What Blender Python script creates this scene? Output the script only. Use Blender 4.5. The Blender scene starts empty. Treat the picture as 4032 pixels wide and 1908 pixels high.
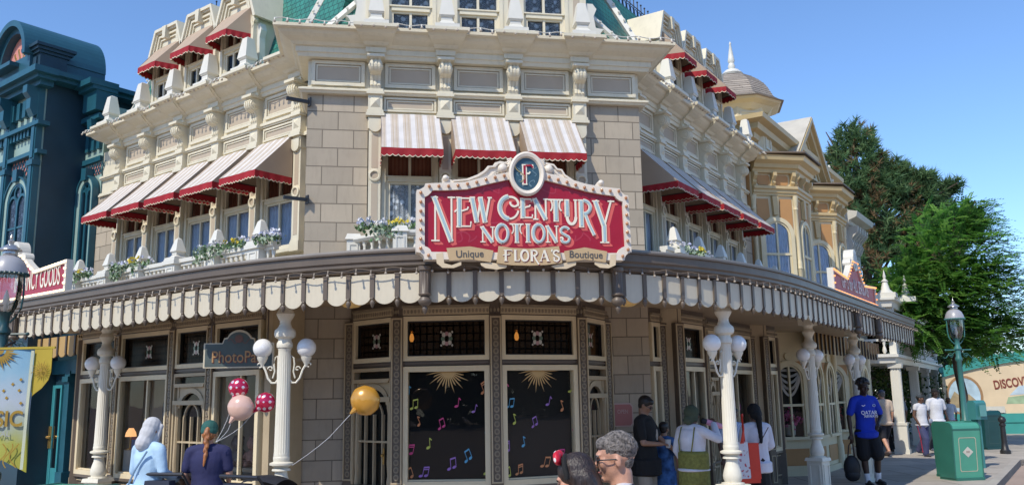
import bpy, bmesh, math, random
import numpy as np
from mathutils import Matrix, Vector
PI = math.pi
sin, cos, rad, sqrt = math.sin, math.cos, math.radians, math.sqrt
random.seed(7)
SC = bpy.context.scene
COL = SC.collection
# ------------------------------------------------------------------ camera, sky, sun, exposure
PITCH, ROLL = rad(10.087), rad(-0.997)
cam = bpy.data.cameras.new('camera'); cam.sensor_width = 36; cam.lens = 36*3400/4032; cam.clip_end = 2000
co = bpy.data.objects.new('camera', cam); COL.objects.link(co)
fw = Vector((0, cos(PITCH), sin(PITCH))); up0 = Vector((0, -sin(PITCH), cos(PITCH))); rt0 = Vector((1, 0, 0))
rt = rt0*cos(ROLL)+up0*sin(ROLL); up = up0*cos(ROLL)-rt0*sin(ROLL)
co.matrix_world = Matrix(((rt.x, up.x, -fw.x, 0), (rt.y, up.y, -fw.y, 0), (rt.z, up.z, -fw.z, 1.7), (0, 0, 0, 1)))
SC.camera = co
SUN_AZ, SUN_EL = rad(-145), rad(47)      # azimuth from +Y towards +X
w = bpy.data.worlds.new('World'); SC.world = w; w.use_nodes = True
nt = w.node_tree; bg = nt.nodes['Background']
sky = nt.nodes.new('ShaderNodeTexSky'); sky.sky_type = 'NISHITA'; sky.sun_disc = False
sky.sun_elevation = SUN_EL; sky.sun_rotation = SUN_AZ; sky.air_density = 0.95; sky.dust_density = 0.15; sky.ozone_density = 7.5
nt.links.new(sky.outputs[0], bg.inputs[0]); bg.inputs[1].default_value = 0.15
sl = bpy.data.lights.new('sun', 'SUN'); sl.energy = 2.75; sl.angle = rad(0.5); sl.color = (1, .93, .80)
so = bpy.data.objects.new('sun', sl); COL.objects.link(so); so.location = (-20, -30, 40)
sd = Vector((sin(SUN_AZ)*cos(SUN_EL), cos(SUN_AZ)*cos(SUN_EL), sin(SUN_EL)))
so.rotation_euler = sd.to_track_quat('Z', 'Y').to_euler()
SC.view_settings.view_transform = 'Standard'; SC.view_settings.look = 'None'
SC.view_settings.exposure = 0.57; SC.view_settings.gamma = 1
SC.render.engine = 'CYCLES'; SC.cycles.max_bounces = 8; SC.cycles.transparent_max_bounces = 12

# ------------------------------------------------------------------ materials (procedural)
MATS = {}
def ramp(nt, fac, stops):
    r = nt.nodes.new('ShaderNodeValToRGB'); e = r.color_ramp.elements
    while len(e) < len(stops): e.new(.5)
    for i, (p, c) in enumerate(stops):
        e[i].position = p; e[i].color = (*c, 1)
    nt.links.new(fac, r.inputs[0]); return r.outputs[0]
def mat(name, col, rough=.5, var=.10, scale=3.0, bump=.0, bscale=60, metal=0, dirt=0, spec=.5, emit=0, trans=0, dirtcol=None):
    if name in MATS: return MATS[name]
    m = bpy.data.materials.new(name); m.use_nodes = True; nt = m.node_tree; L = nt.links.new
    b = nt.nodes['Principled BSDF']; b.inputs['Roughness'].default_value = rough; b.inputs['Metallic'].default_value = metal
    b.inputs['Specular IOR Level'].default_value = spec
    tc = nt.nodes.new('ShaderNodeTexCoord')
    n = nt.nodes.new('ShaderNodeTexNoise'); n.inputs['Scale'].default_value = scale; n.inputs['Detail'].default_value = 6
    L(tc.outputs['Object'], n.inputs['Vector'])
    lo = [c*(1-var) for c in col]; hi = [min(1, c*(1+var)) for c in col]
    c = ramp(nt, n.outputs[0], [(.3, lo), (.7, hi)])
    if dirt:
        n2 = nt.nodes.new('ShaderNodeTexNoise'); n2.inputs['Scale'].default_value = scale*2.3; n2.inputs['Detail'].default_value = 9; n2.inputs['Roughness'].default_value = .7
        mp = nt.nodes.new('ShaderNodeMapping'); mp.inputs['Scale'].default_value = (2.5, 2.5, .5)
        L(tc.outputs['Object'], mp.inputs[0]); L(mp.outputs[0], n2.inputs['Vector'])
        f = ramp(nt, n2.outputs[0], [(.5, (0, 0, 0)), (.8, (dirt, dirt, dirt))])
        mx = nt.nodes.new('ShaderNodeMix'); mx.data_type = 'RGBA'; L(f, mx.inputs[0]); L(c, mx.inputs[6])
        dc = dirtcol or [v*.45 for v in col]; mx.inputs[7].default_value = (*dc, 1); c = mx.outputs[2]
    L(c, b.inputs['Base Color'])
    if bump:
        n3 = nt.nodes.new('ShaderNodeTexNoise'); n3.inputs['Scale'].default_value = bscale; n3.inputs['Detail'].default_value = 4
        L(tc.outputs['Object'], n3.inputs['Vector'])
        bp = nt.nodes.new('ShaderNodeBump'); bp.inputs['Strength'].default_value = bump; bp.inputs['Distance'].default_value = .01
        L(n3.outputs[0], bp.inputs['Height']); L(bp.outputs[0], b.inputs['Normal'])
    if emit:
        b.inputs['Emission Color'].default_value = (*col, 1); b.inputs['Emission Strength'].default_value = emit
    if trans: b.inputs['Transmission Weight'].default_value = trans
    MATS[name] = m; return m
def nodes_of(m):
    nt = m.node_tree; b = nt.nodes['Principled BSDF']; return nt, b, nt.links.new
def brick_mat(name, col, mortar, bw, rh, off=(0, 0), offset=.5, msize=.012, bump=.6, rough=.75, var=.06, swz=True, mortsmooth=.1):
    m = mat(name, col, rough, var, 2.2, 0, dirt=.34); nt, b, L = nodes_of(m)
    tc = nt.nodes.new('ShaderNodeTexCoord'); sp = nt.nodes.new('ShaderNodeSeparateXYZ'); cb = nt.nodes.new('ShaderNodeCombineXYZ')
    L(tc.outputs['Object'], sp.inputs[0])
    ax = nt.nodes.new('ShaderNodeMath'); ax.operation = 'ADD'; ax.inputs[1].default_value = -off[0]; L(sp.outputs[0], ax.inputs[0])
    az = nt.nodes.new('ShaderNodeMath'); az.operation = 'ADD'; az.inputs[1].default_value = -off[1]; L(sp.outputs[2], az.inputs[0])
    L(ax.outputs[0], cb.inputs[0]); L(az.outputs[0], cb.inputs[1])
    if not swz: nt.links.remove(az.inputs[0].links[0]); L(sp.outputs[1], az.inputs[0])
    br = nt.nodes.new('ShaderNodeTexBrick'); br.inputs['Scale'].default_value = 1; br.inputs['Brick Width'].default_value = bw
    br.inputs['Row Height'].default_value = rh; br.inputs['Mortar Size'].default_value = msize; br.offset = offset; br.inputs['Mortar Smooth'].default_value = mortsmooth
    br.inputs['Color1'].default_value = (1, 1, 1, 1); br.inputs['Color2'].default_value = (.76, .77, .78, 1); br.inputs['Bias'].default_value = -.2
    L(cb.outputs[0], br.inputs['Vector'])
    old = b.inputs['Base Color'].links[0].from_socket
    mu = nt.nodes.new('ShaderNodeMix'); mu.data_type = 'RGBA'; mu.blend_type = 'MULTIPLY'; mu.inputs[0].default_value = 1
    L(old, mu.inputs[6]); L(br.outputs['Color'], mu.inputs[7])
    mx = nt.nodes.new('ShaderNodeMix'); mx.data_type = 'RGBA'; L(br.outputs['Fac'], mx.inputs[0]); L(mu.outputs[2], mx.inputs[6]); mx.inputs[7].default_value = (*mortar, 1)
    L(mx.outputs[2], b.inputs['Base Color'])
    iv = nt.nodes.new('ShaderNodeMath'); iv.operation = 'SUBTRACT'; iv.inputs[0].default_value = 1; L(br.outputs['Fac'], iv.inputs[1])
    nz = nt.nodes.new('ShaderNodeTexNoise'); nz.inputs['Scale'].default_value = 14; nz.inputs['Detail'].default_value = 5; L(tc.outputs['Object'], nz.inputs['Vector'])
    ad = nt.nodes.new('ShaderNodeMath'); ad.operation = 'MULTIPLY_ADD'; ad.inputs[1].default_value = .16; L(nz.outputs[0], ad.inputs[0]); L(iv.outputs[0], ad.inputs[2])
    bp = nt.nodes.new('ShaderNodeBump'); bp.inputs['Strength'].default_value = bump; bp.inputs['Distance'].default_value = .015
    L(ad.outputs[0], bp.inputs['Height']); L(bp.outputs[0], b.inputs['Normal'])
    return m
def stripe_mat(name, cols, period, axis=0, rough=.8):
    """fabric with stripes along one object axis; cols: [(pos, colour)...] constant steps over one period"""
    m = mat(name, (1, 1, 1), rough, .0); nt, b, L = nodes_of(m)
    tc = nt.nodes.new('ShaderNodeTexCoord'); sp = nt.nodes.new('ShaderNodeSeparateXYZ'); L(tc.outputs['Object'], sp.inputs[0])
    d = nt.nodes.new('ShaderNodeMath'); d.operation = 'DIVIDE'; d.inputs[1].default_value = period; L(sp.outputs[axis], d.inputs[0])
    fr = nt.nodes.new('ShaderNodeMath'); fr.operation = 'FRACT'; L(d.outputs[0], fr.inputs[0])
    r = nt.nodes.new('ShaderNodeValToRGB'); r.color_ramp.interpolation = 'CONSTANT'; e = r.color_ramp.elements
    while len(e) < len(cols): e.new(.5)
    for i, (p, c) in enumerate(cols): e[i].position = p; e[i].color = (*c, 1)
    L(fr.outputs[0], r.inputs[0])
    n = nt.nodes.new('ShaderNodeTexNoise'); n.inputs['Scale'].default_value = 7; n.inputs['Detail'].default_value = 6; L(tc.outputs['Object'], n.inputs['Vector'])
    g = ramp(nt, n.outputs[0], [(.3, (.86, .86, .86)), (.7, (1, 1, 1))])
    mu = nt.nodes.new('ShaderNodeMix'); mu.data_type = 'RGBA'; mu.blend_type = 'MULTIPLY'; mu.inputs[0].default_value = 1
    L(r.outputs[0], mu.inputs[6]); L(g, mu.inputs[7]); L(mu.outputs[2], b.inputs['Base Color'])
    return m
def glass_mat(name, tint=(.9, .95, 1), refl=1.0, base=.04):
    if name in MATS: return MATS[name]
    m = bpy.data.materials.new(name); m.use_nodes = True; nt = m.node_tree; L = nt.links.new; nt.nodes.clear()
    o = nt.nodes.new('ShaderNodeOutputMaterial'); t = nt.nodes.new('ShaderNodeBsdfTransparent'); t.inputs[0].default_value = (*tint, 1)
    g = nt.nodes.new('ShaderNodeBsdfGlossy'); g.inputs['Roughness'].default_value = .015; g.inputs[0].default_value = (refl, refl, refl, 1)
    fr = nt.nodes.new('ShaderNodeFresnel'); fr.inputs[0].default_value = 1.5
    tc = nt.nodes.new('ShaderNodeTexCoord'); n = nt.nodes.new('ShaderNodeTexNoise'); n.inputs['Scale'].default_value = 2.5
    L(tc.outputs['Object'], n.inputs['Vector']); bp = nt.nodes.new('ShaderNodeBump'); bp.inputs['Strength'].default_value = .05; bp.inputs['Distance'].default_value = .02
    L(n.outputs[0], bp.inputs['Height']); L(bp.outputs[0], g.inputs['Normal'])
    a = nt.nodes.new('ShaderNodeMath'); a.operation = 'ADD'; a.inputs[1].default_value = base; L(fr.outputs[0], a.inputs[0])
    mx = nt.nodes.new('ShaderNodeMixShader'); L(a.outputs[0], mx.inputs[0]); L(t.outputs[0], mx.inputs[1]); L(g.outputs[0], mx.inputs[2]); L(mx.outputs[0], o.inputs[0])
    MATS[name] = m; return m
def lace_mat(name, col, back, scale=26, thr=.5):
    """curtain fabric: opaque threads over a see-through net"""
    m = mat(name, col, .9, .05); nt, b, L = nodes_of(m)
    tc = nt.nodes.new('ShaderNodeTexCoord'); v = nt.nodes.new('ShaderNodeTexVoronoi'); v.feature = 'DISTANCE_TO_EDGE'; v.inputs['Scale'].default_value = scale
    n = nt.nodes.new('ShaderNodeTexNoise'); n.inputs['Scale'].default_value = scale*.5; n.inputs['Detail'].default_value = 3
    L(tc.outputs['Object'], n.inputs['Vector']); L(n.outputs['Color'], v.inputs['Vector'])
    wv = nt.nodes.new('ShaderNodeTexVoronoi'); wv.inputs['Scale'].default_value = scale*.35
    L(tc.outputs['Object'], wv.inputs['Vector'])
    f = ramp(nt, v.outputs[0], [(.02, (1, 1, 1)), (.09, (0, 0, 0))])
    f2 = ramp(nt, wv.outputs[0], [(.25, (.9, .9, .9)), (.4, (back, back, back))])
    mx = nt.nodes.new('ShaderNodeMath'); mx.operation = 'MAXIMUM'; L(f, mx.inputs[0]); L(f2, mx.inputs[1])
    L(mx.outputs[0], b.inputs['Alpha'])
    return m
CREAM = mat('cream_paint', (.67, .608, .46), .45, .06, 2.5, .03, 40, dirt=.28)
CREAM2 = mat('cream_paint_warm', (.62, .55, .41), .5, .05, 2.5, dirt=.12)
TAN = mat('tan_panel_paint', (.45, .37, .275), .6, .05, 3, .05, 30)
TAUPE = mat('taupe_trim_paint', (.125, .095, .07), .45, .10, 4, dirt=.25)
TAUPE2 = mat('taupe_wall_paint', (.45, .355, .225), .55, .08, 3, dirt=.2)
TAUPED = mat('dark_taupe_carving', (.24, .19, .125), .55, .2, 8, .5, 40)
STONE = brick_mat('cast_stone_blocks', (.435, .365, .275), (.18, .15, .11), .43, .265, (-2.42+.215, 5.95), msize=.0065, bump=1.0)
SOFFIT = mat('soffit_paint', (.42, .315, .205), .6, .08, 2)
RED = mat('red_awning_fabric', (.32, .006, .013), .75, .10, 5, .1, 90)
AWN = stripe_mat('striped_awning_fabric', [(0, (.64, .61, .59)), (.36, (.48, .395, .31)), (.42, (.62, .58, .55)), (.46, (.48, .395, .31)), (.62, (.62, .58, .55)), (.66, (.48, .395, .31)), (.72, (.62, .58, .55)), (.74, (.48, .395, .31)), (.90, (.62, .58, .55)), (.93, (.40, .31, .23)), (.97, (.64, .61, .59))], .17)
AWNB = mat('beige_awning_fabric', (.40, .30, .215), .8, .06, 3)
PIPE = mat('cream_piping', (.68, .58, .42), .7)
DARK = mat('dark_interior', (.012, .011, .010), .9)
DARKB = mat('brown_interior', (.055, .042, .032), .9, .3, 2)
GLASS = glass_mat('window_glass', refl=.32, base=0)
GLASSB = glass_mat('shop_glass', (.93, .94, .93), .5, .0)
SHADE = stripe_mat('rust_roller_blind', [(0, (.20, .05, .02)), (.2, (.24, .075, .035)), (.55, (.17, .04, .018)), (.7, (.26, .085, .04))], .11)
LACEW = lace_mat('white_lace_curtain', (.85, .84, .82), .14)
SHEER = mat('sheer_curtain', (.46, .49, .56), .9, .2, 4)
FESTOON = mat('festoon_curtain', (.66, .71, .80), .9, .12, 6)
ROOF = brick_mat('green_shingles', (.028, .20, .155), (.006, .045, .04), .11, .105, msize=.006, bump=1.0, rough=.55, var=.25)
WHITEP = mat('white_trim_paint', (.66, .635, .56), .45, .04, 3, dirt=.1)
BLACKM = mat('black_metal', (.018, .018, .020), .45, .2)
BULB = mat('clear_bulb', (.45, .37, .28), .12, .05, spec=.9)
BULBL = mat('lit_bulb', (1, .36, .10), .3, 0, emit=.9)
GOLD = mat('gilt_metal', (.62, .40, .14), .3, .1, metal=.7)
BRASS = mat('brass', (.55, .36, .12), .35, .1, metal=.9)
OPAL = mat('opal_globe_glass', (.80, .79, .77), .18, .02, spec=.6)

# ------------------------------------------------------------------ mesh builder
class MB:
    def __init__(s): s.v = []; s.f = []; s.m = []
    def add(s, vs, fs, mi=0):
        o = len(s.v); s.v += [tuple(p) for p in vs]
        for f in fs: s.f.append(tuple(i+o for i in f)); s.m.append(mi)
        return s
    def box(s, x0, x1, y0, y1, z0, z1, mi=0, tx=0, ty=0):
        """tx, ty: inset of the top face"""
        return s.add([(x0, y0, z0), (x1, y0, z0), (x1, y1, z0), (x0, y1, z0), (x0+tx, y0+ty, z1), (x1-tx, y0+ty, z1), (x1-tx, y1-ty, z1), (x0+tx, y1-ty, z1)],
              [(0, 3, 2, 1), (4, 5, 6, 7), (0, 1, 5, 4), (1, 2, 6, 5), (2, 3, 7, 6), (3, 0, 4, 7)], mi)
    def fb(s, u0, u1, d0, d1, z0, z1, mi=0, **k):   # facade box: d is outward (local -y)
        return s.box(u0, u1, -d1, -d0, z0, z1, mi, **k)
    def frame(s, u0, u1, z0, z1, wd, d0, d1, mi=0):
        s.fb(u0, u1, d0, d1, z0, z0+wd, mi); s.fb(u0, u1, d0, d1, z1-wd, z1, mi)
        s.fb(u0, u0+wd, d0, d1, z0+wd, z1-wd, mi); s.fb(u1-wd, u1, d0, d1, z0+wd, z1-wd, mi); return s
    def prism(s, pts, d0, d1, mi=0, plane='xz'):
        """outline in u,z extruded from d0 to d1 (outward)"""
        n = len(pts)
        a = [(p[0], -d0, p[1]) for p in pts]+[(p[0], -d1, p[1]) for p in pts]
        if plane == 'yz': a = [(d0, p[0], p[1]) for p in pts]+[(d1, p[0], p[1]) for p in pts]
        if plane == 'xy': a = [(p[0], p[1], d0) for p in pts]+[(p[0], p[1], d1) for p in pts]
        return s.add(a, [tuple(range(n)), tuple(range(2*n-1, n-1, -1))]+[(i, i+n, (i+1) % n+n, (i+1) % n) for i in range(n)], mi)
    def lathe(s, prof, c=(0, 0, 0), seg=16, mi=0, flute=0, fl=0):
        n = len(prof); vs = []
        for r, z in prof:
            for k in range(seg):
                a = 2*PI*k/seg; rr = r
                if flute and fl and prof and fl[0] <= z <= fl[1]: rr = r*(1-flute*(k % 2))
                vs.append((c[0]+rr*cos(a), c[1]+rr*sin(a), c[2]+z))
        fs = [(i*seg+k, i*seg+(k+1) % seg, (i+1)*seg+(k+1) % seg, (i+1)*seg+k) for i in range(n-1) for k in range(seg)]
        fs += [tuple(range(seg-1, -1, -1)), tuple(range((n-1)*seg, n*seg))]
        return s.add(vs, fs, mi)
    def ball(s, c, r, seg=10, mi=0, sc=(1, 1, 1)):
        vs = []; fs = []; n = max(4, seg//2+1)
        for i in range(n+1):
            t = PI*i/n
            for k in range(seg):
                a = 2*PI*k/seg; vs.append((c[0]+r*sc[0]*sin(t)*cos(a), c[1]+r*sc[1]*sin(t)*sin(a), c[2]+r*sc[2]*cos(t)))
        for i in range(n):
            for k in range(seg): fs.append((i*seg+k, (i+1)*seg+k, (i+1)*seg+(k+1) % seg, i*seg+(k+1) % seg))
        return s.add(vs, fs, mi)
    def cap(s, a, b, ra, rb, seg=12, mi=0):
        """tapered capsule"""
        a = Vector(a); b = Vector(b); d = b-a; l = d.length
        if l < 1e-6: return s.ball(a, ra, seg, mi)
        q = d.normalized().to_track_quat('Z', 'Y'); vs = []; fs = []; rings = []
        for t in (-90, -60, -30, 0): rings.append((ra*cos(rad(t)), ra*sin(rad(t))))
        for t in (0, 30, 60, 90): rings.append((rb*cos(rad(t)), l+rb*sin(rad(t))))
        for r, z in rings:
            r = max(r, 1e-4)
            for k in range(seg):
                p = q @ Vector((r*cos(2*PI*k/seg), r*sin(2*PI*k/seg), z)); vs.append(tuple(a+p))
        n = len(rings)
        for i in range(n-1):
            for k in range(seg): fs.append((i*seg+k, i*seg+(k+1) % seg, (i+1)*seg+(k+1) % seg, (i+1)*seg+k))
        fs += [tuple(range(seg-1, -1, -1)), tuple(range((n-1)*seg, n*seg))]
        return s.add(vs, fs, mi)
    def tube(s, path, r, seg=6, mi=0):
        P = [Vector(p) for p in path]; n = len(P); vs = []
        R = [float(q) for q in r] if isinstance(r, (list, tuple)) else [float(r)]*n
        ref = Vector((0, 0, 1))
        for i, p in enumerate(P):
            t = (P[min(i+1, n-1)]-P[max(i-1, 0)]).normalized()
            rf = ref if abs(t.dot(ref)) < .95 else Vector((1, 0, 0))
            a = t.cross(rf).normalized(); b = t.cross(a)
            for k in range(seg): vs.append(tuple(p+R[i]*(a*cos(2*PI*k/seg)+b*sin(2*PI*k/seg))))
        fs = [(i*seg+k, i*seg+(k+1) % seg, (i+1)*seg+(k+1) % seg, (i+1)*seg+k) for i in range(n-1) for k in range(seg)]
        fs += [tuple(range(seg-1, -1, -1)), tuple(range((n-1)*seg, n*seg))]
        return s.add(vs, fs, mi)
    def sweep(s, path, prof, mi=0, cap=True):
        """profile [(outward, z)] swept along a plan path with mitred corners; outward is right of travel"""
        P = [Vector(p[:2]) for p in path]; n = len(P); m = len(prof); vs = []
        for i in range(n):
            ts = []
            if i > 0: ts.append((P[i]-P[i-1]).normalized())
            if i < n-1: ts.append((P[i+1]-P[i]).normalized())
            ns = [Vector((t.y, -t.x)) for t in ts]
            mm = ns[0] if len(ns) == 1 else (ns[0]+ns[1])/max(.35, 1+ns[0].dot(ns[1]))
            for o, z in prof: vs.append((P[i].x+mm.x*o, P[i].y+mm.y*o, z))
        fs = [(i*m+k, (i+1)*m+k, (i+1)*m+(k+1) % m, i*m+(k+1) % m) for i in range(n-1) for k in range(m)]
        if cap: fs += [tuple(range(m)), tuple(range((n-1)*m+m-1, (n-1)*m-1, -1))]
        return s.add(vs, fs, mi)
    def ribbon(s, pts, wd, d, mi=0, th=.003):
        """flat band of given width in the u,z plane, standing th proud of d"""
        P = [Vector(p) for p in pts]; n = len(P); A = []; B = []
        W = wd if isinstance(wd, (list, tuple)) else [wd]*n
        for i in range(n):
            t = (P[min(i+1, n-1)]-P[max(i-1, 0)])
            if t.length < 1e-9: t = Vector((1, 0))
            t.normalize(); nn = Vector((-t.y, t.x)); A.append(P[i]+nn*W[i]/2); B.append(P[i]-nn*W[i]/2)
        vs = [(p.x, -d-th, p.y) for p in A]+[(p.x, -d-th, p.y) for p in B]+[(p.x, -d, p.y) for p in A]+[(p.x, -d, p.y) for p in B]
        fs = []
        for i in range(n-1):
            fs += [(i, i+1, n+i+1, n+i), (2*n+i, 3*n+i, 3*n+i+1, 2*n+i+1), (i, 2*n+i, 2*n+i+1, i+1), (n+i, n+i+1, 3*n+i+1, 3*n+i)]
        fs += [(0, n, 3*n, 2*n), (n-1, 3*n-1, 4*n-1, 2*n-1)]
        return s.add(vs, fs, mi)
    def mesh(s, name, mats, smooth=False, fix=True):
        me = bpy.data.meshes.new(name); me.from_pydata(s.v, [], s.f)
        mats = mats if isinstance(mats, (list, tuple)) else [mats]
        for m in mats: me.materials.append(m)
        if len(mats) > 1: me.polygons.foreach_set('material_index', s.m)
        if fix:
            bm = bmesh.new(); bm.from_mesh(me); bmesh.ops.recalc_face_normals(bm, faces=bm.faces)
            if smooth:
                for f in bm.faces: f.smooth = True
                for e in bm.edges:
                    if len(e.link_faces) == 2 and e.calc_face_angle(0) > .7: e.smooth = False
            bm.to_mesh(me); bm.free()
        me.update(); return me
FC = (-.45305, 11.99357, rad(9.6)); FL = (-2.4739, 12.06601, rad(-37.5)); FR = (1.4314, 12.72631, rad(56.73)); W0 = (0, 0, 0.)
def fpos(fac, u=0, d=0, z=0):
    return Vector((fac[0]+cos(fac[2])*u+sin(fac[2])*d, fac[1]+sin(fac[2])*u-cos(fac[2])*d, z))
def put(o, parent=None, fac=None, u=0, d=0, z=0, rot=0):
    if fac is None: o.location = (u, d, z); o.rotation_euler = (0, 0, rot)
    else:
        p = fpos(fac, u, d, z)
        if parent is not None:
            q = parent; off = Vector((0, 0, 0))
            while q is not None: off += Vector(q.location); q = q.parent
            if parent.parent is None and abs(parent.rotation_euler[2]) < 1e-6: o.location = p-off; o.rotation_euler = (0, 0, fac[2]+rot)
            else:
                mw = wm(parent); M = Matrix.Translation(p) @ Matrix.Rotation(fac[2]+rot, 4, 'Z'); o.matrix_local = mw.inverted() @ M
        else: o.location = p; o.rotation_euler = (0, 0, fac[2]+rot)
    return o
def wm(o):
    M = Matrix.Translation(o.location) @ o.rotation_euler.to_matrix().to_4x4()
    return (wm(o.parent) @ M) if o.parent else M
def obj(name, me, parent=None, fac=None, u=0, d=0, z=0, rot=0):
    o = bpy.data.objects.new(name, me); COL.objects.link(o); o.parent = parent
    return put(o, parent, fac, u, d, z, rot)
def pieces(mb):
    """split a builder into far-apart pieces so that each becomes an object of its own"""
    n = len(mb.v)
    if n > 9000 or not mb.f: return [mb]
    par = list(range(n))
    def find(a):
        while par[a] != a: par[a] = par[par[a]]; a = par[a]
        return a
    for f in mb.f:
        r = find(f[0])
        for q in f[1:]: par[find(q)] = r
    used = set(i for f in mb.f for i in f); roots = {}; isl = {}
    for i in used: isl[i] = roots.setdefault(find(i), len(roots))
    k = len(roots)
    if k == 1 or k > 700: return [mb]
    V = np.array(mb.v, float); lo = np.full((k, 3), np.inf); hi = np.full((k, 3), -np.inf); ids = np.array(list(isl.keys())); il = np.array(list(isl.values()))
    np.minimum.at(lo, il, V[ids]); np.maximum.at(hi, il, V[ids]); size = (hi-lo).max(axis=1)
    gap = np.maximum(0, np.maximum(lo[:, None]-hi[None], lo[None]-hi[:, None])); near = np.sqrt((gap**2).sum(2)) <= np.maximum(.02, .5*np.maximum(size[:, None], size[None]))*.8
    p = list(range(k))
    def fd(a):
        while p[a] != a: a = p[a]
        return a
    for a, b in zip(*np.nonzero(np.triu(near, 1))): p[fd(int(a))] = fd(int(b))
    g = {}
    for f, m in zip(mb.f, mb.m): g.setdefault(fd(isl[f[0]]), []).append((f, m))
    if len(g) == 1 or len(g) > 60: return [mb]
    out = []
    for fs in g.values():
        q = MB(); idx = {}
        for f, m in fs:
            for i in f:
                if i not in idx: idx[i] = len(q.v); q.v.append(mb.v[i])
            q.f.append(tuple(idx[i] for i in f)); q.m.append(m)
        out.append(q)
    return out
def B(mb, name, mats, parent=None, fac=None, u=0, d=0, z=0, rot=0, smooth=False):
    ps = pieces(mb) if parent is not None and name not in ('foliage', 'trunk', 'stems') else [mb]
    os_ = [obj(name, q.mesh(name, mats, smooth), parent, fac, u, d, z, rot) for q in ps]
    return os_[0]
def tag(o, label, cat, group=None, kind=None):
    o['label'] = label; o['category'] = cat
    if group: o['group'] = group
    if kind: o['kind'] = kind
    return o
def thing(name, label, cat, loc=(0, 0, 0), rz=0, group=None):
    o = bpy.data.objects.new(name, None); COL.objects.link(o); o.location = loc; o.rotation_euler = (0, 0, rz); o.empty_display_size = .2
    return tag(o, label, cat, group)
def dup(root, loc, rz, label, group=None):
    r = root.copy(); COL.objects.link(r); r.location = loc; r.rotation_euler = (0, 0, rz); r['label'] = label
    if group: r['group'] = group
    for ch in list(root.children):
        c = ch.copy(); COL.objects.link(c); c.parent = r
        for g in list(ch.children):
            d = g.copy(); COL.objects.link(d); d.parent = c
    return r
def arc(cx, cz, rx, rz, a0, a1, n=16):
    return [(cx+rx*cos(rad(a0+(a1-a0)*i/n)), cz+rz*sin(rad(a0+(a1-a0)*i/n))) for i in range(n+1)]
def struct(o): o['kind'] = 'structure'; return o

# text with the built-in letterforms, as a flat mesh standing in the u,z plane
def text_mesh(name, s, size, ext, m, bold=0, sx=1.0, shear=0):
    cu = bpy.data.curves.new(name, 'FONT'); cu.body = s; cu.size = size; cu.extrude = ext; cu.align_x = 'CENTER'; cu.offset = bold; cu.shear = shear
    o = bpy.data.objects.new(name, cu); COL.objects.link(o)
    me = bpy.data.meshes.new_from_object(o.evaluated_get(bpy.context.evaluated_depsgraph_get()))
    COL.objects.unlink(o); bpy.data.objects.remove(o); bpy.data.curves.remove(cu)
    me.transform(Matrix.Rotation(PI/2, 4, 'X') @ Matrix.Scale(sx, 4, (1, 0, 0)))
    me.materials.clear(); me.materials.append(m); me.name = name
    return me
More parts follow.
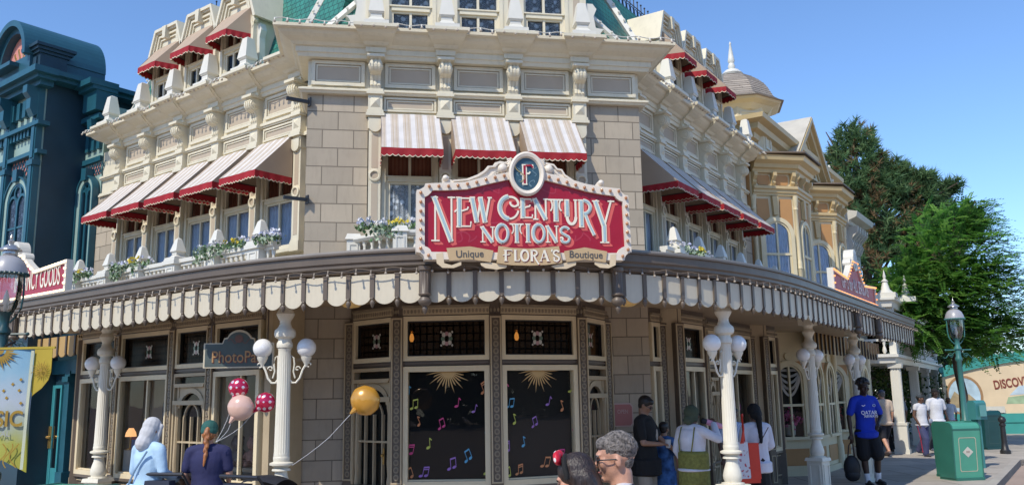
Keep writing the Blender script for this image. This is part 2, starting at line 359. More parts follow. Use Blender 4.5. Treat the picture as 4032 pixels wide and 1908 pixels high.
# serif display capitals drawn as strokes: (points, weight); weight 1 = thick stem
def AR(cx, cy, rx, ry, a0, a1, n=14): return arc(cx, cy, rx, ry, a0, a1, n)
S_ = .10
GLY = {
 'N': [([(.16, 0), (.16, 1)], .35), ([(.10, 1), (.82, 0)], 1), ([(.84, 0), (.84, 1)], .35), ([(0, .02), (.34, .02)], S_), ([(-.02, .98), (.28, .98)], S_), ([(.68, .98), (1, .98)], S_)],
 'E': [([(.25, 0), (.25, 1)], 1), ([(.25, .96), (.9, .96), (.9, .84)], .3), ([(-.05, .5), (.1, .58), (.4, .54), (.75, .60), (.82, .68)], .34), ([(.25, .04), (.95, .04), (.98, .2)], .3), ([(.05, .98), (.3, .98)], S_), ([(.05, .02), (.3, .02)], S_)],
 'W': [([(.06, 1), (.30, 0)], 1), ([(.30, 0), (.50, .96)], .4), ([(.46, 1), (.70, 0)], 1), ([(.70, 0), (.93, 1)], .4), ([(-.04, .98), (.22, .98)], S_), ([(.38, .98), (.60, .98)], S_), ([(.82, .98), (1.04, .98)], S_)],
 'C': [(AR(.52, .5, .44, .47, 95, 265, 16), 1), (AR(.52, .5, .42, .46, 265, 345, 8), .4), (AR(.56, .68, .36, .28, 100, -20, 10), .45), (AR(.74, .70, .18, .14, -20, -200, 8), .4)],
 'T': [([(.5, 0), (.5, 1)], 1), ([(.02, .97), (.98, .97)], .34), ([(.34, .02), (.66, .02)], S_), (AR(.14, .72, .14, .24, 90, -90, 8), .3), (AR(.86, .72, .14, .24, 90, 270, 8), .3)],
 'U': [([(.2, 1), (.2, .3)], 1), (AR(.52, .3, .32, .28, 180, 360, 12), .6), ([(.84, .3), (.84, 1)], .4), ([(.02, .98), (.38, .98)], S_), ([(.7, .98), (.98, .98)], S_)],
 'R': [([(.2, 0), (.2, 1)], 1), (AR(.35, .73, .46, .24, 90, -90, 12), .75), ([(.2, .97), (.4, .97)], .3), ([(.2, .49), (.4, .49)], .3), ([(.45, .49), (.70, .1), (1.02, -.28)], .7), ([(.02, .02), (.36, .02)], S_), ([(.0, .98), (.3, .98)], S_)],
 'Y': [([(.14, 1), (.52, .40)], 1), ([(.9, 1), (.54, .40)], .4), ([(.53, .44), (.53, 0)], 1), ([(.0, .98), (.34, .98)], S_), ([(.74, .98), (1.05, .98)], S_), ([(.32, .015), (.74, .015)], S_)],
 'O': [(AR(.5, .5, .40, .46, 90, 270, 16), 1), (AR(.5, .5, .40, .46, -90, 90, 16), .8)],
 'I': [([(.5, 0), (.5, 1)], 1), ([(.1, .98), (.9, .98)], S_), ([(.1, .02), (.9, .02)], S_)],
 'S': [(AR(.5, .74, .36, .23, 20, 200, 12)+[(.3, .58), (.6, .46)]+AR(.5, .26, .36, .23, 30, -170, 12), .75), (AR(.2, .26, .1, .1, 180, -90, 8), .4)],
 'F': [([(.3, 0), (.3, 1)], 1), ([(.1, .96), (.95, .96), (.97, .8)], .36), ([(.0, .5), (.2, .55), (.65, .55), (.72, .64)], .36), ([(.1, .02), (.5, .02)], S_)],
 'L': [([(.3, 0), (.3, 1)], 1), ([(.1, .98), (.5, .98)], S_), ([(.3, .04), (.92, .04), (.95, .2)], .4)],
 'A': [([(.5, 1), (.88, 0)], 1), ([(.5, 1), (.12, 0)], .4), ([(.22, .34), (.76, .34)], .32), ([(.0, .02), (.26, .02)], S_), ([(.7, .02), (1.04, .02)], S_)],
 'G': [(AR(.52, .5, .44, .47, 60, 270, 16), 1), (AR(.52, .5, .42, .46, 270, 350, 8), .5), ([(.88, .42), (.88, .1)], .8), ([(.6, .44), (1.0, .44)], .25)],
 'D': [([(.22, 0), (.22, 1)], 1), (AR(.3, .5, .58, .47, 90, -90, 14), .9), ([(.0, .97), (.35, .97)], .25), ([(.0, .03), (.35, .03)], .25)],
 'V': [([(.1, 1), (.5, 0)], 1), ([(.5, 0), (.9, 1)], .4), ([(-.02, .98), (.3, .98)], S_), ([(.74, .98), (1.02, .98)], S_)],
}
def glyph(mb, ch, x0, x1, z0, z1, wt, d, mi=0, th=.003, dx=0, dz=0, thick_only=False, shrink=0):
    w = x1-x0; h = z1-z0; k = 0
    for pts, g in GLY[ch]:
        if thick_only and g < .7: continue
        P = [(x0+px*w+dx, z0+pz*h+dz) for px, pz in pts]
        if thick_only and len(P) == 2:
            a, b = Vector(P[0]), Vector(P[1]); t = (b-a).normalized()*shrink; P = [tuple(a+t), tuple(b-t)]
        wd = wt*g if g != S_ else wt*.28
        if thick_only: wd = wt*g*.46
        mb.ribbon(P, wd, d+k*.0005, mi, th); k += 1
# ------------------------------------------------------------------ ground
PAVE = brick_mat('pavement_concrete', (.43, .38, .325), (.24, .21, .18), 1.6, 1.2, msize=.02, bump=.25, rough=.85, var=.1, swz=False)
ROAD = mat('road_surface', (.37, .275, .22), .9, .12, .6, .3, 80, dirt=.2)
KERB = mat('kerb_stone', (.40, .36, .31), .8, .1, 2, .2, 50, dirt=.3)
def ground():
    g = MB().box(-400, 400, -60, 900, -.5, -.14); struct(B(g, 'road', ROAD))
    # pavement: raised slab bounded by the kerb line that follows the canopy
    kl = [fpos(FL, -40, 4.6), fpos(FL, .9, 4.6), fpos(FC, -1.6, 5.3), fpos(FC, 1.6, 5.3), fpos(FR, .9, 4.2), fpos(FR, 13, 4.2)]
    far = [fpos(FR, 14.2, 5.0), fpos(FR, 15.2, 8.5), (60, 22, 0), (60, 120, 0), (-80, 120, 0)]
    pts = [(p[0], p[1]) for p in kl]+[(p[0], p[1]) for p in far]
    p = MB().prism(pts, -.3, 0, plane='xy'); struct(B(p, 'pavement', PAVE))
    k = MB().sweep([(q[0], q[1]) for q in kl+far[:2]], [(.0, -.3), (.0, .006), (-.16, .006), (-.16, -.3)][::-1]); struct(B(k, 'kerb', KERB))
    # plain dry ground far behind the buildings up to the horizon
ground()

# ------------------------------------------------------------------ corner building
BL = thing('corner_shop_building', 'cream and tan corner shop building with striped awnings and green shingled mansard roof', 'building', (0, 12.2, 0))
LP = [-6.11, -5.06, -4.02, -2.97, -1.92, -.86]       # pilasters of the left wing
RP = [.93, 1.97, 3.0, 4.05, 5.09, 6.13]
CP = [-1.48, -.493, .493, 1.48]
def mirror_y(): pass
# --- shared meshes in facade coordinates
def m_pilaster():
    m = MB(); m.fb(-.085, .085, -.1, .08, 4.0, 5.42, 0); m.fb(-.045, .045, .08, .084, 4.1, 4.64, 1); m.fb(-.045, .045, .08, .084, 4.86, 5.34, 1)
    m.fb(-.10, .10, -.1, .10, 3.86, 4.0); m.fb(-.095, .095, .0, .09, 4.0, 4.03)
    for r0, r1, d in ((.085, .085, .10),):
        seg = 20; pr = [(.05, .0), (.085, .0), (.085, .025), (.06, .03), (.05, .015)]
        vs = []; fs = []
        for r, dd in pr:
            for k in range(seg): vs.append((r*cos(2*PI*k/seg), -.08-dd, 4.75+r*sin(2*PI*k/seg)))
        n = len(pr)
        for i in range(n-1):
            for k in range(seg): fs.append((i*seg+k, i*seg+(k+1) % seg, (i+1)*seg+(k+1) % seg, (i+1)*seg+k))
        m.add(vs, fs); m.add([(.05*cos(2*PI*k/seg), -.088, 4.75+.05*sin(2*PI*k/seg)) for k in range(seg)], [tuple(range(seg))], 1)
    m.prism(arc(0, 5.46, .088, .09, 180, 360, 12)+[(.088, 5.56), (-.088, 5.56)], .08, .125)
    m.fb(-.10, .10, -.1, .10, 5.42, 5.6)
    m.fb(-.13, .13, 0, .15, 5.60, 5.64); m.fb(-.115, .115, 0, .13, 5.64, 5.69); m.fb(-.10, .10, 0, .11, 5.69, 5.92)
    m.add([(-.07, -.11, 5.73), (.07, -.11, 5.73), (.07, -.11, 5.88), (-.07, -.11, 5.88), (0, -.15, 5.805)], [(0, 1, 4), (1, 2, 4), (2, 3, 4), (3, 0, 4)])
    m.fb(-.125, .125, 0, .15, 5.92, 5.96); m.fb(-.11, .11, 0, .13, 5.96, 6.0)
    return m.mesh('pilaster', [CREAM, TAN])
def m_corbel():
    m = MB()
    out = [(-.24, 6.42)]+[(-.16-.09*cos(rad(a)), 6.31+.1*sin(rad(a))) for a in range(60, -100, -20)]+[(-.13, 6.19), (-.10, 6.12), (-.12, 6.05), (-.10, 6.0), (-.05, 5.99), (-.0, 6.0), (0, 6.42)]
    m.prism(out, -.075, .075, plane='yz')
    for uu in (-.05, 0, .05):
        o2 = [(y-.012, z) for y, z in out[:-4]]+[(-.03, 6.02), (0, 6.4)]
        m.prism(o2, uu-.014, uu+.014, plane='yz')
    for s in (-1, 1):      # scroll discs on the cheeks
        for r, e in ((.085, .012), (.05, .022), (.022, .03)):
            v = [(s*.075, -.16+r*cos(2*PI*k/14), 6.31+r*sin(2*PI*k/14)) for k in range(14)]+[(s*(.075+e), -.16+r*.9*cos(2*PI*k/14), 6.31+r*.9*sin(2*PI*k/14)) for k in range(14)]
            m.add(v, [tuple(range(14, 28))]+[(k, (k+1) % 14, 14+(k+1) % 14, 14+k) for k in range(14)])
    m.fb(-.12, .12, 0, .27, 6.42, 6.46)
    return m.mesh('corbel', [CREAM])
CPROF = [(-.1, 6.44), (.10, 6.44), (.12, 6.49), (.15, 6.50), (.15, 6.575), (.20, 6.585), (.22, 6.60), (.25, 6.62), (.30, 6.635), (.37, 6.66), (.43, 6.69), (.47, 6.73), (.53, 6.735), (.55, 6.745), (.55, 6.79), (-.1, 6.81)]
def m_block():
    n = len(CPROF); P = [(o*.86+.05 if o > 0 else o, z+.014) for o, z in CPROF]
    hw = [.13+max(0, o-.12)*.42 for o, z in CPROF]
    vs = [(-h, -o, z) for (o, z), h in zip(P, hw)]+[(h, -o, z) for (o, z), h in zip(P, hw)]
    fs = [(i, (i+1) % n, n+(i+1) % n, n+i) for i in range(n)]+[tuple(range(n)), tuple(range(2*n-1, n-1, -1))]
    return MB().add(vs, fs).mesh('cornice_block', [CREAM])
def m_panel(w, z0, z1, small=False):
    m = MB(); h = w/2; g = .05 if not small else .028
    m.frame(-h, h, z0, z1, g, 0, .035); m.frame(-h+g+.012, h-g-.012, z0+g+.012, z1-g-.012, .02, 0, .02)
    m.fb(-h+g, h-g, 0, .006, z0+g, z1-g, 1)
    return m.mesh('frieze_panel', [CREAM, TAN])
def m_window_frame(w, z0, z1, zt):
    """painted frame with a fixed light over a sash; local d=0 is the wall face behind it"""
    m = MB(); h = w/2
    m.frame(-h, h, z0, z1, .06, 0, .12); m.frame(-h+.06, h-.06, z0+.02, z1-.06, .035, 0, .085)
    g = h-.06-.035
    m.fb(-g, g, .02, .105, zt-.03, zt+.03); m.fb(-g-.03, g+.03, .02, .12, zt+.03, zt+.05)
    m.fb(-.018, .018, .02, .075, z0+.05, zt-.03); m.fb(-.018, .018, .02, .075, zt+.05, z1-.09)
    m.frame(-g, g, z0+.05, zt-.03, .03, .02, .07)
    m.fb(-h-.03, h+.03, 0, .16, z0-.05, z0)
    return m.mesh('window', [CREAM])
def m_curtain(w, z0, z1, d, amp=.012, folds=7, mt=None, gather=0):
    m = MB(); nx = folds*6; vs = []; nz = 6
    for j in range(nz+1):
        t = j/nz; z = z0+(z1-z0)*t
        for i in range(nx+1):
            s = i/nx; x = -w/2+w*s
            vs.append((x, -(d+amp*sin(2*PI*folds*s+.6*sin(3*t))*(1-.3*t)), z))
    fs = [(j*(nx+1)+i, j*(nx+1)+i+1, (j+1)*(nx+1)+i+1, (j+1)*(nx+1)+i) for j in range(nz) for i in range(nx)]
    return m.add(vs, fs).mesh('curtain', [mt], True, False)
def m_pane(w, z0, z1, d, name='pane', mt=None):
    return MB().add([(-w/2, -d, z0), (w/2, -d, z0), (w/2, -d, z1), (-w/2, -d, z1)], [(0, 1, 2, 3)]).mesh(name, [mt or GLASS])
def m_awning(w, zt, zb, d0, d1, inset=0, mt=AWN):
    m = MB(); h = w/2; g = h-inset; th = .012
    nx, nz = 12, 6
    for o_, mi in ((0, 0), (th, 1)):
        vs = []
        for j in range(nz+1):
            t = j/nz; hw = h+(g-h)*t
            for i in range(nx+1):
                q = i/nx; sag = .016*sin(PI*t)*(.6+.4*sin(PI*q))+.004*sin(q*9+t*4); vs.append((-hw+2*hw*q, -(d0+(d1-d0)*t)+o_*.5, zt+(zb-zt)*t-sag-o_))
        m.add(vs, [(j*(nx+1)+i, j*(nx+1)+i+1, (j+1)*(nx+1)+i+1, (j+1)*(nx+1)+i) for j in range(nz) for i in range(nx)], mi)
    for s in (-1, 1): m.add([(s*h, -d0, zt), (s*g, -d1, zb), (s*h, -d0, zb), ((s*h)-.006*s, -d0, zt), ((s*g)-.006*s, -d1, zb), ((s*h)-.006*s, -d0, zb)], [(0, 1, 2), (5, 4, 3)], 1)
    for s in (-1, 1): m.tube([(s*(h-.02), -d0-.01, zb-.0), (s*(g-.02), -d1+.02, zb)], .008, 5, 2)
    m.tube([(-g, -d1+.015, zb), (g, -d1+.015, zb)], .008, 5, 2)
    return m.mesh('awning', [mt, AWNB, BLACKM], fix=False)
def m_valance(w, z, d0, d1, inset=0, drop=.10, sc=.075):
    m = MB(); h = w/2; g = h-inset
    path = [(-h, -d0), (-g, -d1), (g, -d1), (h, -d0)]
    for (x0, y0), (x1, y1) in zip(path, path[1:]):
        ln = math.hypot(x1-x0, y1-y0); n = max(2, round(ln/sc)); N = n*6; vs = []
        nx, ny = (y1-y0)/ln, -(x1-x0)/ln
        for off in (0, .006):
            for i in range(N+1):
                t = i/N; zz = z-drop-.022*abs(sin(PI*n*t))+.004*sin(9*t); q = .008*sin(7*t*PI)
                x = x0+(x1-x0)*t+nx*(-off); y = y0+(y1-y0)*t+ny*(-off)
                xo = x-nx*q; yo = y-ny*q
                vs += [(x, y, z), (xo, yo, zz+.012), (xo, yo, zz)]
        fs = []; K = (N+1)*3; mi = []
        for o in (0, K):
            for i in range(N):
                a = o+i*3; b = a+3
                m_ = [(a, b, b+1, a+1), (a+1, b+1, b+2, a+2)]
                fs += m_
        base = len(m.v); m.v += vs
        for k, f in enumerate(fs): m.f.append(tuple(i+base for i in f)); m.m.append(k % 2)
    return m.mesh('valance', [RED, PIPE], fix=False)
def m_obelisk(z0, zt, s=1.0):
    m = MB(); a = .135*s if z0 > 5 else .105; H = zt-z0
    m.box(-a*1.35, a*1.35, -a*1.35, a*1.35, z0, z0+.10*H, 0); m.box(-a, a, -a, a, z0+.10*H, z0+.24*H, tx=.05*s, ty=.05*s)
    m.box(-a*.62, a*.62, -a*.62, a*.62, z0+.24*H, z0+.34*H); m.box(-a*.72, a*.72, -a*.72, a*.72, z0+.34*H, z0+.38*H, tx=-.012, ty=-.012)
    m.box(-a*.86, a*.86, -a*.86, a*.86, z0+.38*H, zt-.03, tx=.052*s, ty=.052*s); q = a*.86-.052*s
    m.box(-q, q, -q, q, zt-.03, zt, tx=q*.8, ty=q*.8)
    return m.mesh('obelisk_finial', [WHITEP])
PIL, COR, BLK = m_pilaster(), m_corbel(), m_block()
PAN = {}
def panel(w, z0, z1, small=False):
    k = (round(w, 3), z0, small)
    if k not in PAN: PAN[k] = m_panel(w, z0, z1, small)
    return PAN[k]
OBL = m_obelisk(3.88, 4.24); OBU = m_obelisk(6.82, 7.42)

def upper_floor(fac, P, span, win_w):
    sp = P[1]-P[0]
    m = MB()
    m.fb(span[0], span[1], -.6, -.1, 3.3, 6.8); m.fb(span[0], span[1], -.1, 0, 5.62, 6.5)
    B(m, 'upper_wall', CREAM, BL, fac)
    mo = MB()
    for a, b in ((5.60, 5.64), (5.64, 5.67), (5.93, 5.955), (5.955, 6.0)):
        mo.fb(span[0], span[1], 0, .07 if a in (5.6, 5.955) else .05, a, b-.001)
    B(mo, 'string_course', CREAM, BL, fac)
    for u in P:
        obj('pilaster', PIL, BL, fac, u); obj('corbel', COR, BL, fac, u); obj('cornice_block', BLK, BL, fac, u)
    wf = m_window_frame(win_w, 3.93, 5.5, 4.72); g = win_w-.2
    pn = m_pane(g, 3.96, 5.42, .045); bl = m_curtain(g, 4.74, 5.42, .024, .006, 5, SHADE); bl.name = 'blind'
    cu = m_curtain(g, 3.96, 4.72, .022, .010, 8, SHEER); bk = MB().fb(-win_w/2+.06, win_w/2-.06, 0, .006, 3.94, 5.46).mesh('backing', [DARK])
    aw = m_awning(sp-.17, 5.65, 4.98, .09, .75); va = m_valance(sp-.17, 4.98, .10, .75)
    for a, b in zip(P, P[1:]):
        c = (a+b)/2
        f = obj('window', wf, BL, fac, c, -.1)
        for nm, me in (('backing', bk), ('blind', bl), ('curtain', cu), ('pane', pn)): obj(nm, me, f)
        A = obj('awning', aw, BL, fac, c); obj('valance', va, A)
        obj('frieze_panel', panel(sp-.33, 6.06, 6.43), BL, fac, c); obj('lower_panel', panel(sp-.28, 5.70, 5.91, True), BL, fac, c)
upper_floor(FL, LP, (-6.85, .4), .84); upper_floor(FR, RP, (-.2, 6.75), .84)
# central pavilion between the wings
PL = (fpos(FC, -2.42)); PR = fpos(FC, 2.42)
nL = Vector((sin(FL[2]), -cos(FL[2]))); nR = Vector((sin(FR[2]), -cos(FR[2])))
PAV = [fpos(FC, -2.42, -1.0), PL, PR, fpos(FC, 2.42, -1.0)]
def loc_path(fac, path):
    out = []
    for p in path:
        dx, dy = p[0]-fac[0], p[1]-fac[1]; out.append((dx*cos(fac[2])+dy*sin(fac[2]), -dx*sin(fac[2])+dy*cos(fac[2])))
    return out
PC = loc_path(FC, PAV)
def pavilion():
    B(MB().prism([PC[0], PC[1], (-1.58, 0), (-1.58, .6)], 3.3, 5.96, plane='xy'), 'stone_pier_wall', STONE, BL, FC)
    B(MB().prism([(1.58, .6), (1.58, 0), PC[2], PC[3]], 3.3, 5.96, plane='xy'), 'stone_pier_wall', STONE, BL, FC)
    m = MB(); m.fb(-1.58, 1.58, -.6, -.08, 3.3, 5.62); m.fb(-1.58, 1.58, -.5, .02, 5.62, 5.96); B(m, 'upper_wall', CREAM, BL, FC)
    m = MB(); m.prism([PC[0], PC[1], PC[2], PC[3]], 5.96, 6.8, plane='xy'); B(m, 'frieze_wall', CREAM, BL, FC)
    m = MB(); m.sweep(PC, [(-.05, 5.93), (.08, 5.93), (.10, 5.96), (.12, 5.965), (.12, 5.99), (.06, 6.02), (-.05, 6.02)]); m.fb(-1.6, 1.6, 0, .07, 5.6, 5.64); m.fb(-1.6, 1.6, 0, .05, 5.64, 5.67)
    B(m, 'string_course', CREAM, BL, FC)
    B(MB().sweep(PC, [(o*.72+.06, z) for o, z in CPROF]), 'cornice', CREAM, BL, FC)
    for u in CP: obj('pilaster', PIL, BL, FC, u, .02); obj('corbel', COR, BL, FC, u, .03); obj('cornice_block', BLK, BL, FC, u, .04)
    sp = .985; ww = .80; g = ww-.2
    wf = m_window_frame(ww, 3.93, 5.5, 4.72)
    pn = m_pane(g, 3.96, 5.42, .045); bl = m_curtain(g, 4.74, 5.42, .024, .006, 4, SHADE); bl.name = 'blind'
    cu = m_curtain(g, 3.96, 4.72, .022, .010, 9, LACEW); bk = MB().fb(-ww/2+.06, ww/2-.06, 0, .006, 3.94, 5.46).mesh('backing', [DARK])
    aw = m_awning(sp-.16, 5.65, 4.97, .10, .75); va = m_valance(sp-.16, 4.97, .11, .75)
    for a, b in zip(CP, CP[1:]):
        c = (a+b)/2; f = obj('window', wf, BL, FC, c, -.08)
        for nm, me in (('backing', bk), ('blind', bl), ('curtain', cu), ('pane', pn)): obj(nm, me, f)
        A = obj('awning', aw, BL, FC, c); obj('valance', va, A)
        obj('frieze_panel', panel(.72, 6.06, 6.43), BL, FC, c, .005); obj('lower_panel', panel(.74, 5.70, 5.91, True), BL, FC, c, .02)
    for s in (-1, 1): obj('frieze_panel', panel(.74, 6.06, 6.43), BL, FC, s*2.0, .005)
    # balcony with balusters below the central windows
    bp = [(-1.75, -.15), (-1.15, -.78), (1.15, -.78), (1.75, -.15)]
    m = MB(); m.sweep(bp, [(-.09, 3.78), (.05, 3.78), (.08, 3.81), (.08, 3.84), (.03, 3.86), (-.09, 3.86)]); m.sweep(bp, [(-.08, 3.44), (.04, 3.44), (.04, 3.52), (-.08, 3.52)])
    B(m, 'balcony_rail', WHITEP, BL, FC)
    m = MB()
    for (x0, y0), (x1, y1) in zip(bp, bp[1:]):
        n = max(3, int(math.hypot(x1-x0, y1-y0)/.13))
        for i in range(n):
            t = (i+.5)/n; m.lathe([(.02, 3.52), (.036, 3.58), (.03, 3.63), (.016, 3.70), (.028, 3.74), (.028, 3.79)], (x0+(x1-x0)*t, y0+(y1-y0)*t, 0), 8)
    B(m, 'balustrade', WHITEP, BL, FC, smooth=True)
    for x, y in bp:
        q = MB(); q.box(-.09, .09, -.09, .09, 3.42, 3.82); q.frame(-.06, .06, 3.5, 3.76, .018, .09, .10); q.box(-.115, .115, -.115, .115, 3.82, 3.9, tx=.03, ty=.03)
        B(q, 'balcony_pedestal', WHITEP, BL, FC, x, -y)
    # flag arms on the corner
    for z, L_ in ((5.80, .34), (4.40, .34)):
        m = MB(); m.box(-L_, 0, -.022, .022, -.022, .022); m.box(-.02, .0, -.05, .05, -.06, .06)
        B(m, 'flag_bracket', BLACKM, BL, FC, -2.38, .03, z, rot=rad(24))
pavilion()
def wing_cornice(fac, P, u0, u1, end):
    path = [(u0, 0), (u1, 0)]
    if end == 'L': path = [(u0, .6), (u0, 0), (u1, 0)]
    if end == 'R': path = [(u0, 0), (u1, 0), (u1, .6)]
    B(MB().sweep(path, [(o*.72 if o > 0 else o, z) for o, z in CPROF]), 'cornice', CREAM, BL, fac)
wing_cornice(FL, LP, -6.42, -.3, 'L'); wing_cornice(FR, RP, .3, 6.42, 'R')
# quoined wall ends
B(MB().fb(-6.9, -6.22, -.55, .03, 3.3, 5.6), 'stone_pier_wall', STONE, BL, FL); B(MB().fb(6.25, 6.78, -.55, .03, 3.3, 5.6), 'stone_pier_wall', STONE, BL, FR)
# balustrades over the canopy along the wings
def wing_balcony(fac, P, u0, u1):
    m = MB(); m.fb(u0, u1, .60, .74, 3.82, 3.88); m.fb(u0, u1, .62, .72, 3.40, 3.50); m.fb(u0, u1, .63, .71, 3.77, 3.82); m.fb(u0, u1, 0, .66, 3.36, 3.42)
    n = int((u1-u0)/.12); bal = MB()
    for i in range(n):
        x = u0+(i+.5)*(u1-u0)/n; bal.lathe([(.02, 3.5), (.04, 3.56), (.034, 3.61), (.017, 3.68), (.03, 3.73), (.03, 3.78)], (x, -.67, 0), 8)
    B(m, 'balcony_rail', WHITEP, BL, fac); B(bal, 'balustrade', WHITEP, BL, fac, smooth=True)
    q = MB(); q.fb(-.13, .13, .54, .80, 3.36, 3.80); q.frame(-.09, .09, 3.48, 3.76, .022, .80, .812); q.fb(-.165, .165, .505, .835, 3.80, 3.86); q.fb(-.15, .15, .52, .82, 3.86, 3.885); qm = q.mesh('balcony_pedestal', [WHITEP])
    for u in P:
        obj('balcony_pedestal', qm, BL, fac, u); obj('obelisk_finial', OBL, BL, fac, u, .67)
wing_balcony(FL, LP, -6.7, -.5); wing_balcony(FR, RP, .5, 6.4)
# upper obelisks standing on the cornice
for u in LP[1:5]+[-6.15]: obj('obelisk_finial', OBU, BL, FL, u, .27)
for u in RP[1:5]+[6.1]: obj('obelisk_finial', OBU, BL, FR, u, .27)
OBC = m_obelisk(6.81, 7.36, .95)
for u in CP: obj('obelisk_finial', OBC, BL, FC, u, .36)
# mansard roofs
def roof_poly(fac, base, top, name='mansard_roof', m=ROOF):
    """front slope through base (u0,u1,d,z) and top, closed behind as a solid"""
    u0, u1, d0, z0 = base; v0, v1, d1, z1 = top; bk = -3.0
    q = MB().add([(u0, -d0, z0), (u1, -d0, z0), (v1, -d1, z1), (v0, -d1, z1), (u0, -bk, z0), (u1, -bk, z0), (v1, -bk, z1), (v0, -bk, z1)],
                 [(0, 1, 2, 3), (4, 0, 3, 7), (1, 5, 6, 2), (3, 2, 6, 7), (0, 4, 5, 1)])
    return B(q, name, m, BL, fac)
roof_poly(FL, (-6.35, -.3, -.02, 6.80), (-5.35, -.3, -.62, 8.75)); roof_poly(FR, (.3, 6.3, -.02, 6.80), (.3, 5.35, -.62, 8.75))
roof_poly(FC, (-2.28, 2.28, .02, 6.80), (-.9, .9, -.55, 8.45))
def hip(fac, a, b, r=.055):
    m = MB(); m.tube([(a[0], -a[1], a[2]), (b[0], -b[1], b[2])], r, 4)
    for i in range(9):
        t = (i+.5)/9; m.ball((a[0]+(b[0]-a[0])*t, -(a[1]+(b[1]-a[1])*t)-.07, a[2]+(b[2]-a[2])*t+.02), .022, 6)
    B(m, 'hip_ridge', WHITEP, BL, fac)
hip(FC, (-2.28, .03, 6.8), (-.9, -.54, 8.45)); hip(FC, (2.28, .03, 6.8), (.9, -.54, 8.45))
hip(FC, (-2.52, .0, 6.8), (-2.02, -.7, 8.3)); hip(FC, (2.52, .0, 6.8), (2.0, -.7, 8.3))
hip(FL, (-6.35, 0, 6.8), (-5.35, -.6, 8.75)); hip(FR, (6.3, 0, 6.8), (5.35, -.6, 8.75))
# side slopes of the pavilion roof
for s in (-1, 1):
    a = [(s*2.28, -.02, 6.8), (s*.9, .55, 8.45), (s*1.5, 1.6, 8.45), (s*2.9, .75, 6.8)]
    B(MB().add(a+[(x*.98, y+.05, z) for x, y, z in a], [(0, 1, 2, 3), (7, 6, 5, 4)]), 'mansard_roof', ROOF, BL, FC)
# three-window dormer of the pavilion
def central_dormer():
    m = MB(); m.fb(-1.62, 1.62, -.9, .0, 6.8, 8.6); B(m, 'dormer_wall', CREAM, BL, FC)
    for u in CP:
        q = MB(); q.fb(-.15, .15, 0, .11, 6.8, 8.6); q.fb(-.05, .05, .11, .114, 7.2, 8.5, 1); B(q, 'dormer_pier', [CREAM, TAN], BL, FC, u)
    wf = m_window_frame(.74, 6.86, 8.2, 7.24); pn = m_pane(.56, 6.9, 8.1, .045); cu = m_curtain(.56, 6.9, 7.22, .02, .012, 8, LACEW); cu2 = m_curtain(.56, 7.26, 8.1, .02, .012, 8, LACEW)
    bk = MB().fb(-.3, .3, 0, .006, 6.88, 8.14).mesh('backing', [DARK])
    for a, b in zip(CP, CP[1:]):
        f = obj('window', wf, BL, FC, (a+b)/2, .0)
        for nm, me in (('backing', bk), ('curtain', cu), ('curtain', cu2), ('pane', pn)): obj(nm, me, f)
    for s in (-1, 1):
        pts = [(s*1.62, 6.82), (s*1.98, 6.82)]+[(s*(1.93-.09*cos(rad(a))), 6.98+.12*sin(rad(a))) for a in range(-60, 100, 20)]+[(s*1.78, 7.12), (s*1.75, 7.3), (s*1.80, 7.42), (s*1.74, 7.5), (s*1.62, 7.5)]
        B(MB().prism(pts, -.15, .08), 'scroll_bracket', WHITEP, BL, FC)
    B(MB().fb(-1.75, 1.75, -.9, .25, 8.6, 8.9), 'dormer_roof', TAN, BL, FC)
central_dormer()
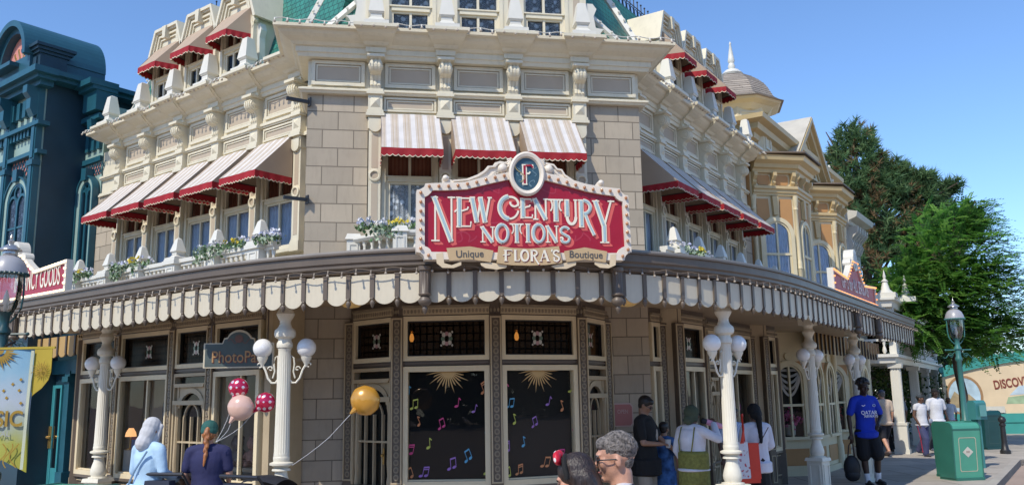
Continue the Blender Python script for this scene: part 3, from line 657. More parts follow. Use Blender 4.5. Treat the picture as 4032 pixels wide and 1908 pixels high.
def wing_dormers(fac, cs):
    out = [(-.47, 6.8), (.47, 6.8), (.47, 7.92), (.33, 8.34), (-.33, 8.34), (-.47, 7.92)]
    body = MB().prism(out, -1.0, .10); body.fb(-.47, -.33, .1, .14, 6.8, 7.86); body.fb(.33, .47, .1, .14, 6.8, 7.86); bm_ = body.mesh('dormer', [CREAM])
    trim = MB()
    edge = [(-.58, 7.82), (-.52, 7.98), (-.36, 8.40), (.36, 8.40), (.52, 7.98), (.58, 7.82)]; inn = [(-.52, 7.82), (-.475, 7.95), (-.33, 8.345), (.33, 8.345), (.475, 7.95), (.52, 7.82)]
    trim.prism(edge+inn[::-1], -.9, .20); trim.prism([(x*.93, z-.055) for x, z in edge]+[(x*.87, z-.085) for x, z in edge][::-1], .1, .165)
    for q0, q1, dd in ((.80, .74, .15), (.68, .64, .13)): trim.prism([(x*q0, z-(1-q0)*.62) for x, z in edge]+[(x*q1, z-(1-q1)*.62) for x, z in edge][::-1], .1, dd)
    trim.prism([(-.06, 8.385), (.06, 8.385), (.04, 8.16), (-.04, 8.16)], .1, .23)
    tm = trim.mesh('dormer_gable_trim', [CREAM])
    vols = [MB().prism([(.47, 6.82), (.66, 6.82), (.64, 6.95), (.55, 7.02), (.53, 7.5), (.57, 7.62), (.53, 7.74), (.47, 7.74)], -.05, .06), MB().prism([(-.47, 6.82), (-.66, 6.82), (-.64, 6.95), (-.55, 7.02), (-.53, 7.5), (-.57, 7.62), (-.53, 7.74), (-.47, 7.74)], -.05, .06)]
    volm = [q_.mesh('scroll_bracket', [WHITEP]) for q_ in vols]
    wf = m_window_frame(.62, 6.88, 7.8, 7.38); pn = m_pane(.44, 6.92, 7.72, .045); bl = m_curtain(.44, 7.4, 7.72, .024, .006, 3, SHADE); bl.name = 'blind'
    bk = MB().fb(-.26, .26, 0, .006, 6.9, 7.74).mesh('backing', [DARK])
    aw = m_awning(.82, 8.06, 7.56, .12, .52, .13, AWNB); va = m_valance(.82, 7.56, .13, .52, .13, .10, .075)
    for c in cs:
        D = obj('dormer', bm_, BL, fac, c); obj('dormer_gable_trim', tm, D); [obj('scroll_bracket', q_, D) for q_ in volm]
        f = obj('dormer_window', wf, BL, fac, c, .10)
        for nm, me in (('backing', bk), ('blind', bl), ('pane', pn)): obj(nm, me, f)
        A = obj('awning', aw, BL, fac, c); obj('valance', va, A)
wing_dormers(FL, [-4.54, -3.5, -2.45]); wing_dormers(FR, [2.48, 3.52, 4.57])
def cresting(fac, u0, u1, d, z):
    m = MB(); m.tube([(u0, -d, z), (u1, -d, z)], .012, 5); m.tube([(u0, -d, z+.22), (u1, -d, z+.22)], .010, 5)
    n = int((u1-u0)/.16)
    for i in range(n+1):
        x = u0+(u1-u0)*i/n; m.tube([(x, -d, z), (x, -d, z+.34)], .010, 5); m.ball((x, -d, z+.36), .02, 6)
        if i < n: m.tube([(x+.08+.06*cos(a*PI/6), -d, z+.11+.07*sin(a*PI/6)) for a in range(13)], .008, 4)
    B(m, 'iron_cresting', BLACKM, BL, fac)
cresting(FL, -5.35, -.6, -.7, 8.78); cresting(FR, .4, 5.3, -.7, 8.78)
# festoon lights along the cornices
def festoon(name_lab, fac, pts, n, parent=None):
    m = MB(); P = [Vector((p[0], -p[1], p[2])) for p in pts]; L_ = sum((b-a).length for a, b in zip(P, P[1:])); path = []
    for a, b in zip(P, P[1:]):
        k = max(2, int((b-a).length/.055))
        for i in range(k): path.append(a.lerp(b, i/k))
    path.append(P[-1]); q = 0
    path = [p+Vector((0, 0, .012*sin(i*.9))) for i, p in enumerate(path)]
    m.tube(path, .0075, 4, 0)
    for i in range(0, len(path), max(1, int(len(path)/n))):
        p = path[i]; m.cap(p, p+Vector((0, -.012, -.03)), .012, .010, 6, 0); m.ball(p+Vector((.0, -.02, -.050)), .020 if 'cornice' in name_lab else .0145, 8, 1)
    o = B(m, 'string_lights', [WHITEP if 'cornice' in name_lab else TAUPE, BULB], None, fac); tag(o, name_lab, 'string lights')
    return o
festoon('string of clear bulbs along the cornice edge above the left wing awnings', FL, [(-6.8, .46, 6.80), (-.3, .46, 6.80)], 46)
festoon('string of clear bulbs along the cornice edge of the centre facade', FC, [(-2.84, .54, 6.80), (2.84, .54, 6.80)], 34)
festoon('string of clear bulbs along the cornice edge above the right wing awnings', FR, [(.4, .46, 6.80), (6.8, .46, 6.80)], 46)
# ------------------------------------------------------------------ shopfronts under the canopy
LEAD = brick_mat('leaded_dark_glass', (.052, .034, .022), (.003, .003, .003), .085, .10, offset=0, msize=.011, bump=.15, rough=.2, var=.35); LEAD.node_tree.nodes['Principled BSDF'].inputs['Specular IOR Level'].default_value = .06
PET1 = mat('pale_stained_glass', (.50, .47, .42), .2, .15); PET2 = mat('pink_stained_glass', (.40, .24, .25), .2, .2); PET3 = mat('green_stained_glass', (.12, .17, .12), .2, .2)
SUNG = mat('gold_decal', (.55, .36, .15), .5, .1)
NOTES = [mat('decal_'+n, c, .5, .05) for n, c in (('blue', (.10, .36, .58)), ('orange', (.62, .25, .10)), ('pink', (.60, .06, .22)), ('lime', (.52, .56, .10)), ('violet', (.32, .16, .50)))]
_nt, _b, _L = nodes_of(LEAD); _t = _nt.nodes.new('ShaderNodeBsdfTransparent'); _t.inputs[0].default_value = (.5, .42, .34, 1); _mx = _nt.nodes.new('ShaderNodeMixShader'); _mx.inputs[0].default_value = .3
_L(_b.outputs[0], _mx.inputs[1]); _L(_t.outputs[0], _mx.inputs[2]); _L(_mx.outputs[0], _nt.nodes['Material Output'].inputs[0])
FLOWER = None
def flower_mesh():
    m = MB()
    for k in range(4):
        a = PI/4+k*PI/2; cx, cz = .055*cos(a), .065*sin(a); m.prism([(cx+.032*cos(t*PI/6)*abs(cos(a))+.0, cz+.03*sin(t*PI/6)) for t in range(12)], 0, .004, 0)
        a = k*PI/2; cx, cz = .05*cos(a), .06*sin(a); m.prism([(cx+.024*cos(t*PI/6), cz+.026*sin(t*PI/6)) for t in range(12)], 0, .006, 1 if k % 2 else 2)
    for sx in (-1, 1):
        for sz in (-1, 1): m.prism([(sx*.07+.012*cos(t*PI/4), sz*.08+.014*sin(t*PI/4)) for t in range(8)], 0, .007, 0)
    return m.mesh('stained_glass_flower', [PET1, PET2, PET3])
FLOWER = flower_mesh()
def sun_decal(r, n=15):
    m = MB()
    for k in range(n):
        a = PI+PI*(k+.5)/n; b = .5*PI/n*.9; R = r*(1 if k % 2 == 0 else .72)
        w1 = [(r*.30*cos(a-b), r*.30*sin(a-b)), (r*.62*cos(a-b*.5)-.02*r*sin(a), r*.62*sin(a-b*.5)+.02*r*cos(a)), (R*cos(a+.06), R*sin(a+.06)), (r*.62*cos(a+b*.7), r*.62*sin(a+b*.7)), (r*.30*cos(a+b), r*.30*sin(a+b))]
        m.prism(w1, 0, .002)
    m.prism(arc(0, 0, r*.30, r*.30, 180, 360, 14), .0, .003); return m.mesh('sun_decal', [SUNG])
def note_decal(kind, s, mt):
    m = MB(); el = lambda x, z: [(x+.028*s*cos(t*PI/5)+.0, z+.020*s*sin(t*PI/5)+.008*s*cos(t*PI/5)) for t in range(10)]
    if kind == 0: m.prism(el(0, 0), 0, .002); m.ribbon([(.026*s, 0), (.026*s, .13*s)], .008*s, 0, 0, .002); m.ribbon([(.026*s, .13*s), (.055*s, .10*s)], .016*s, .0002, 0, .002)
    else:
        m.prism(el(0, 0), 0, .002); m.prism(el(.075*s, .02*s), 0, .002)
        m.ribbon([(.026*s, 0), (.026*s, .13*s)], .008*s, 0, 0, .002); m.ribbon([(.10*s, .02*s), (.10*s, .15*s)], .008*s, .0, 0, .002); m.ribbon([(.024*s, .128*s), (.102*s, .148*s)], .022*s, .0002, 0, .002)
        if kind == 2: m.ribbon([(.024*s, .098*s), (.102*s, .118*s)], .014*s, .0002, 0, .002)
    return m.mesh('note_decal', [mt])
PILW = .17
def shop_pilaster(fac, u, d=0, z1=2.72):
    m = MB(); m.fb(-.085, .085, -.1, .05, 0, .62, 0); m.fb(-.078, .078, -.1, .045, .62, z1, 0)
    m.frame(-.07, .07, .66, z1-.02, .018, .045, .062, 1); m.frame(-.055, .055, .08, .56, .015, .05, .062, 1)
    n = 22
    for i in range(n):
        z = .74+i*(z1-.84)/(n-1); m.prism([(.036*cos(t*PI/6), z+.040*sin(t*PI/6)) for t in range(12)], .045, .056, 2); m.prism([(.018*cos(t*PI/4), z+.020*sin(t*PI/4)) for t in range(8)], .056, .060, 0)
    return B(m, 'shop_pilaster', [TAUPE, TAUPE2, TAUPED], BL, fac, u, d)
CREAMS = mat('shopfront_cream_paint', (.69, .58, .385), .45, .06, 2.5, dirt=.15)
def facet(p0, p1, kind='window', mull=1, backing='dark', zs=(.64, 2.09), zt=(2.17, 2.70), fl=True):
    """one flat shopfront panel between two plan points"""
    p0 = Vector(p0[:2]); p1 = Vector(p1[:2]); t = p1-p0; w = t.length; th = math.atan2(t.y, t.x); c = (p0+p1)/2; fac = (c.x, c.y, th); h = w/2
    if kind == 'wall': B(MB().fb(-h-.06, h+.06, -.12, .0, 0, 3.0), 'shop_wall', TAUPE2, BL, fac); return fac, w, None
    m = MB(); m.fb(-h, h, -.12, 0, 0, .12); m.fb(-h, h, -.12, -.03, .12, zs[0]-.06); m.frame(-h+.05, h-.05, .17, zs[0]-.10, .02, -.03, -.005, 1); m.fb(-h-.01, h+.01, -.12, .04, zs[0]-.06, zs[0]-.02)
    m.fb(-h, h, -.12, .0, zt[0]-.07, zt[0]-.01); m.fb(-h, h, -.14, .02, zt[0]-.055, zt[0]-.03); m.fb(-h, h, -.12, .01, zt[1]+.02, 3.05)
    B(m, 'shop_wall', [TAUPE, TAUPE2], BL, fac)
    h = max(.04, w/2-.07)
    m = MB(); m.fb(-h, h, .01, .03, zt[1]+.035, zt[1]+.125, 0); n = int(w/.045)
    for i in range(n): x = -h+(i+.5)*w/n; m.prism([(x+.016*cos(k*PI/4), zt[1]+.08+.026*sin(k*PI/4)) for k in range(8)], .03, .036, 1)
    m.fb(-h-.01, h+.01, .0, .06, zt[1]+.125, zt[1]+.155, 1)
    B(m, 'carved_fascia', [TAUPE2, TAUPED], BL, fac)
    # transom light of leaded glass
    f = B(MB().frame(-h, h, zt[0]-.01, zt[1]+.02, .058, -.08, .03), 'transom_window', CREAMS, BL, fac)
    g = MB().frame(-h+.05, h-.05, zt[0]+.04, zt[1]-.03, .022, -.06, -.01).mesh('transom_sash', [BLACKM]); obj('transom_sash', g, f)
    obj('leaded_pane', MB().fb(-h+.06, h-.06, -.07, -.05, zt[0]+.045, zt[1]-.035).mesh('leaded_pane', [LEAD]), f)
    if fl:
        q = obj('stained_glass_flower', FLOWER, f); q.location = (0, .048, (zt[0]+zt[1])/2); s = min(1.0, w/.55); q.scale = (s, 1, 1.05)
    # main light or door
    if kind == 'window':
        fr = MB().frame(-h, h, zs[0]-.02, zs[1], .068, -.08, .035).frame(-h+.05, h-.05, zs[0]+.05, zs[1]-.05, .018, -.06, .0)
        for k in range(1, mull): x = -h+w*k/mull; fr.fb(x-.016, x+.016, -.06, -.005, zs[0]+.05, zs[1]-.05)
        f = B(fr, 'shop_window', CREAMS, BL, fac)
    else:
        fr = MB().frame(-h, h, .02, zs[1], .045, -.08, .035); a = h-.09; dw = 2*a
        fr.frame(-a-.03, a+.03, .10, zs[1]-.14, .05, -.06, .0)
        fr.prism(arc(0, 1.62, a, .26, 0, 180, 14)+[(-a, zs[1]-.14), (a, zs[1]-.14)], -.05, -.01)
        fr.prism(arc(0, 1.62, a*1.0, .27, 0, 180, 14)+arc(0, 1.62, a*.82, .20, 180, 0, 14), -.04, .006)
        for x in (-a*.55, 0, a*.55): fr.fb(x-.010, x+.010, -.05, -.005, .30, 1.5)
        for z in (.30, .52, 1.16): fr.fb(-a, a, -.05, -.006, z-.012, z+.012)
        fr.ribbon(arc(0, 1.45, a*.55, .22, 0, 180, 12), .02, -.03, 0, .02); fr.fb(-a, a, -.06, -.01, .1, .3)
        for s in (-1, 1): fr.lathe([(.022, .6), (.03, .66), (.018, .75), (.026, .9), (.018, 1.5), (.03, 1.58), (.034, 1.66)], (s*(a+.01), -.005, 0), 8)
        fr.fb(-a-.06, a+.06, -.02, .05, 1.66, 1.72); fr.prism([(-a-.02, 1.9), (a+.02, 1.9), (a+.06, 1.95), (-a-.06, 1.95)], -.02, .05)
        f = B(fr, 'shop_door', TAUPE2, BL, fac)
        obj('door_handle', MB().cap((a*.8, -.03, .9), (a*.8, -.03, 1.08), .012, .012, 6).ball((a*.8, -.05, 1.0), .022, 8).mesh('door_handle', [BRASS]), f)
    obj('shop_pane', MB().add([(-h+.05, .045, (zs[0] if kind == 'window' else .1)+.04), (h-.05, .045, (zs[0] if kind == 'window' else .1)+.04), (h-.05, .045, zs[1]-.05), (-h+.05, .045, zs[1]-.05)], [(0, 1, 2, 3)]).mesh('shop_pane', [GLASSB]), f)
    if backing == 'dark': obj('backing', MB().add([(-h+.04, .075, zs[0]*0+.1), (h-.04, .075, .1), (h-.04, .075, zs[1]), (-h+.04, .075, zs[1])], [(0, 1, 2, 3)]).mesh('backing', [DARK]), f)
    return fac, w, f
# curved central bow
BOW = [fpos(FC, u, d) for u, d in ((-1.76, .06), (-1.17, .80), (.04, 1.08), (1.22, .80), (1.76, .06))]
fw1 = facet(BOW[0], BOW[1], 'door'); fwL = facet(BOW[1], BOW[2]); fwR = facet(BOW[2], BOW[3]); fw4 = facet(BOW[3], BOW[4], 'door')
for i, p in enumerate(BOW):
    a = [33, 15, 0, -15, -33][i]; shop_pilaster((p.x, p.y, FC[2]-rad(a)), 0, -.0)
rnd = random.Random(3)
for (fac, w, f), sunx in ((fwL, .02), (fwR, .0)):
    s = obj('sun_decal', sun_decal(.29), f); s.location = (sunx, .040, 2.03)
    spots = [(-.42, 1.78), (-.38, 1.60), (.38, 1.78), (.28, 1.55), (-.08, 1.35), (.42, 1.30), (-.2, 1.12), (-.42, .74), (-.28, .78), (.10, 1.62), (.2, .95), (.40, .80), (-.30, 1.40), (.02, .86), (-.44, 1.05)]
    for k, (x, z) in enumerate(spots):
        nd = obj('note_decal', note_decal((k*7) % 3, .72+.2*rnd.random(), NOTES[(k*3+(0 if f is fwL[2] else 2)) % 5]), f); nd.location = (x*w/1.05, .040, z-.03); nd.rotation_euler = (0, rnd.uniform(-.4, .3), 0)
# left shopfront facets
LS = [fpos(FL, u, d) for u, d in ((-5.3, .30), (-4.9, 1.12), (-3.52, 1.22), (-2.02, 1.22), (-1.02, 1.26), (.15, 1.28))]
RSF = [fpos(FR, u, d) for u, d in ((.0, .585), (.42, .60), (.54, .82), (1.5, .84), (2.15, .60), (2.72, .60), (4.5, .60), (4.68, .80), (5.3, .82), (5.62, .45))]
SHOPF = {}
for i, (k, mu) in enumerate((('window', 1), ('window', 2), ('window', 2), ('door', 1), ('window', 2))):
    SHOPF['L%d' % i] = facet(LS[i], LS[i+1], k, mu, backing=None if i in (1, 2, 4) else 'dark')
for i, (k, mu) in enumerate((('window', 1), ('wall', 1), ('window', 2), ('window', 1), ('door', 1), ('window', 2), ('wall', 1), ('window', 2), ('window', 1))):
    SHOPF['R%d' % i] = facet(RSF[i], RSF[i+1], k, mu, backing=None if i in (0, 2, 5, 7) else 'dark')
for pts, fc in ((LS, FL), (RSF, FR)):
    for i in range(1, len(pts)-1):
        a = (pts[i]-pts[i-1]).normalized(); b = (pts[i+1]-pts[i]).normalized(); t = a+b; shop_pilaster((pts[i].x, pts[i].y, math.atan2(t.y, t.x)), 0, .0)
# lower stone piers either side of the bow, and lower walls
B(MB().fb(-2.42, -1.76, -.5, 0, 0, 3.3), 'stone_pier_wall', STONE, BL, FC); B(MB().fb(1.76, 2.42, -.5, 0, 0, 3.3), 'stone_pier_wall', STONE, BL, FC)
B(MB().fb(-1.76, 1.76, -1.0, -.95, 0, 3.3).fb(-1.76, 1.76, -.95, -.08, 3.2, 3.3), 'shop_interior', DARKB, BL, FC)
# shop interiors: floor, back walls, stock
INT = mat('shop_interior_wall', (.42, .36, .28), .9, .15, 1.5); INF = mat('shop_interior_floor', (.10, .07, .05), .6, .2)
def interior(fac, u0, u1, dd, dp):
    m = MB(); m.fb(u0, u1, dd-.04, dd, 0, 3.0, 0); m.fb(u0, u1, dd, dd+dp, .0, .04, 1); m.fb(u0, u1, dd, dd+dp, 2.2, 2.24, 0); m.fb(u0, u0+.03, dd, dd+.42, 0, 3, 0); m.fb(u1-.03, u1, dd, dd+.42, 0, 3, 0)
    B(m, 'shop_interior', [INT, INF], BL, fac)
interior(FL, -4.85, .10, .06, 1.02); interior(FR, .1, 5.5, .06, .42)
B(MB().prism([(p.x, p.y) for p in (fpos(FL, .15, 1.28), fpos(FL, .22, 1.24), fpos(FL, .06, .60), fpos(FL, -.02, .62))], 0, 3.0, plane='xy'), 'shop_wall', TAUPE2, BL, W0)
B(MB().fb(5.55, 6.78, -.5, .30, 0, 3.3), 'shop_wall', TAUPE2, BL, FR)
def shirt(fac, u, d, z, s, c, nm='display_shirt', lab='', grp='shirts displayed in the shop windows'):
    m = MB().prism([(-.10, 0), (.10, 0), (.11, .2), (.20, .15), (.24, .24), (.13, .36), (.05, .39), (-.05, .39), (-.13, .36), (-.24, .24), (-.20, .15), (-.11, .2)], -.03, .03)
    m.cap((0, 0, .34), (0, 0, .44), .03, .028, 8)
    o = B(m, nm, mat('cloth_%s' % nm+str(c), c, .85, .12, 6), None, fac, u, d, z); o.scale = (s, s, s); tag(o, lab, 'shirt', grp); return o
shirt(FR, 3.55, .42, 1.10, 1.1, (.55, .53, .52), lab='white printed shirt on a form in the wide shop window of the right wing')
shirt(FR, 4.1, .40, 1.25, .8, (.40, .12, .25), lab='pink shirt hanging behind the column in the right wing window')
shirt(FR, .25, .40, 1.35, .9, (.45, .38, .40), lab='pale pink shirt hanging in the window behind the man in black')
shirt(FR, 1.05, .58, 1.3, .9, (.30, .42, .44), lab='pale blue shirt hanging in the window above the green headscarf')
def display_things():
    cab = thing('display_cabinet', 'white display cabinet with drawers inside the left shop window', 'cabinet', tuple(fpos(FL, -3.9, .7)), FL[2])
    B(MB().box(-.28, .28, -.14, .14, .05, .98), 'body', mat('white_cabinet', (.42, .39, .35), .5), cab)
    for k in range(3):
        B(MB().box(-.25, .25, -.155, -.14, .62+k*.12-.24, .72+k*.12-.24), 'drawer', mat('white_cabinet_front', (.50, .47, .42), .5), cab)
    lp = thing('table_lamp', 'small table lamp with glowing orange shade on the display cabinet', 'lamp', tuple(fpos(FL, -4.0, .70, .98)), 0)
    B(MB().lathe([(.05, 0), (.05, .015), (.015, .03), (.012, .18), (.015, .22)], seg=12), 'stand', BRASS, lp, smooth=True); B(MB().lathe([(.085, .20), (.075, .26), (.035, .33)], seg=14), 'lamp_shade', mat('lit_lamp_shade', (.9, .45, .18), .6, 0, emit=.9), lp, smooth=True)
    bx = thing('gift_box', 'blue gift box with red lid on the display cabinet', 'box', tuple(fpos(FL, -3.75, .68, .98)), FL[2]+.3)
    B(MB().box(-.09, .09, -.08, .08, 0, .16), 'box_body', mat('blue_box', (.05, .14, .35), .6), bx); B(MB().box(-.095, .095, -.085, .085, .16, .2), 'lid', mat('red_box_lid', (.4, .05, .06), .6), bx)
    plq = thing('oval_plaque', 'dark oval plaque on the shop back wall beside the orange lamp', 'plaque', tuple(fpos(FL, -3.95, .12, 1.55)), FL[2])
    B(MB().prism(arc(0, 0, .12, .24, 0, 360, 24)[:-1], 0, .03), 'frame', mat('plaque_rim', (.12, .07, .04), .5), plq); B(MB().prism(arc(0, 0, .10, .21, 0, 360, 24)[:-1], .03, .035), 'panel', mat('plaque_face', (.12, .20, .26), .5, .6, 9), plq)
    for i, (u, d, z, c, lb) in enumerate(((-.95, .85, .85, (.35, .33, .34), 'grey plush toy sitting low in the window beside the photo sign'), (-.6, .85, .85, (.40, .22, .18), 'reddish plush toy sitting low in the window beside the photo sign'))):
        m = MB(); m.ball((0, 0, .12), .11, 12); m.ball((0, -.02, .29), .085, 12); m.ball((-.07, 0, .36), .035, 8); m.ball((.07, 0, .36), .035, 8); m.cap((-.08, -.05, .16), (-.14, -.12, .08), .03, .03, 8); m.cap((.08, -.05, .16), (.14, -.12, .08), .03, .03, 8); m.cap((-.06, -.06, .05), (-.08, -.18, .04), .04, .04, 8); m.cap((.06, -.06, .05), (.08, -.18, .04), .04, .04, 8)
        o = B(m, 'plush_toy', mat('plush%d' % i, c, .95, .15, 9), None, FL, u, d, z, smooth=True); tag(o, lb, 'toy', 'plush toys in the shop windows')
    # lower shelf carrying the toys
    B(MB().fb(-1.0, .05, .6, 1.1, .80, .85), 'display_shelf', INT, BL, FL)
    # pendant lamps seen through the leaded lights of the bow
    LG = mat('lit_filament_lamp', (1, .55, .16), .4, 0, emit=14.0)
    for u, d, lb in ((-.98, .55, 'lit warm ceiling lamp glowing behind the left leaded light of the bow window'), (.38, .7, 'lit warm ceiling lamp glowing behind the right leaded light of the bow window')):
        t = thing('pendant_lamp', lb, 'lamp', tuple(fpos(FC, u, d, 2.36)), 0, 'warm lamps inside the bow'); B(MB().lathe([(.015, .06), (.03, .09), (.028, .13), (.012, .17)], seg=10), 'lamp_glow', LG, t, smooth=True); B(MB().lathe([(.01, .18), (.05, .19), (.01, .22), (.006, .5)], seg=10), 'stem', BRASS, t)
display_things()
# ------------------------------------------------------------------ canopy
HL = Vector((cos(FL[2]), sin(FL[2]))); HR = Vector((cos(FR[2]), sin(FR[2])))
P0 = fpos(FL, -.3, 2.40); P3 = fpos(FR, .95, 2.66); P0 = Vector((P0.x, P0.y)); P3 = Vector((P3.x, P3.y))
nC = Vector((sin(FC[2]), -cos(FC[2]))); OCv = Vector((FC[0], FC[1]))
d0 = (P0-OCv).dot(nC); d3 = (P3-OCv).dot(nC)
hh = (3.12-(d0+d3)/2)*8/3/((HL-HR).dot(nC))
P1 = P0+HL*hh; P2 = P3-HR*hh
def bez(t): return P0*(1-t)**3+P1*3*t*(1-t)**2+P2*3*t*t*(1-t)+P3*t**3
EDGE = [Vector((p.x, p.y)) for p in [fpos(FL, u, 2.40) for u in (-6.35, -5.4, -4.4, -3.4, -2.4, -1.4)]]+[bez(i/28) for i in range(29)]+[Vector((p.x, p.y)) for p in [fpos(FR, u, 2.66) for u in (2, 3, 4, 5, 6, 7, 8, 9, 9.75)]]
def resample(P, off, step):
    n = len(P); Q = []
    for i in range(n):
        t = (P[min(i+1, n-1)]-P[max(i-1, 0)]).normalized(); Q.append(P[i]+Vector((t.y, -t.x))*off)
    L_ = [0]
    for a, b in zip(Q, Q[1:]): L_.append(L_[-1]+(b-a).length)
    N = int(round(L_[-1]/step)); out = []
    for k in range(N+1):
        s = L_[-1]*k/N; i = max(j for j in range(n-1) if L_[j] <= s+1e-9); f = (s-L_[i])/(L_[i+1]-L_[i]); p = Q[i].lerp(Q[i+1], f)
        a, b = Q[max(i-1, 0)], Q[min(i+2, n-1)]; t = (b-a).normalized(); out.append((p, math.atan2(t.y, t.x)))
    return out
CAN = thing('storefront_canopy', 'brown canopy with cream scalloped valance running round the corner shop', 'canopy', (0, 9, 0))
GUT = [(-.55, 3.30), (-.55, 2.96), (-.10, 2.96), (-.10, 3.00), (-.06, 3.02), (-.055, 3.05), (-.02, 3.07), (-.02, 3.10), (.0, 3.12), (.0, 3.20), (.025, 3.205), (.025, 3.225), (-.02, 3.235)]
B(MB().sweep([(p.x, p.y) for p in EDGE], GUT), 'gutter_cornice', TAUPE, CAN, W0)
# ceiling and lead roof between the gutter and the walls
inner = [fpos(FL, -6.35, -.05), fpos(FL, -.2, -.05), fpos(FC, -2.1, -.08), fpos(FC, 2.1, -.08), fpos(FR, .2, -.05), fpos(FR, 9.75, -.05)]
edge_in = [p for p, a in resample(EDGE, -.3, .4)]
poly = [(p.x, p.y) for p in edge_in]+[(p.x, p.y) for p in inner[::-1]]
B(MB().prism(poly, 2.93, 2.965, plane='xy'), 'ceiling', SOFFIT, CAN, W0)
B(MB().prism([(p.x, p.y) for p, a in resample(EDGE, -.04, .4)]+[(p.x, p.y) for p in inner[::-1]], 3.24, 3.262, plane='xy'), 'lead_roof', mat('lead_roof', (.30, .27, .24), .6, .12, 2), CAN, W0)
vm = MB().prism([(-.126, 2.99), (-.126, 2.79)]+arc(0, 2.79, .126, .115, 180, 360, 14)[1:-1]+[(.126, 2.79), (.126, 2.99)], -.008, .008).mesh('valance_panel', [mat('valance_panel_paint', (.57, .51, .39), .5, .06, 3, dirt=.25)])
sm = MB(); sm.fb(-.024, .024, -.012, .026, 2.745, 2.99); sm.fb(-.03, .03, -.015, .03, 2.985, 3.0); smesh0 = sm.mesh('slat', [TAUPE])
sm = MB(); sm.fb(-.024, .024, -.012, .026, 2.745, 2.99); sm.fb(-.03, .03, -.015, .03, 2.985, 3.0); sm.lathe([(.02, .0), (.026, -.012), (.016, -.024), (.028, -.045), (.024, -.07), (.008, -.10), (.002, -.108)], (0, -.006, 2.745), 10); smesh = sm.mesh('slat', [TAUPE], True)
vp = resample(EDGE, -.075, .275)
NV = len(vp)-1
for k in range(NV):
    a, b = vp[k], vp[k+1]; c = (a[0]+b[0])/2; t = b[0]-a[0]; obj('valance_panel', vm, CAN, (c.x, c.y, math.atan2(t.y, t.x)))
for k in range(NV+1):
    p, a = vp[k]; obj('slat', smesh0 if k % 9 == 4 else smesh, CAN, (p.x, p.y, a))
# fluted pendant posts on the canopy edge
pm = MB(); seg = 20; pr = [(.06, 2.735), (.068, 2.75), (.062, 2.765), (.062, 2.99), (.075, 3.0), (.075, 3.04)]
pm.lathe(pr, seg=24, flute=.14, fl=(2.76, 2.992)); pm.lathe([(.03, 2.74), (.04, 2.735), (.045, 2.725), (.068, 2.695), (.07, 2.675), (.058, 2.65), (.022, 2.625), (.028, 2.61), (.03, 2.60), (.022, 2.575), (.004, 2.545)][::-1], seg=18)
pmesh = pm.mesh('pendant_post', [TAUPE], True)
for fc, u, d in ((FC, -.97, 3.0), (FC, 1.09, 3.0), (FL, -4.45, 2.40), (FR, 3.85, 2.66), (FR, 5.6, 2.66)): obj('pendant_post', pmesh, CAN, fc, u, d)
festoon('string of clear bulbs below the brown canopy gutter', W0, [(p.x, -p.y, 3.03) for p, a in resample(EDGE, .03, .5)], 118)
# round lamps under the canopy
def ceiling_lamp(u, d, fac, lab):
    t = thing('ceiling_lamp', lab, 'lamp', tuple(fpos(fac, u, d, 2.93)), 0, 'lamps under the canopy ceiling')
    B(MB().lathe([(.17, -.02), (.17, .0)], seg=18), 'mount', BLACKM, t); B(MB().lathe([(.005, -.125), (.09, -.11), (.15, -.065), (.16, -.02)], seg=20), 'lamp_bowl', mat('amber_lamp_bowl', (.55, .36, .14), .25, .2, 20, emit=.12), t, smooth=True)
ceiling_lamp(-1.75, 1.05, FC, 'amber bowl lamp under the canopy left of the bow window'); ceiling_lamp(1.75, 1.2, FC, 'amber bowl lamp under the canopy right of the bow window')

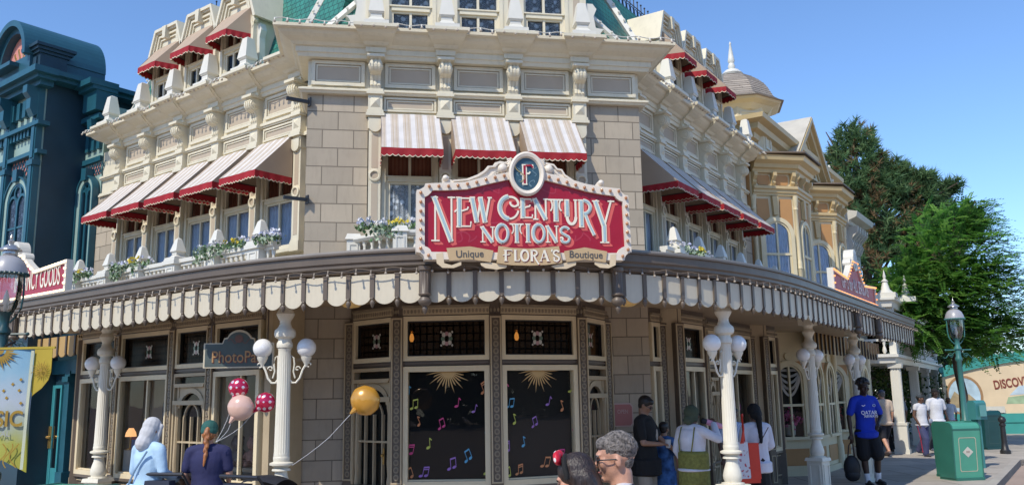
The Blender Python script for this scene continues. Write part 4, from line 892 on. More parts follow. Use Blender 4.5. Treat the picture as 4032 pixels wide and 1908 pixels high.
# ------------------------------------------------------------------ lamp columns
IRON = mat('cream_cast_iron', (.72, .68, .57), .45, .05, 3, .05, 60, dirt=.3, dirtcol=(.42, .33, .22))
def lamp_column(loc, rz, lab):
    t = thing('lamp_column', lab, 'column', loc, rz, 'cream lamp columns carrying the canopy')
    m = MB(); m.box(-.15, .15, -.15, .15, 0, .06); m.box(-.125, .125, -.125, .125, .06, .57); m.box(-.15, .15, -.15, .15, .57, .62, tx=.012, ty=.012)
    for k in range(4):
        q = MB().frame(-.09, .09, .12, .52, .02, .125, .137); a = k*PI/2
        m.add([(x*cos(a)-y*sin(a), x*sin(a)+y*cos(a), z) for x, y, z in q.v], q.f)
    B(m, 'plinth', IRON, t)
    B(MB().lathe([(.13, .62), (.13, .635), (.09, .645), (.105, .68), (.108, .72), (.09, .79), (.07, .85), (.065, .90), (.10, .905), (.095, .925), (.07, .935), (.10, .955), (.125, .965), (.125, .985), (.085, 1.0), (.09, 1.03), (.088, 1.05), (.078, 1.06)], seg=20), 'pedestal', IRON, t, smooth=True)
    B(MB().lathe([(.084, 1.05), (.084, 1.08), (.082, 1.10), (.068, 2.16), (.068, 2.18), (.075, 2.20)], seg=40, flute=.10, fl=(1.09, 2.17)), 'shaft', IRON, t, smooth=True)
    B(MB().lathe([(.07, 2.20), (.085, 2.21), (.088, 2.23), (.085, 2.26), (.075, 2.275), (.07, 2.30), (.11, 2.325), (.118, 2.36), (.11, 2.40), (.075, 2.43), (.06, 2.47), (.06, 2.50), (.085, 2.54), (.10, 2.575), (.085, 2.61), (.07, 2.63), (.075, 2.66), (.095, 2.68)], seg=22), 'capital', IRON, t, smooth=True)
    B(MB().box(-.11, .11, -.11, .11, 2.68, 2.84), 'capital_block', IRON, t)
    for s in (-1, 1):
        m = MB(); P = [(s*.065, 0, 1.86), (s*.09, 0, 1.83), (s*.13, 0, 1.83), (s*.17, 0, 1.88), (s*.20, 0, 1.97), (s*.235, 0, 2.03)]
        m.tube(P, .012, 7); m.tube([(s*.065, 0, 2.08), (s*.075, 0, 2.12), (s*.10, 0, 2.10), (s*.11, 0, 2.03), (s*.10, 0, 1.95), (s*.12, 0, 1.88)], .009, 6)
        m.tube([(s*(.145+.03*cos(a*.6)*(1-a/14)), 0, 1.98+.03*sin(a*.6)*(1-a/14)) for a in range(11)], .008, 5); m.tube([(s*(.265+.022*cos(a*.6)), 0, 2.02+.022*sin(a*.6)) for a in range(9)], .008, 5)
        m.lathe([(.012, 2.0), (.022, 2.03), (.04, 2.06), (.055, 2.09), (.06, 2.11), (.05, 2.115)], (s*.235, 0, 0), 12); m.fb(s*.06-.012, s*.06+.012, -.02, .02, 1.82, 2.12)
        br = B(m, 'lamp_bracket', IRON, t, smooth=True)
        g = B(MB().ball((0, 0, 0), .105, 24), 'globe', OPAL, t, smooth=True); g.location = (s*.235, 0, 2.205)
    return t
COLS = [((-6.05, 12.88), rad(-20), 'cream fluted lamp column with two globes left of the woman in the white headscarf'), ((-2.60, 9.85), rad(5), 'cream fluted lamp column with two globes beside the hanging photo sign'),
        ((2.55, 10.5), rad(38), 'cream fluted lamp column with two globes in front of the red and white bag'), ((4.90, 14.42), rad(45), 'cream fluted lamp column with two globes before the ochre building, nearer of two there'),
        ((6.60, 16.9), rad(45), 'cream fluted lamp column with two globes partly behind the man in the blue shirt')]
c0 = lamp_column((*COLS[0][0], 0), COLS[0][1], COLS[0][2])
c0.scale = (1.035, 1.035, 1.035)
for (x, y), rz, lb in COLS[1:]: dup(c0, (x, y, 0), rz, lb)
# ------------------------------------------------------------------ main shop sign
SGF = (*fpos(FC, .0, 3.16)[:2], FC[2])
SR = mat('sign_red_paint', (.33, .005, .022), .35, .06, 3); SSAL = mat('sign_salmon_shading', (.66, .115, .095), .4, .04); SCR = mat('sign_cream_letter', (.80, .74, .60), .4, .03); SBL = mat('sign_blue_inlay', (.36, .50, .54), .4, .04)
SFR = mat('sign_frame_paint', (.74, .66, .55), .45, .05, 3, dirt=.15); SDK = mat('sign_dark_red_scroll', (.40, .03, .055), .4); RIB = mat('ribbon_tan', (.52, .37, .20), .5, .06); RIBL = mat('ribbon_fold', (.66, .53, .35), .5, .05); INK = mat('ribbon_lettering', (.08, .08, .08), .5)
SLATE = mat('medallion_slate', (.035, .085, .12), .4, .2, 6); BULBS = mat('copper_bulb', (.52, .25, .12), .15, .1, spec=.9, metal=.3)
def sx(x): return -.925+(x-218)*.001165
def sz(x, y): return 3.745-((y-(x-1060)*.022)-478)*.00115
def sp(l): return [(sx(x), sz(x, y)) for x, y in l]
def main_sign():
    S = thing('shop_sign', 'large red arched shop sign with cream bulb frame and oval medallion over the canopy', 'sign', (SGF[0], SGF[1], 0), SGF[2])
    P = lambda nm, mb, m, smooth=False, par=None: B(mb, nm, m, par or S, smooth=smooth)
    outer = sp([(95, 405), (125, 400), (160, 378), (172, 345), (330, 340), (520, 332), (700, 285), (900, 240), (1085, 215), (1260, 238), (1450, 292), (1640, 348), (1790, 375), (1955, 392), (1968, 425), (1995, 450), (2030, 458), (2040, 990), (2005, 1000), (1980, 1030), (1972, 1066), (1060, 1050), (165, 1034), (155, 1000), (130, 975), (92, 966)])
    innr = sp([(165, 470), (195, 455), (220, 430), (235, 408), (350, 408), (540, 398), (720, 352), (900, 310), (1085, 290), (1260, 312), (1450, 362), (1640, 418), (1780, 445), (1905, 462), (1920, 485), (1945, 505), (1975, 515), (1985, 935), (1955, 945), (1925, 965), (1905, 998), (1060, 985), (225, 968), (210, 940), (190, 925), (165, 915)])
    P('sign_back', MB().prism(outer, -.10, .012), SFR)
    P('red_panel', MB().prism(innr, .012, .016), SR)
    fr = MB(); n = len(outer)
    for i in range(n):
        j = (i+1) % n; q = [outer[i], outer[j], innr[j], innr[i]]; fr.prism(q, .012, .055)
    P('sign_frame', fr, SFR)
    crest = sp([(330, 330), (322, 290), (345, 265), (385, 275), (385, 300), (420, 308), (540, 295), (640, 255), (700, 215), (735, 172), (780, 170), (800, 140), (850, 125), (890, 135), (925, 120), (1250, 130), (1290, 140), (1340, 150), (1375, 195), (1420, 200), (1450, 250), (1530, 305), (1640, 345), (1730, 360), (1765, 310), (1800, 315), (1810, 350), (1800, 385), (1640, 375), (1450, 320), (1085, 230), (720, 300), (540, 345)])
    P('crest', MB().prism(crest, -.06, .02), SFR)
    cr = MB()
    cr.ribbon(sp([(420, 318), (560, 305), (650, 268), (715, 222), (745, 185), (800, 180), (830, 150), (900, 150)]), .018, .02, 0, .025); cr.ribbon(sp([(1270, 155), (1340, 165), (1370, 205), (1412, 212), (1440, 262), (1520, 318), (1640, 360), (1730, 372)]), .018, .02, 0, .025)
    for x, y, r in ((868, 200, .052), (1292, 208, .052), (352, 290, .032), (1782, 332, .032)): cr.ball((sx(x), -.03, sz(x, y)), r, 14)
    for k in range(4):
        cr.ribbon(sp([(760+18*k, 270-8*k), (800+14*k, 235-6*k), (850, 225)]), .012, .02, 0, .02); cr.ribbon(sp([(1420-18*k, 290-8*k), (1370-14*k, 250-6*k), (1310, 235)]), .012, .02, 0, .02)
        for s in (-1, 1): cr.cap((sx(1085+s*(165-k*0)), -.03, sz(1085, 185-k*22)), (sx(1085+s*(140)), -.03, sz(1085, 140-k*10)), .013, .008, 6)
    P('crest_carving', cr, SFR, True)
    # medallion
    cx, cz = sx(1084), sz(1084, 258); seg = 36; pr = [(.17, .226, .02), (.193, .238, .05), (.193, .238, .085), (.175, .218, .10), (.150, .190, .09), (.138, .176, .06)]
    vs = [(cx+a*cos(2*PI*k/seg), -dd, cz+b*sin(2*PI*k/seg)) for a, b, dd in pr for k in range(seg)]
    P('medallion_rim', MB().add(vs, [(i*seg+k, i*seg+(k+1) % seg, (i+1)*seg+(k+1) % seg, (i+1)*seg+k) for i in range(len(pr)-1) for k in range(seg)]), SFR, True)
    P('medallion_panel', MB().prism([(cx+.14*cos(2*PI*k/seg), cz+.178*sin(2*PI*k/seg)) for k in range(seg)], .03, .058), SLATE)
    q = MB()
    for s in (-1, 1): q.ribbon([(cx+s*(.02+.05*t)+.02*s*sin(t*9), cz-.10-.035*sin(t*6)) for t in [i/14 for i in range(15)]], .007, .059, 0, .002); q.ribbon([(cx+s*(.085+.02*sin(t*8)), cz-.02+.10*t) for t in [i/12 for i in range(13)]], .006, .059, 0, .002)
    P('medallion_scroll', q, mat('medallion_scroll_blue', (.16, .26, .31), .5))
    ff = MB(); glyph(ff, 'F', cx-.065, cx+.075, cz-.115, cz+.105, .052, .060, 0, .006); P('letter', ff, SCR); f2 = MB(); glyph(f2, 'F', cx-.065, cx+.075, cz-.115, cz+.105, .05, .067, 0, .003, thick_only=True, shrink=.012)
    f2.ribbon([(cx-.01, cz+.09), (cx+.05, cz+.095), (cx+.065, cz+.07)], .02, .069, 0, .003); P('letter_inlay', f2, SR)
    v = MB(); v.ribbon([(cx-.07+.05*sin(t*5), cz-.09+.17*t) for t in [i/16 for i in range(17)]], .008, .071, 0, .002); P('vine', v, GOLD)
    # lettering: painted block shade, cream letter, blue inlay
    big = [('N', 225, 438, 460, 872), ('E', 438, 580, 465, 745), ('W', 575, 760, 466, 702), ('C', 822, 1022, 455, 676), ('E', 1018, 1138, 478, 664), ('N', 1140, 1282, 482, 678), ('T', 1278, 1426, 486, 695), ('U', 1430, 1556, 490, 724), ('R', 1560, 1700, 492, 752), ('Y', 1692, 1892, 498, 900)]
    sml = [('N', 660, 792, 740, 882), ('O', 790, 922, 715, 888), ('T', 922, 1055, 712, 890), ('I', 1060, 1122, 714, 888), ('O', 1124, 1252, 716, 892), ('N', 1252, 1372, 735, 890), ('S', 1378, 1484, 745, 896)]
    for L_, wt in ((big, .052), (sml, .040)):
        for ch, x0, x1, y0, y1 in L_:
            a, b = sx(x0), sx(x1); xm = (x0+x1)/2; z1, z0 = sz(xm, y0+(xm-1060)*0), sz(xm, y1)
            m = MB()
            for k in range(6): glyph(m, ch, a, b, z0, z1, wt, .0162+.0002*k, 0, .001, dx=.0065*(6-k), dz=-.0058*(6-k))
            sh = P('letter_shade', m, SSAL); m = MB(); glyph(m, ch, a, b, z0, z1, wt, .020, 0, .008); P('letter', m, SCR)
            m = MB(); glyph(m, ch, a, b, z0, z1, wt, .032, 0, .003, thick_only=True, shrink=.014); P('letter_inlay', m, SBL)
    q = MB()
    for s in (-1, 1):
        X = 1060+s*30
        q.ribbon(sp([(1060+s*(430-260*t)+25*sin(t*12), 395+35*cos(t*9)) for t in [i/22 for i in range(23)]]), .012, .0165, 0, .001)
        q.ribbon(sp([(1060+s*(600-150*t)+20*sin(t*14), 830+45*cos(t*8)) for t in [i/22 for i in range(23)]]), .014, .0165, 0, .001)
    q.ribbon(sp([(450, 800), (560, 745), (760, 705), (1060, 690), (1350, 705), (1560, 745), (1690, 800)]), .012, .0167, 0, .001)
    P('panel_scrollwork', q, SDK)
    # bulbs, each in its socket
    bm = MB(); bm.ball((0, -.018, 0), .0165, 10, 0); bm.lathe([(.02, 0), (.02, .0)], (0, 0, 0), 8); bme = MB().ball((0, -.014, 0), .0175, 10, 0, (1, 1.1, 1)).mesh('sign_bulb', [BULBS], True)
    pts = [(205, 375), (290, 373), (375, 373), (460, 367), (545, 353), (628, 337), (712, 312), (795, 292), (878, 275), (1290, 287), (1373, 310), (1455, 335), (1535, 361), (1617, 385), (1697, 402), (1778, 411), (1858, 416), (1940, 418)]
    pts += [(130, 433+84*k) for k in range(7)]+[(2005, 483+81*k) for k in range(7)]+[(198, 1000), (1952, 1030)]
    for x, y in pts:
        o = obj('sign_bulb', bme, S); o.location = (sx(x), -.058, sz(x, y-(x-1060)*0))
    # ribbon
    r = MB(); folds = []
    def band(l, d, mi): P('ribbon', MB().prism(sp(l), .06, .06+d, mi), RIB)
    band([(355, 938), (560, 925), (770, 965), (745, 1070), (560, 1040), (380, 1052)], .012, 0); band([(815, 925), (940, 945), (1085, 952), (1230, 945), (1360, 932), (1388, 1085), (1240, 1102), (1085, 1106), (930, 1100), (798, 1078)], .022, 0); band([(1410, 978), (1600, 945), (1808, 985), (1790, 1085), (1600, 1055), (1430, 1078)], .012, 0)
    for l in ([(265, 985), (325, 975), (335, 1070), (400, 1090), (485, 1060), (485, 1090), (420, 1115), (320, 1112), (270, 1070)], [(655, 1075), (745, 1070), (890, 1095), (885, 1120), (800, 1135), (700, 1120), (660, 1095)], [(1290, 1110), (1430, 1080), (1520, 1075), (1515, 1105), (1430, 1138), (1330, 1135)], [(1690, 1070), (1790, 1085), (1830, 1110), (1840, 1010), (1895, 1005), (1885, 1110), (1820, 1138), (1740, 1132), (1690, 1100)]): folds.append(MB().prism(sp(l), .045, .058, 0))
    [P('ribbon_fold', q_, RIBL) for q_ in folds]
    for s, x, y, w, mt, rot in (('Unique', 560, 1012, .115, INK, -2.), ('Boutique', 1608, 1032, .115, INK, 1)):
        o = obj('ribbon_word', text_mesh('ribbon_word', s, .105, .002, mt, .0005, .95), S); o.location = (sx(x), -.0745, sz(x, y)-.012); o.rotation_euler = (0, rad(rot), 0)
    ws = [95, 62, 88, 84, 98, 36, 74]; x = 850
    for ch, wq in zip("FLORA'S", ws):
        if ch == "'":
            m = MB(); m.ribbon(sp([(x+20, 962), (x+14, 985)]), .014, .086, 0, .004); P('ribbon_letter', m, SCR); x += wq*.6; continue
        a, b = sx(x), sx(x+wq*.92); z1, z0 = sz(1085, 965), sz(1085, 1068); m = MB(); glyph(m, ch, a, b, z0, z1, .026, .083, 0, .002, dx=.007, dz=-.006); P('ribbon_letter_shade', m, SR)
        m = MB(); glyph(m, ch, a, b, z0, z1, .024, .087, 0, .003); P('ribbon_letter', m, SCR); x += wq
    for s in (-.95, -.32, .32, .95): P('sign_strut', MB().fb(s-.02, s+.02, -.5, -.10, 3.22, 3.26), BLACKM)
main_sign()
# ------------------------------------------------------------------ flowers trailing over the balustrades
LEAF = mat('ivy_leaf', (.085, .16, .055), .55, .35, 12); LEAF2 = mat('variegated_leaf', (.30, .38, .26), .55, .2, 12); FLW = mat('white_flower', (.72, .72, .74), .7, .08, 9); FLY = mat('yellow_flower', (.70, .56, .06), .7, .15); FLP = mat('pale_blue_flower', (.42, .45, .60), .7, .15)
def leaf_patch(mb, c, n, rx, ry, rz, size, mis, rng):
    for i in range(n):
        x, y, z = rng.gauss(0, .45)*rx, rng.gauss(0, .45)*ry, rng.gauss(0, .45)*rz
        a, b = rng.uniform(0, 2*PI), rng.uniform(-.9, .9); s = size*rng.uniform(.6, 1.3)
        ux = Vector((cos(a), sin(a), .3*sin(b))); uy = Vector((-sin(a)*sin(b), cos(a)*sin(b), cos(b))); p = Vector(c)+Vector((x, y, z))
        mb.add([p-ux*s*.5, p+uy*s*.55, p+ux*s*.5, p-uy*s*.55], [(0, 1, 2, 3)], rng.choice(mis))
def planting(fac, u0, u1, d, z, seed, lab, yellow=True, trail=.22, n=420):
    r = random.Random(seed); t = thing('trailing_plant', lab, 'plant', tuple(fpos(fac, (u0+u1)/2, d, z)), fac[2], 'flower plantings on the balustrade'); h = (u1-u0)/2
    m = MB()
    for k in range(7): x = -h+h*2*(k+.5)/7; leaf_patch(m, (x, -.03, -.02), n//14, .12, .09, .07, .05, (0, 0, 1), r)
    for k in range(6):
        x = r.uniform(-h, h*.5); L_ = trail*r.uniform(.6, 1.2)
        for j in range(8): leaf_patch(m, (x+.1*j/8*r.uniform(-1, 1), -.12, -L_*j/8), n//90, .07, .05, .05, .048, (0, 1, 1), r)
    B(m, 'foliage', [LEAF, LEAF2], t)
    m = MB()
    for k in range(46):
        x = r.uniform(-h, h); yel = yellow and abs(x-h*.4) < h*.3
        c = (x, r.uniform(-.12, .06), r.uniform(.02, .10)); leaf_patch(m, c, 5, .03, .03, .02, .04, (1,) if yel else (0, 0, 2), r)
    B(m, 'flower_cluster', [FLW, FLY, FLP], t)
planting(FL, -6.6, -5.6, .72, 3.93, 1, 'white and yellow flowers with trailing ivy at the far left end of the left balustrade')
planting(FL, -4.75, -3.7, .72, 3.93, 2, 'white and yellow flowers with trailing ivy in the middle of the left balustrade')
planting(FL, -2.25, -1.1, .72, 3.93, 3, 'bright yellow and white flowers trailing beside the big obelisk near the stone pier')
planting(FL, -.85, -.35, .72, 3.93, 6, 'small white pansies to the right of the last obelisk of the left wing', False, .05, 160)
planting(FC, -1.7, -.95, .72, 3.90, 4, 'white flowers with trailing ivy on the centre balcony left of the big sign', True)
planting(FR, .8, 2.2, .72, 3.90, 5, 'yellow and white pansies among the obelisks of the right wing', True, .05, 260)
# ------------------------------------------------------------------ dark teal building on the left
TEAL = mat('dark_teal_paint', (.014, .085, .12), .4, .12, 3); TEALW = mat('navy_teal_wall', (.009, .036, .058), .5, .15, 2); PALE = mat('pale_teal_panel', (.27, .38, .34), .55, .06, 3); SALM = mat('salmon_panel', (.60, .24, .20), .6, .06); TURQ = mat('turquoise_door_paint', (.05, .26, .30), .35, .1)
def teal_building():
    T = thing('teal_building', 'dark teal building with arched pediment, salmon lattice panels and arched windows', 'building', tuple(fpos(FL, -8.5, 0)), 0)
    P = lambda nm, mb, m, d=0, u=0, z=0, par=None, smooth=False: B(mb, nm, m, par or T, FL if par is None else None, u, d, z, smooth=smooth)
    P('side_wall', MB().fb(-14, -7.6, -3.5, .82, 0, 8.0), TEALW)
    P('front_wall', MB().fb(-14, -7.62, .82, .86, 3.0, 8.0), PALE)
    m = MB()
    for u in (-7.70, -8.88):
        m.fb(u-.10, u+.10, .86, .98, 3.0, 7.75); m.fb(u-.06, u+.06, .98, 1.0, 3.3, 6.2); m.fb(u-.06, u+.06, .98, 1.0, 6.35, 7.1)
        m.prism([(-.98, 7.75), (-.98, 7.2), (-1.04, 7.15), (-1.12, 7.3), (-1.12, 7.5), (-1.2, 7.6), (-1.2, 7.75)], u-.09, u+.09, plane='yz'); m.fb(u-.13, u+.13, .86, 1.02, 6.2, 6.3)
    P('pilaster', m, TEAL)
    m = MB()
    for d0, d1, z0, z1 in ((.8, 1.05, 7.75, 7.85), (.8, 1.15, 7.85, 7.93), (.8, 1.25, 7.93, 8.05), (.8, 1.02, 6.98, 7.06), (.8, .98, 6.42, 6.5)): m.fb(-14, -7.6+(d1-.86), d0, d1, z0, z1)
    for z0, z1, n, dd in ((7.28, 7.62, 9, .26), (6.84, 7.0, 14, .15)):
        for i in range(n): x = -8.0-i*dd; m.fb(x-dd*.26, x+dd*.26, .86, .96, z0, z1, tx=-.0); m.fb(x-dd*.5, x+dd*.5, .86, .92, z1-.05, z1)
    for k in range(2): m.fb(-7.62, -7.6+.38-.1*k, -3.4, 1.12-.1*k, 7.95-.08*k, 8.04-.08*k)
    P('cornice', m, TEAL)
    P('salmon_panel', MB().fb(-8.8, -7.80, .86, .875, 6.05, 6.42), SALM)
    m = MB()
    for s in (-1, 1):
        for i in range(9): x = -8.86+i*.13+(.0 if s > 0 else .1); m.ribbon([(x, 6.05), (x+s*.26, 6.42)], .022, .876+.002*(s+1), 0, .012)
    P('lattice', m, TEAL)
    def arch_win(u, w, z0, zs, d, nm='arched_window'):
        f = MB(); P('window_surround', MB().prism(arc(u, zs, w/2+.10, w/2+.10, 0, 180, 20)+[(u-w/2-.10, z0), (u-w/2, z0)]+arc(u, zs, w/2, w/2, 180, 0, 20)+[(u+w/2, z0), (u+w/2+.10, z0)], d, d+.09), PALE)
        f.prism(arc(u, zs, w/2+.13, w/2+.13, 0, 180, 20)+[(u-w/2-.13, z0), (u-w/2-.10, z0)]+arc(u, zs, w/2+.10, w/2+.10, 180, 0, 20)+[(u+w/2+.10, z0), (u+w/2+.13, z0)], d, d+.12)
        f.prism(arc(u, zs, w/2, w/2, 0, 180, 20)+[(u-w/2, zs-.001)]+arc(u, zs, w/2-.05, w/2-.05, 180, 0, 20)[:-1]+[(u+w/2-.05, zs-.001)], d, d+.08); f.fb(u-w/2, u-w/2+.05, d, d+.08, z0, zs); f.fb(u+w/2-.05, u+w/2, d, d+.08, z0, zs)
        f.fb(u-.03, u+.03, d, d+.07, z0, zs+.1); f.fb(u-w/2, u+w/2, d, d+.06, zs-.5, zs-.46); f.ribbon(arc(u-w/4, zs-.05, w/4-.02, w/4, 0, 180, 12), .05, d, 0, .07); f.ribbon(arc(u+w/4, zs-.05, w/4-.02, w/4, 0, 180, 12), .05, d+.001, 0, .07)
        f.ribbon(arc(u, zs+w*.26, w*.17, w*.17, 0, 360, 16), .04, d, 0, .07); f.fb(u-.09, u+.09, d, d+.16, zs+w/2+.02, zs+w/2+.26)
        F = P(nm, f, TEAL)
        def ch(nm_, mb, m):
            o = B(mb, nm_, m, F); return o
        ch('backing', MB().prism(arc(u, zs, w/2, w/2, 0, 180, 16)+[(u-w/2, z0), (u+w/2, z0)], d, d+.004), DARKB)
        c = m_curtain(w*.9, z0, zs+w*.36, d+.02, .018, 9, LACEW); o = obj('curtain', c, F); o.location = (u, 0, 0)
        ch('pane', MB().add([(a, -d-.05, b) for a, b in arc(u, zs, w/2, w/2, 0, 180, 16)+[(u-w/2, z0), (u+w/2, z0)]], [tuple(range(19))]), GLASS)
    arch_win(-8.29, .80, 4.3, 5.55, .86); arch_win(-7.25, .42, 4.2, 5.75, .03)
    # pediment and corner piers
    m = MB(); o_ = arc(-8.62, 8.45, .80, .86, 0, 180, 24); i_ = arc(-8.62, 8.45, .68, .74, 180, 0, 24); m.prism(o_+i_, -.4, 1.22); m.prism(arc(-8.62, 8.45, .68, .74, 0, 180, 24)+arc(-8.62, 8.45, .56, .62, 180, 0, 24), .8, 1.1); m.fb(-9.42, -7.84, -.4, 1.10, 8.05, 8.46); m.fb(-9.2, -8.3, .9, 1.28, 8.30, 8.38)
    P('arched_pediment', m, mat('blue_pediment', (.02, .085, .12), .4, .1))
    P('tympanum', MB().prism(arc(-8.62, 8.45, .56, .62, 0, 180, 20), .6, .95), SALM)
    m = MB()
    for k in range(4): x = -8.86+k*.16; m.ribbon([(x+.04*sin(t*5), 8.52+.34*t*(1-.3*abs(k-1.5)/1.5)) for t in [i/10 for i in range(11)]], .05, .95, 0, .01)
    P('gilt_ornament', m, GOLD)
    m = MB()
    for u, d in ((-7.82, .86), (-9.68, .86)):
        m.fb(u-.24, u+.24, d-.36, d+.16, 8.05, 8.44); m.fb(u-.27, u+.27, d-.40, d+.20, 8.44, 8.5); m.fb(u-.31, u+.31, d-.44, d+.24, 8.5, 8.56); m.fb(u-.35, u+.35, d-.48, d+.28, 8.56, 8.62); m.fb(u-.14, u+.14, d+.16, d+.19, 8.14, 8.38)
    P('corner_pier', m, TEALW)
    # recessed bay next to the cream building
    P('recessed_wall', MB().fb(-7.6, -6.9, -2, 0, 3.0, 7.5), PALE)
    m = MB(); m.fb(-7.62, -6.9, 0, .06, 6.35, 6.45); m.fb(-7.4, -6.88, -.2, .22, 7.35, 7.75); m.fb(-7.46, -6.86, -.2, .3, 7.75, 7.83); m.fb(-7.5, -6.84, -.2, .38, 7.83, 7.95); m.fb(-7.58, -7.5, 0, .08, 3.2, 6.3); m.fb(-7.6, -6.9, 0, .14, 7.2, 7.3)
    m.prism([(-.06, 7.2), (-.06, 6.8), (-.16, 6.9), (-.18, 7.05), (-.2, 7.2)], -7.25, -7.08, plane='yz')
    for i in range(3): m.fb(-7.5+i*.22, -7.38+i*.22, 0, .07, 6.6, 7.0)
    P('recessed_trim', m, TEAL); P('salmon_panel', MB().fb(-7.5, -6.95, 0, .012, 6.1, 6.32), SALM)
    m = MB()
    for s in (-1, 1):
        for i in range(7): x = -7.5+i*.1; m.ribbon([(x, 6.1), (x+s*.15, 6.32)], .02, .013+.002*(s+1), 0, .01)
    P('lattice', m, TEAL)
    # shopfront below
    P('shopfront_wall', MB().fb(-14, -5.35, -.1, .25, 0, 3.0), TEALW)
    m = MB()
    for u in (-6.2, -6.95, -8.05): m.fb(u-.09, u+.09, .25, .36, 0, 2.3); m.fb(u-.12, u+.12, .25, .40, 0, .5); m.fb(u-.11, u+.11, .25, .4, 2.1, 2.2)
    m.fb(-9, -5.4, .25, .34, 2.25, 2.5)
    P('shopfront_pilaster', m, TEAL)
    for u in (-7.72, -7.40):
        D = P('shop_door', MB().frame(-.155, .155, .05, 2.05, .055, .25, .30).fb(-.10, .10, .25, .29, .10, .55), TURQ, u=u)
        o = B(MB().add([(-.10, -.285, .55), (.10, -.285, .55), (.10, -.285, 1.99), (-.10, -.285, 1.99)], [(0, 1, 2, 3)]), 'pane', GLASSB, D)
        s = 1 if u < -7.5 else -1; B(MB().fb(s*.115, s*.145, .30, .32, .9, 1.3).ball((s*.13, -.345, 1.1), .028, 8), 'door_handle', GOLD, D)
    OCH = mat('ochre_valance', (.42, .27, .10), .6, .06)
    pm_ = MB().prism([(-.13, 2.9), (-.13, 2.62)]+arc(0, 2.62, .13, .09, 180, 360, 10)[1:-1]+[(.13, 2.62), (.13, 2.9)], 0, .02).mesh('valance_panel', [OCH]); sl_ = MB().fb(-.025, .025, -.01, .04, 2.6, 2.9).lathe([(.03, 0), (.03, -.03), (.002, -.07)], (0, -.015, 2.6), 8).mesh('slat', [mat('dark_brown_slat', (.06, .04, .03), .5)])
    for k in range(8): obj('valance_panel', pm_, T, FL, -7.9+k*.32, .62); obj('slat', sl_, T, FL, -7.74+k*.32, .62)
teal_building()
# ------------------------------------------------------------------ illuminated fascia signs on the canopy
def lit_sign(nm, lab, fac, u0, u1, d, z0, zs, zp, text, lit, rot=0, tsize=.2, tmat=None, red=None, tx=None, tsx=.62):
    S = thing(nm, lab, 'sign', tuple(fpos(fac, (u0+u1)/2, d)), fac[2]); h = (u1-u0)/2
    out = [(-h, z0), (h, z0), (h, zs), (h*.42, zs-.06), (h*.30, zs+.05), (h*.12, zp), (-h*.12, zp), (-h*.30, zs+.05), (-h*.42, zs-.06), (-h, zs)]
    inn = [(x*(1-.055/h) if abs(x) > h*.2 else x, z0+.05 if z == z0 else z-.055) for x, z in out]
    B(MB().prism(out, -.06, .01), 'sign_box', WHITEP, S); B(MB().prism(inn, .01, .014), 'sign_panel', red or SR, S)
    f = MB()
    for i in range(len(out)): j = (i+1) % len(out); f.prism([out[i], out[j], inn[j], inn[i]], .01, .04)
    B(f, 'sign_frame', SFR, S)
    bm = MB().ball((0, -.012, 0), .020 if 'far left' in lab else .015, 8).mesh('sign_bulb', [lit])
    mid = [((a[0]+b[0])/2, (a[1]+b[1])/2) for a, b in zip(out, inn)]; n = 0
    for i in range(len(mid)):
        a = Vector(mid[i]); b = Vector(mid[(i+1) % len(mid)]); k = max(1, int((b-a).length/.092))
        for q in range(k):
            if n < 98: p = a.lerp(b, q/k); o = obj('sign_bulb', bm, S); o.location = (p.x, -.04, p.y); n += 1
    m = MB(); m.prism(arc(0, zp+.02, .16, .20, 0, 360, 24)[:-1], -.12, .05); B(m, 'crest', WHITEP, S); B(MB().prism(arc(0, zp+.02, .11, .15, 0, 360, 24)[:-1], .05, .056), 'crest_panel', mat('crest_panel_grey', (.36, .38, .38), .5), S)
    for s in (-1, 1): B(MB().prism(arc(s*.24, zp-.06, .10, .08, 0, 360, 14)[:-1], -.10, .03), 'crest_scroll', WHITEP, S)
    o = obj('lettering', text_mesh('lettering', text, tsize, .004, tmat or SCR, .001, tsx), S); o.location = (tx or 0, -.02, z0+.13)
    return S
lit_sign('shop_sign', 'red sign with cream letters and lit bulbs at the far left of the canopy', FL, -6.55, -3.16, 2.24, 3.27, 3.74, 3.98, 'IN FANCY GOODS', mat('warm_lit_bulb', (1, .80, .50), .3, 0, emit=1.2), tsize=.42, tsx=.42, tx=.745)
lit_sign('shop_sign', 'dark red sign with small orange glowing bulbs on the right end of the canopy', FR, 3.1, 6.5, 2.46, 3.29, 3.68, 3.98, 'GIFTS for ALL SEASONS', BULBL, tsize=.33, tsx=.62, tmat=mat('faded_letter', (.68, .58, .55), .5), red=mat('maroon_sign_panel', (.40, .03, .04), .5))
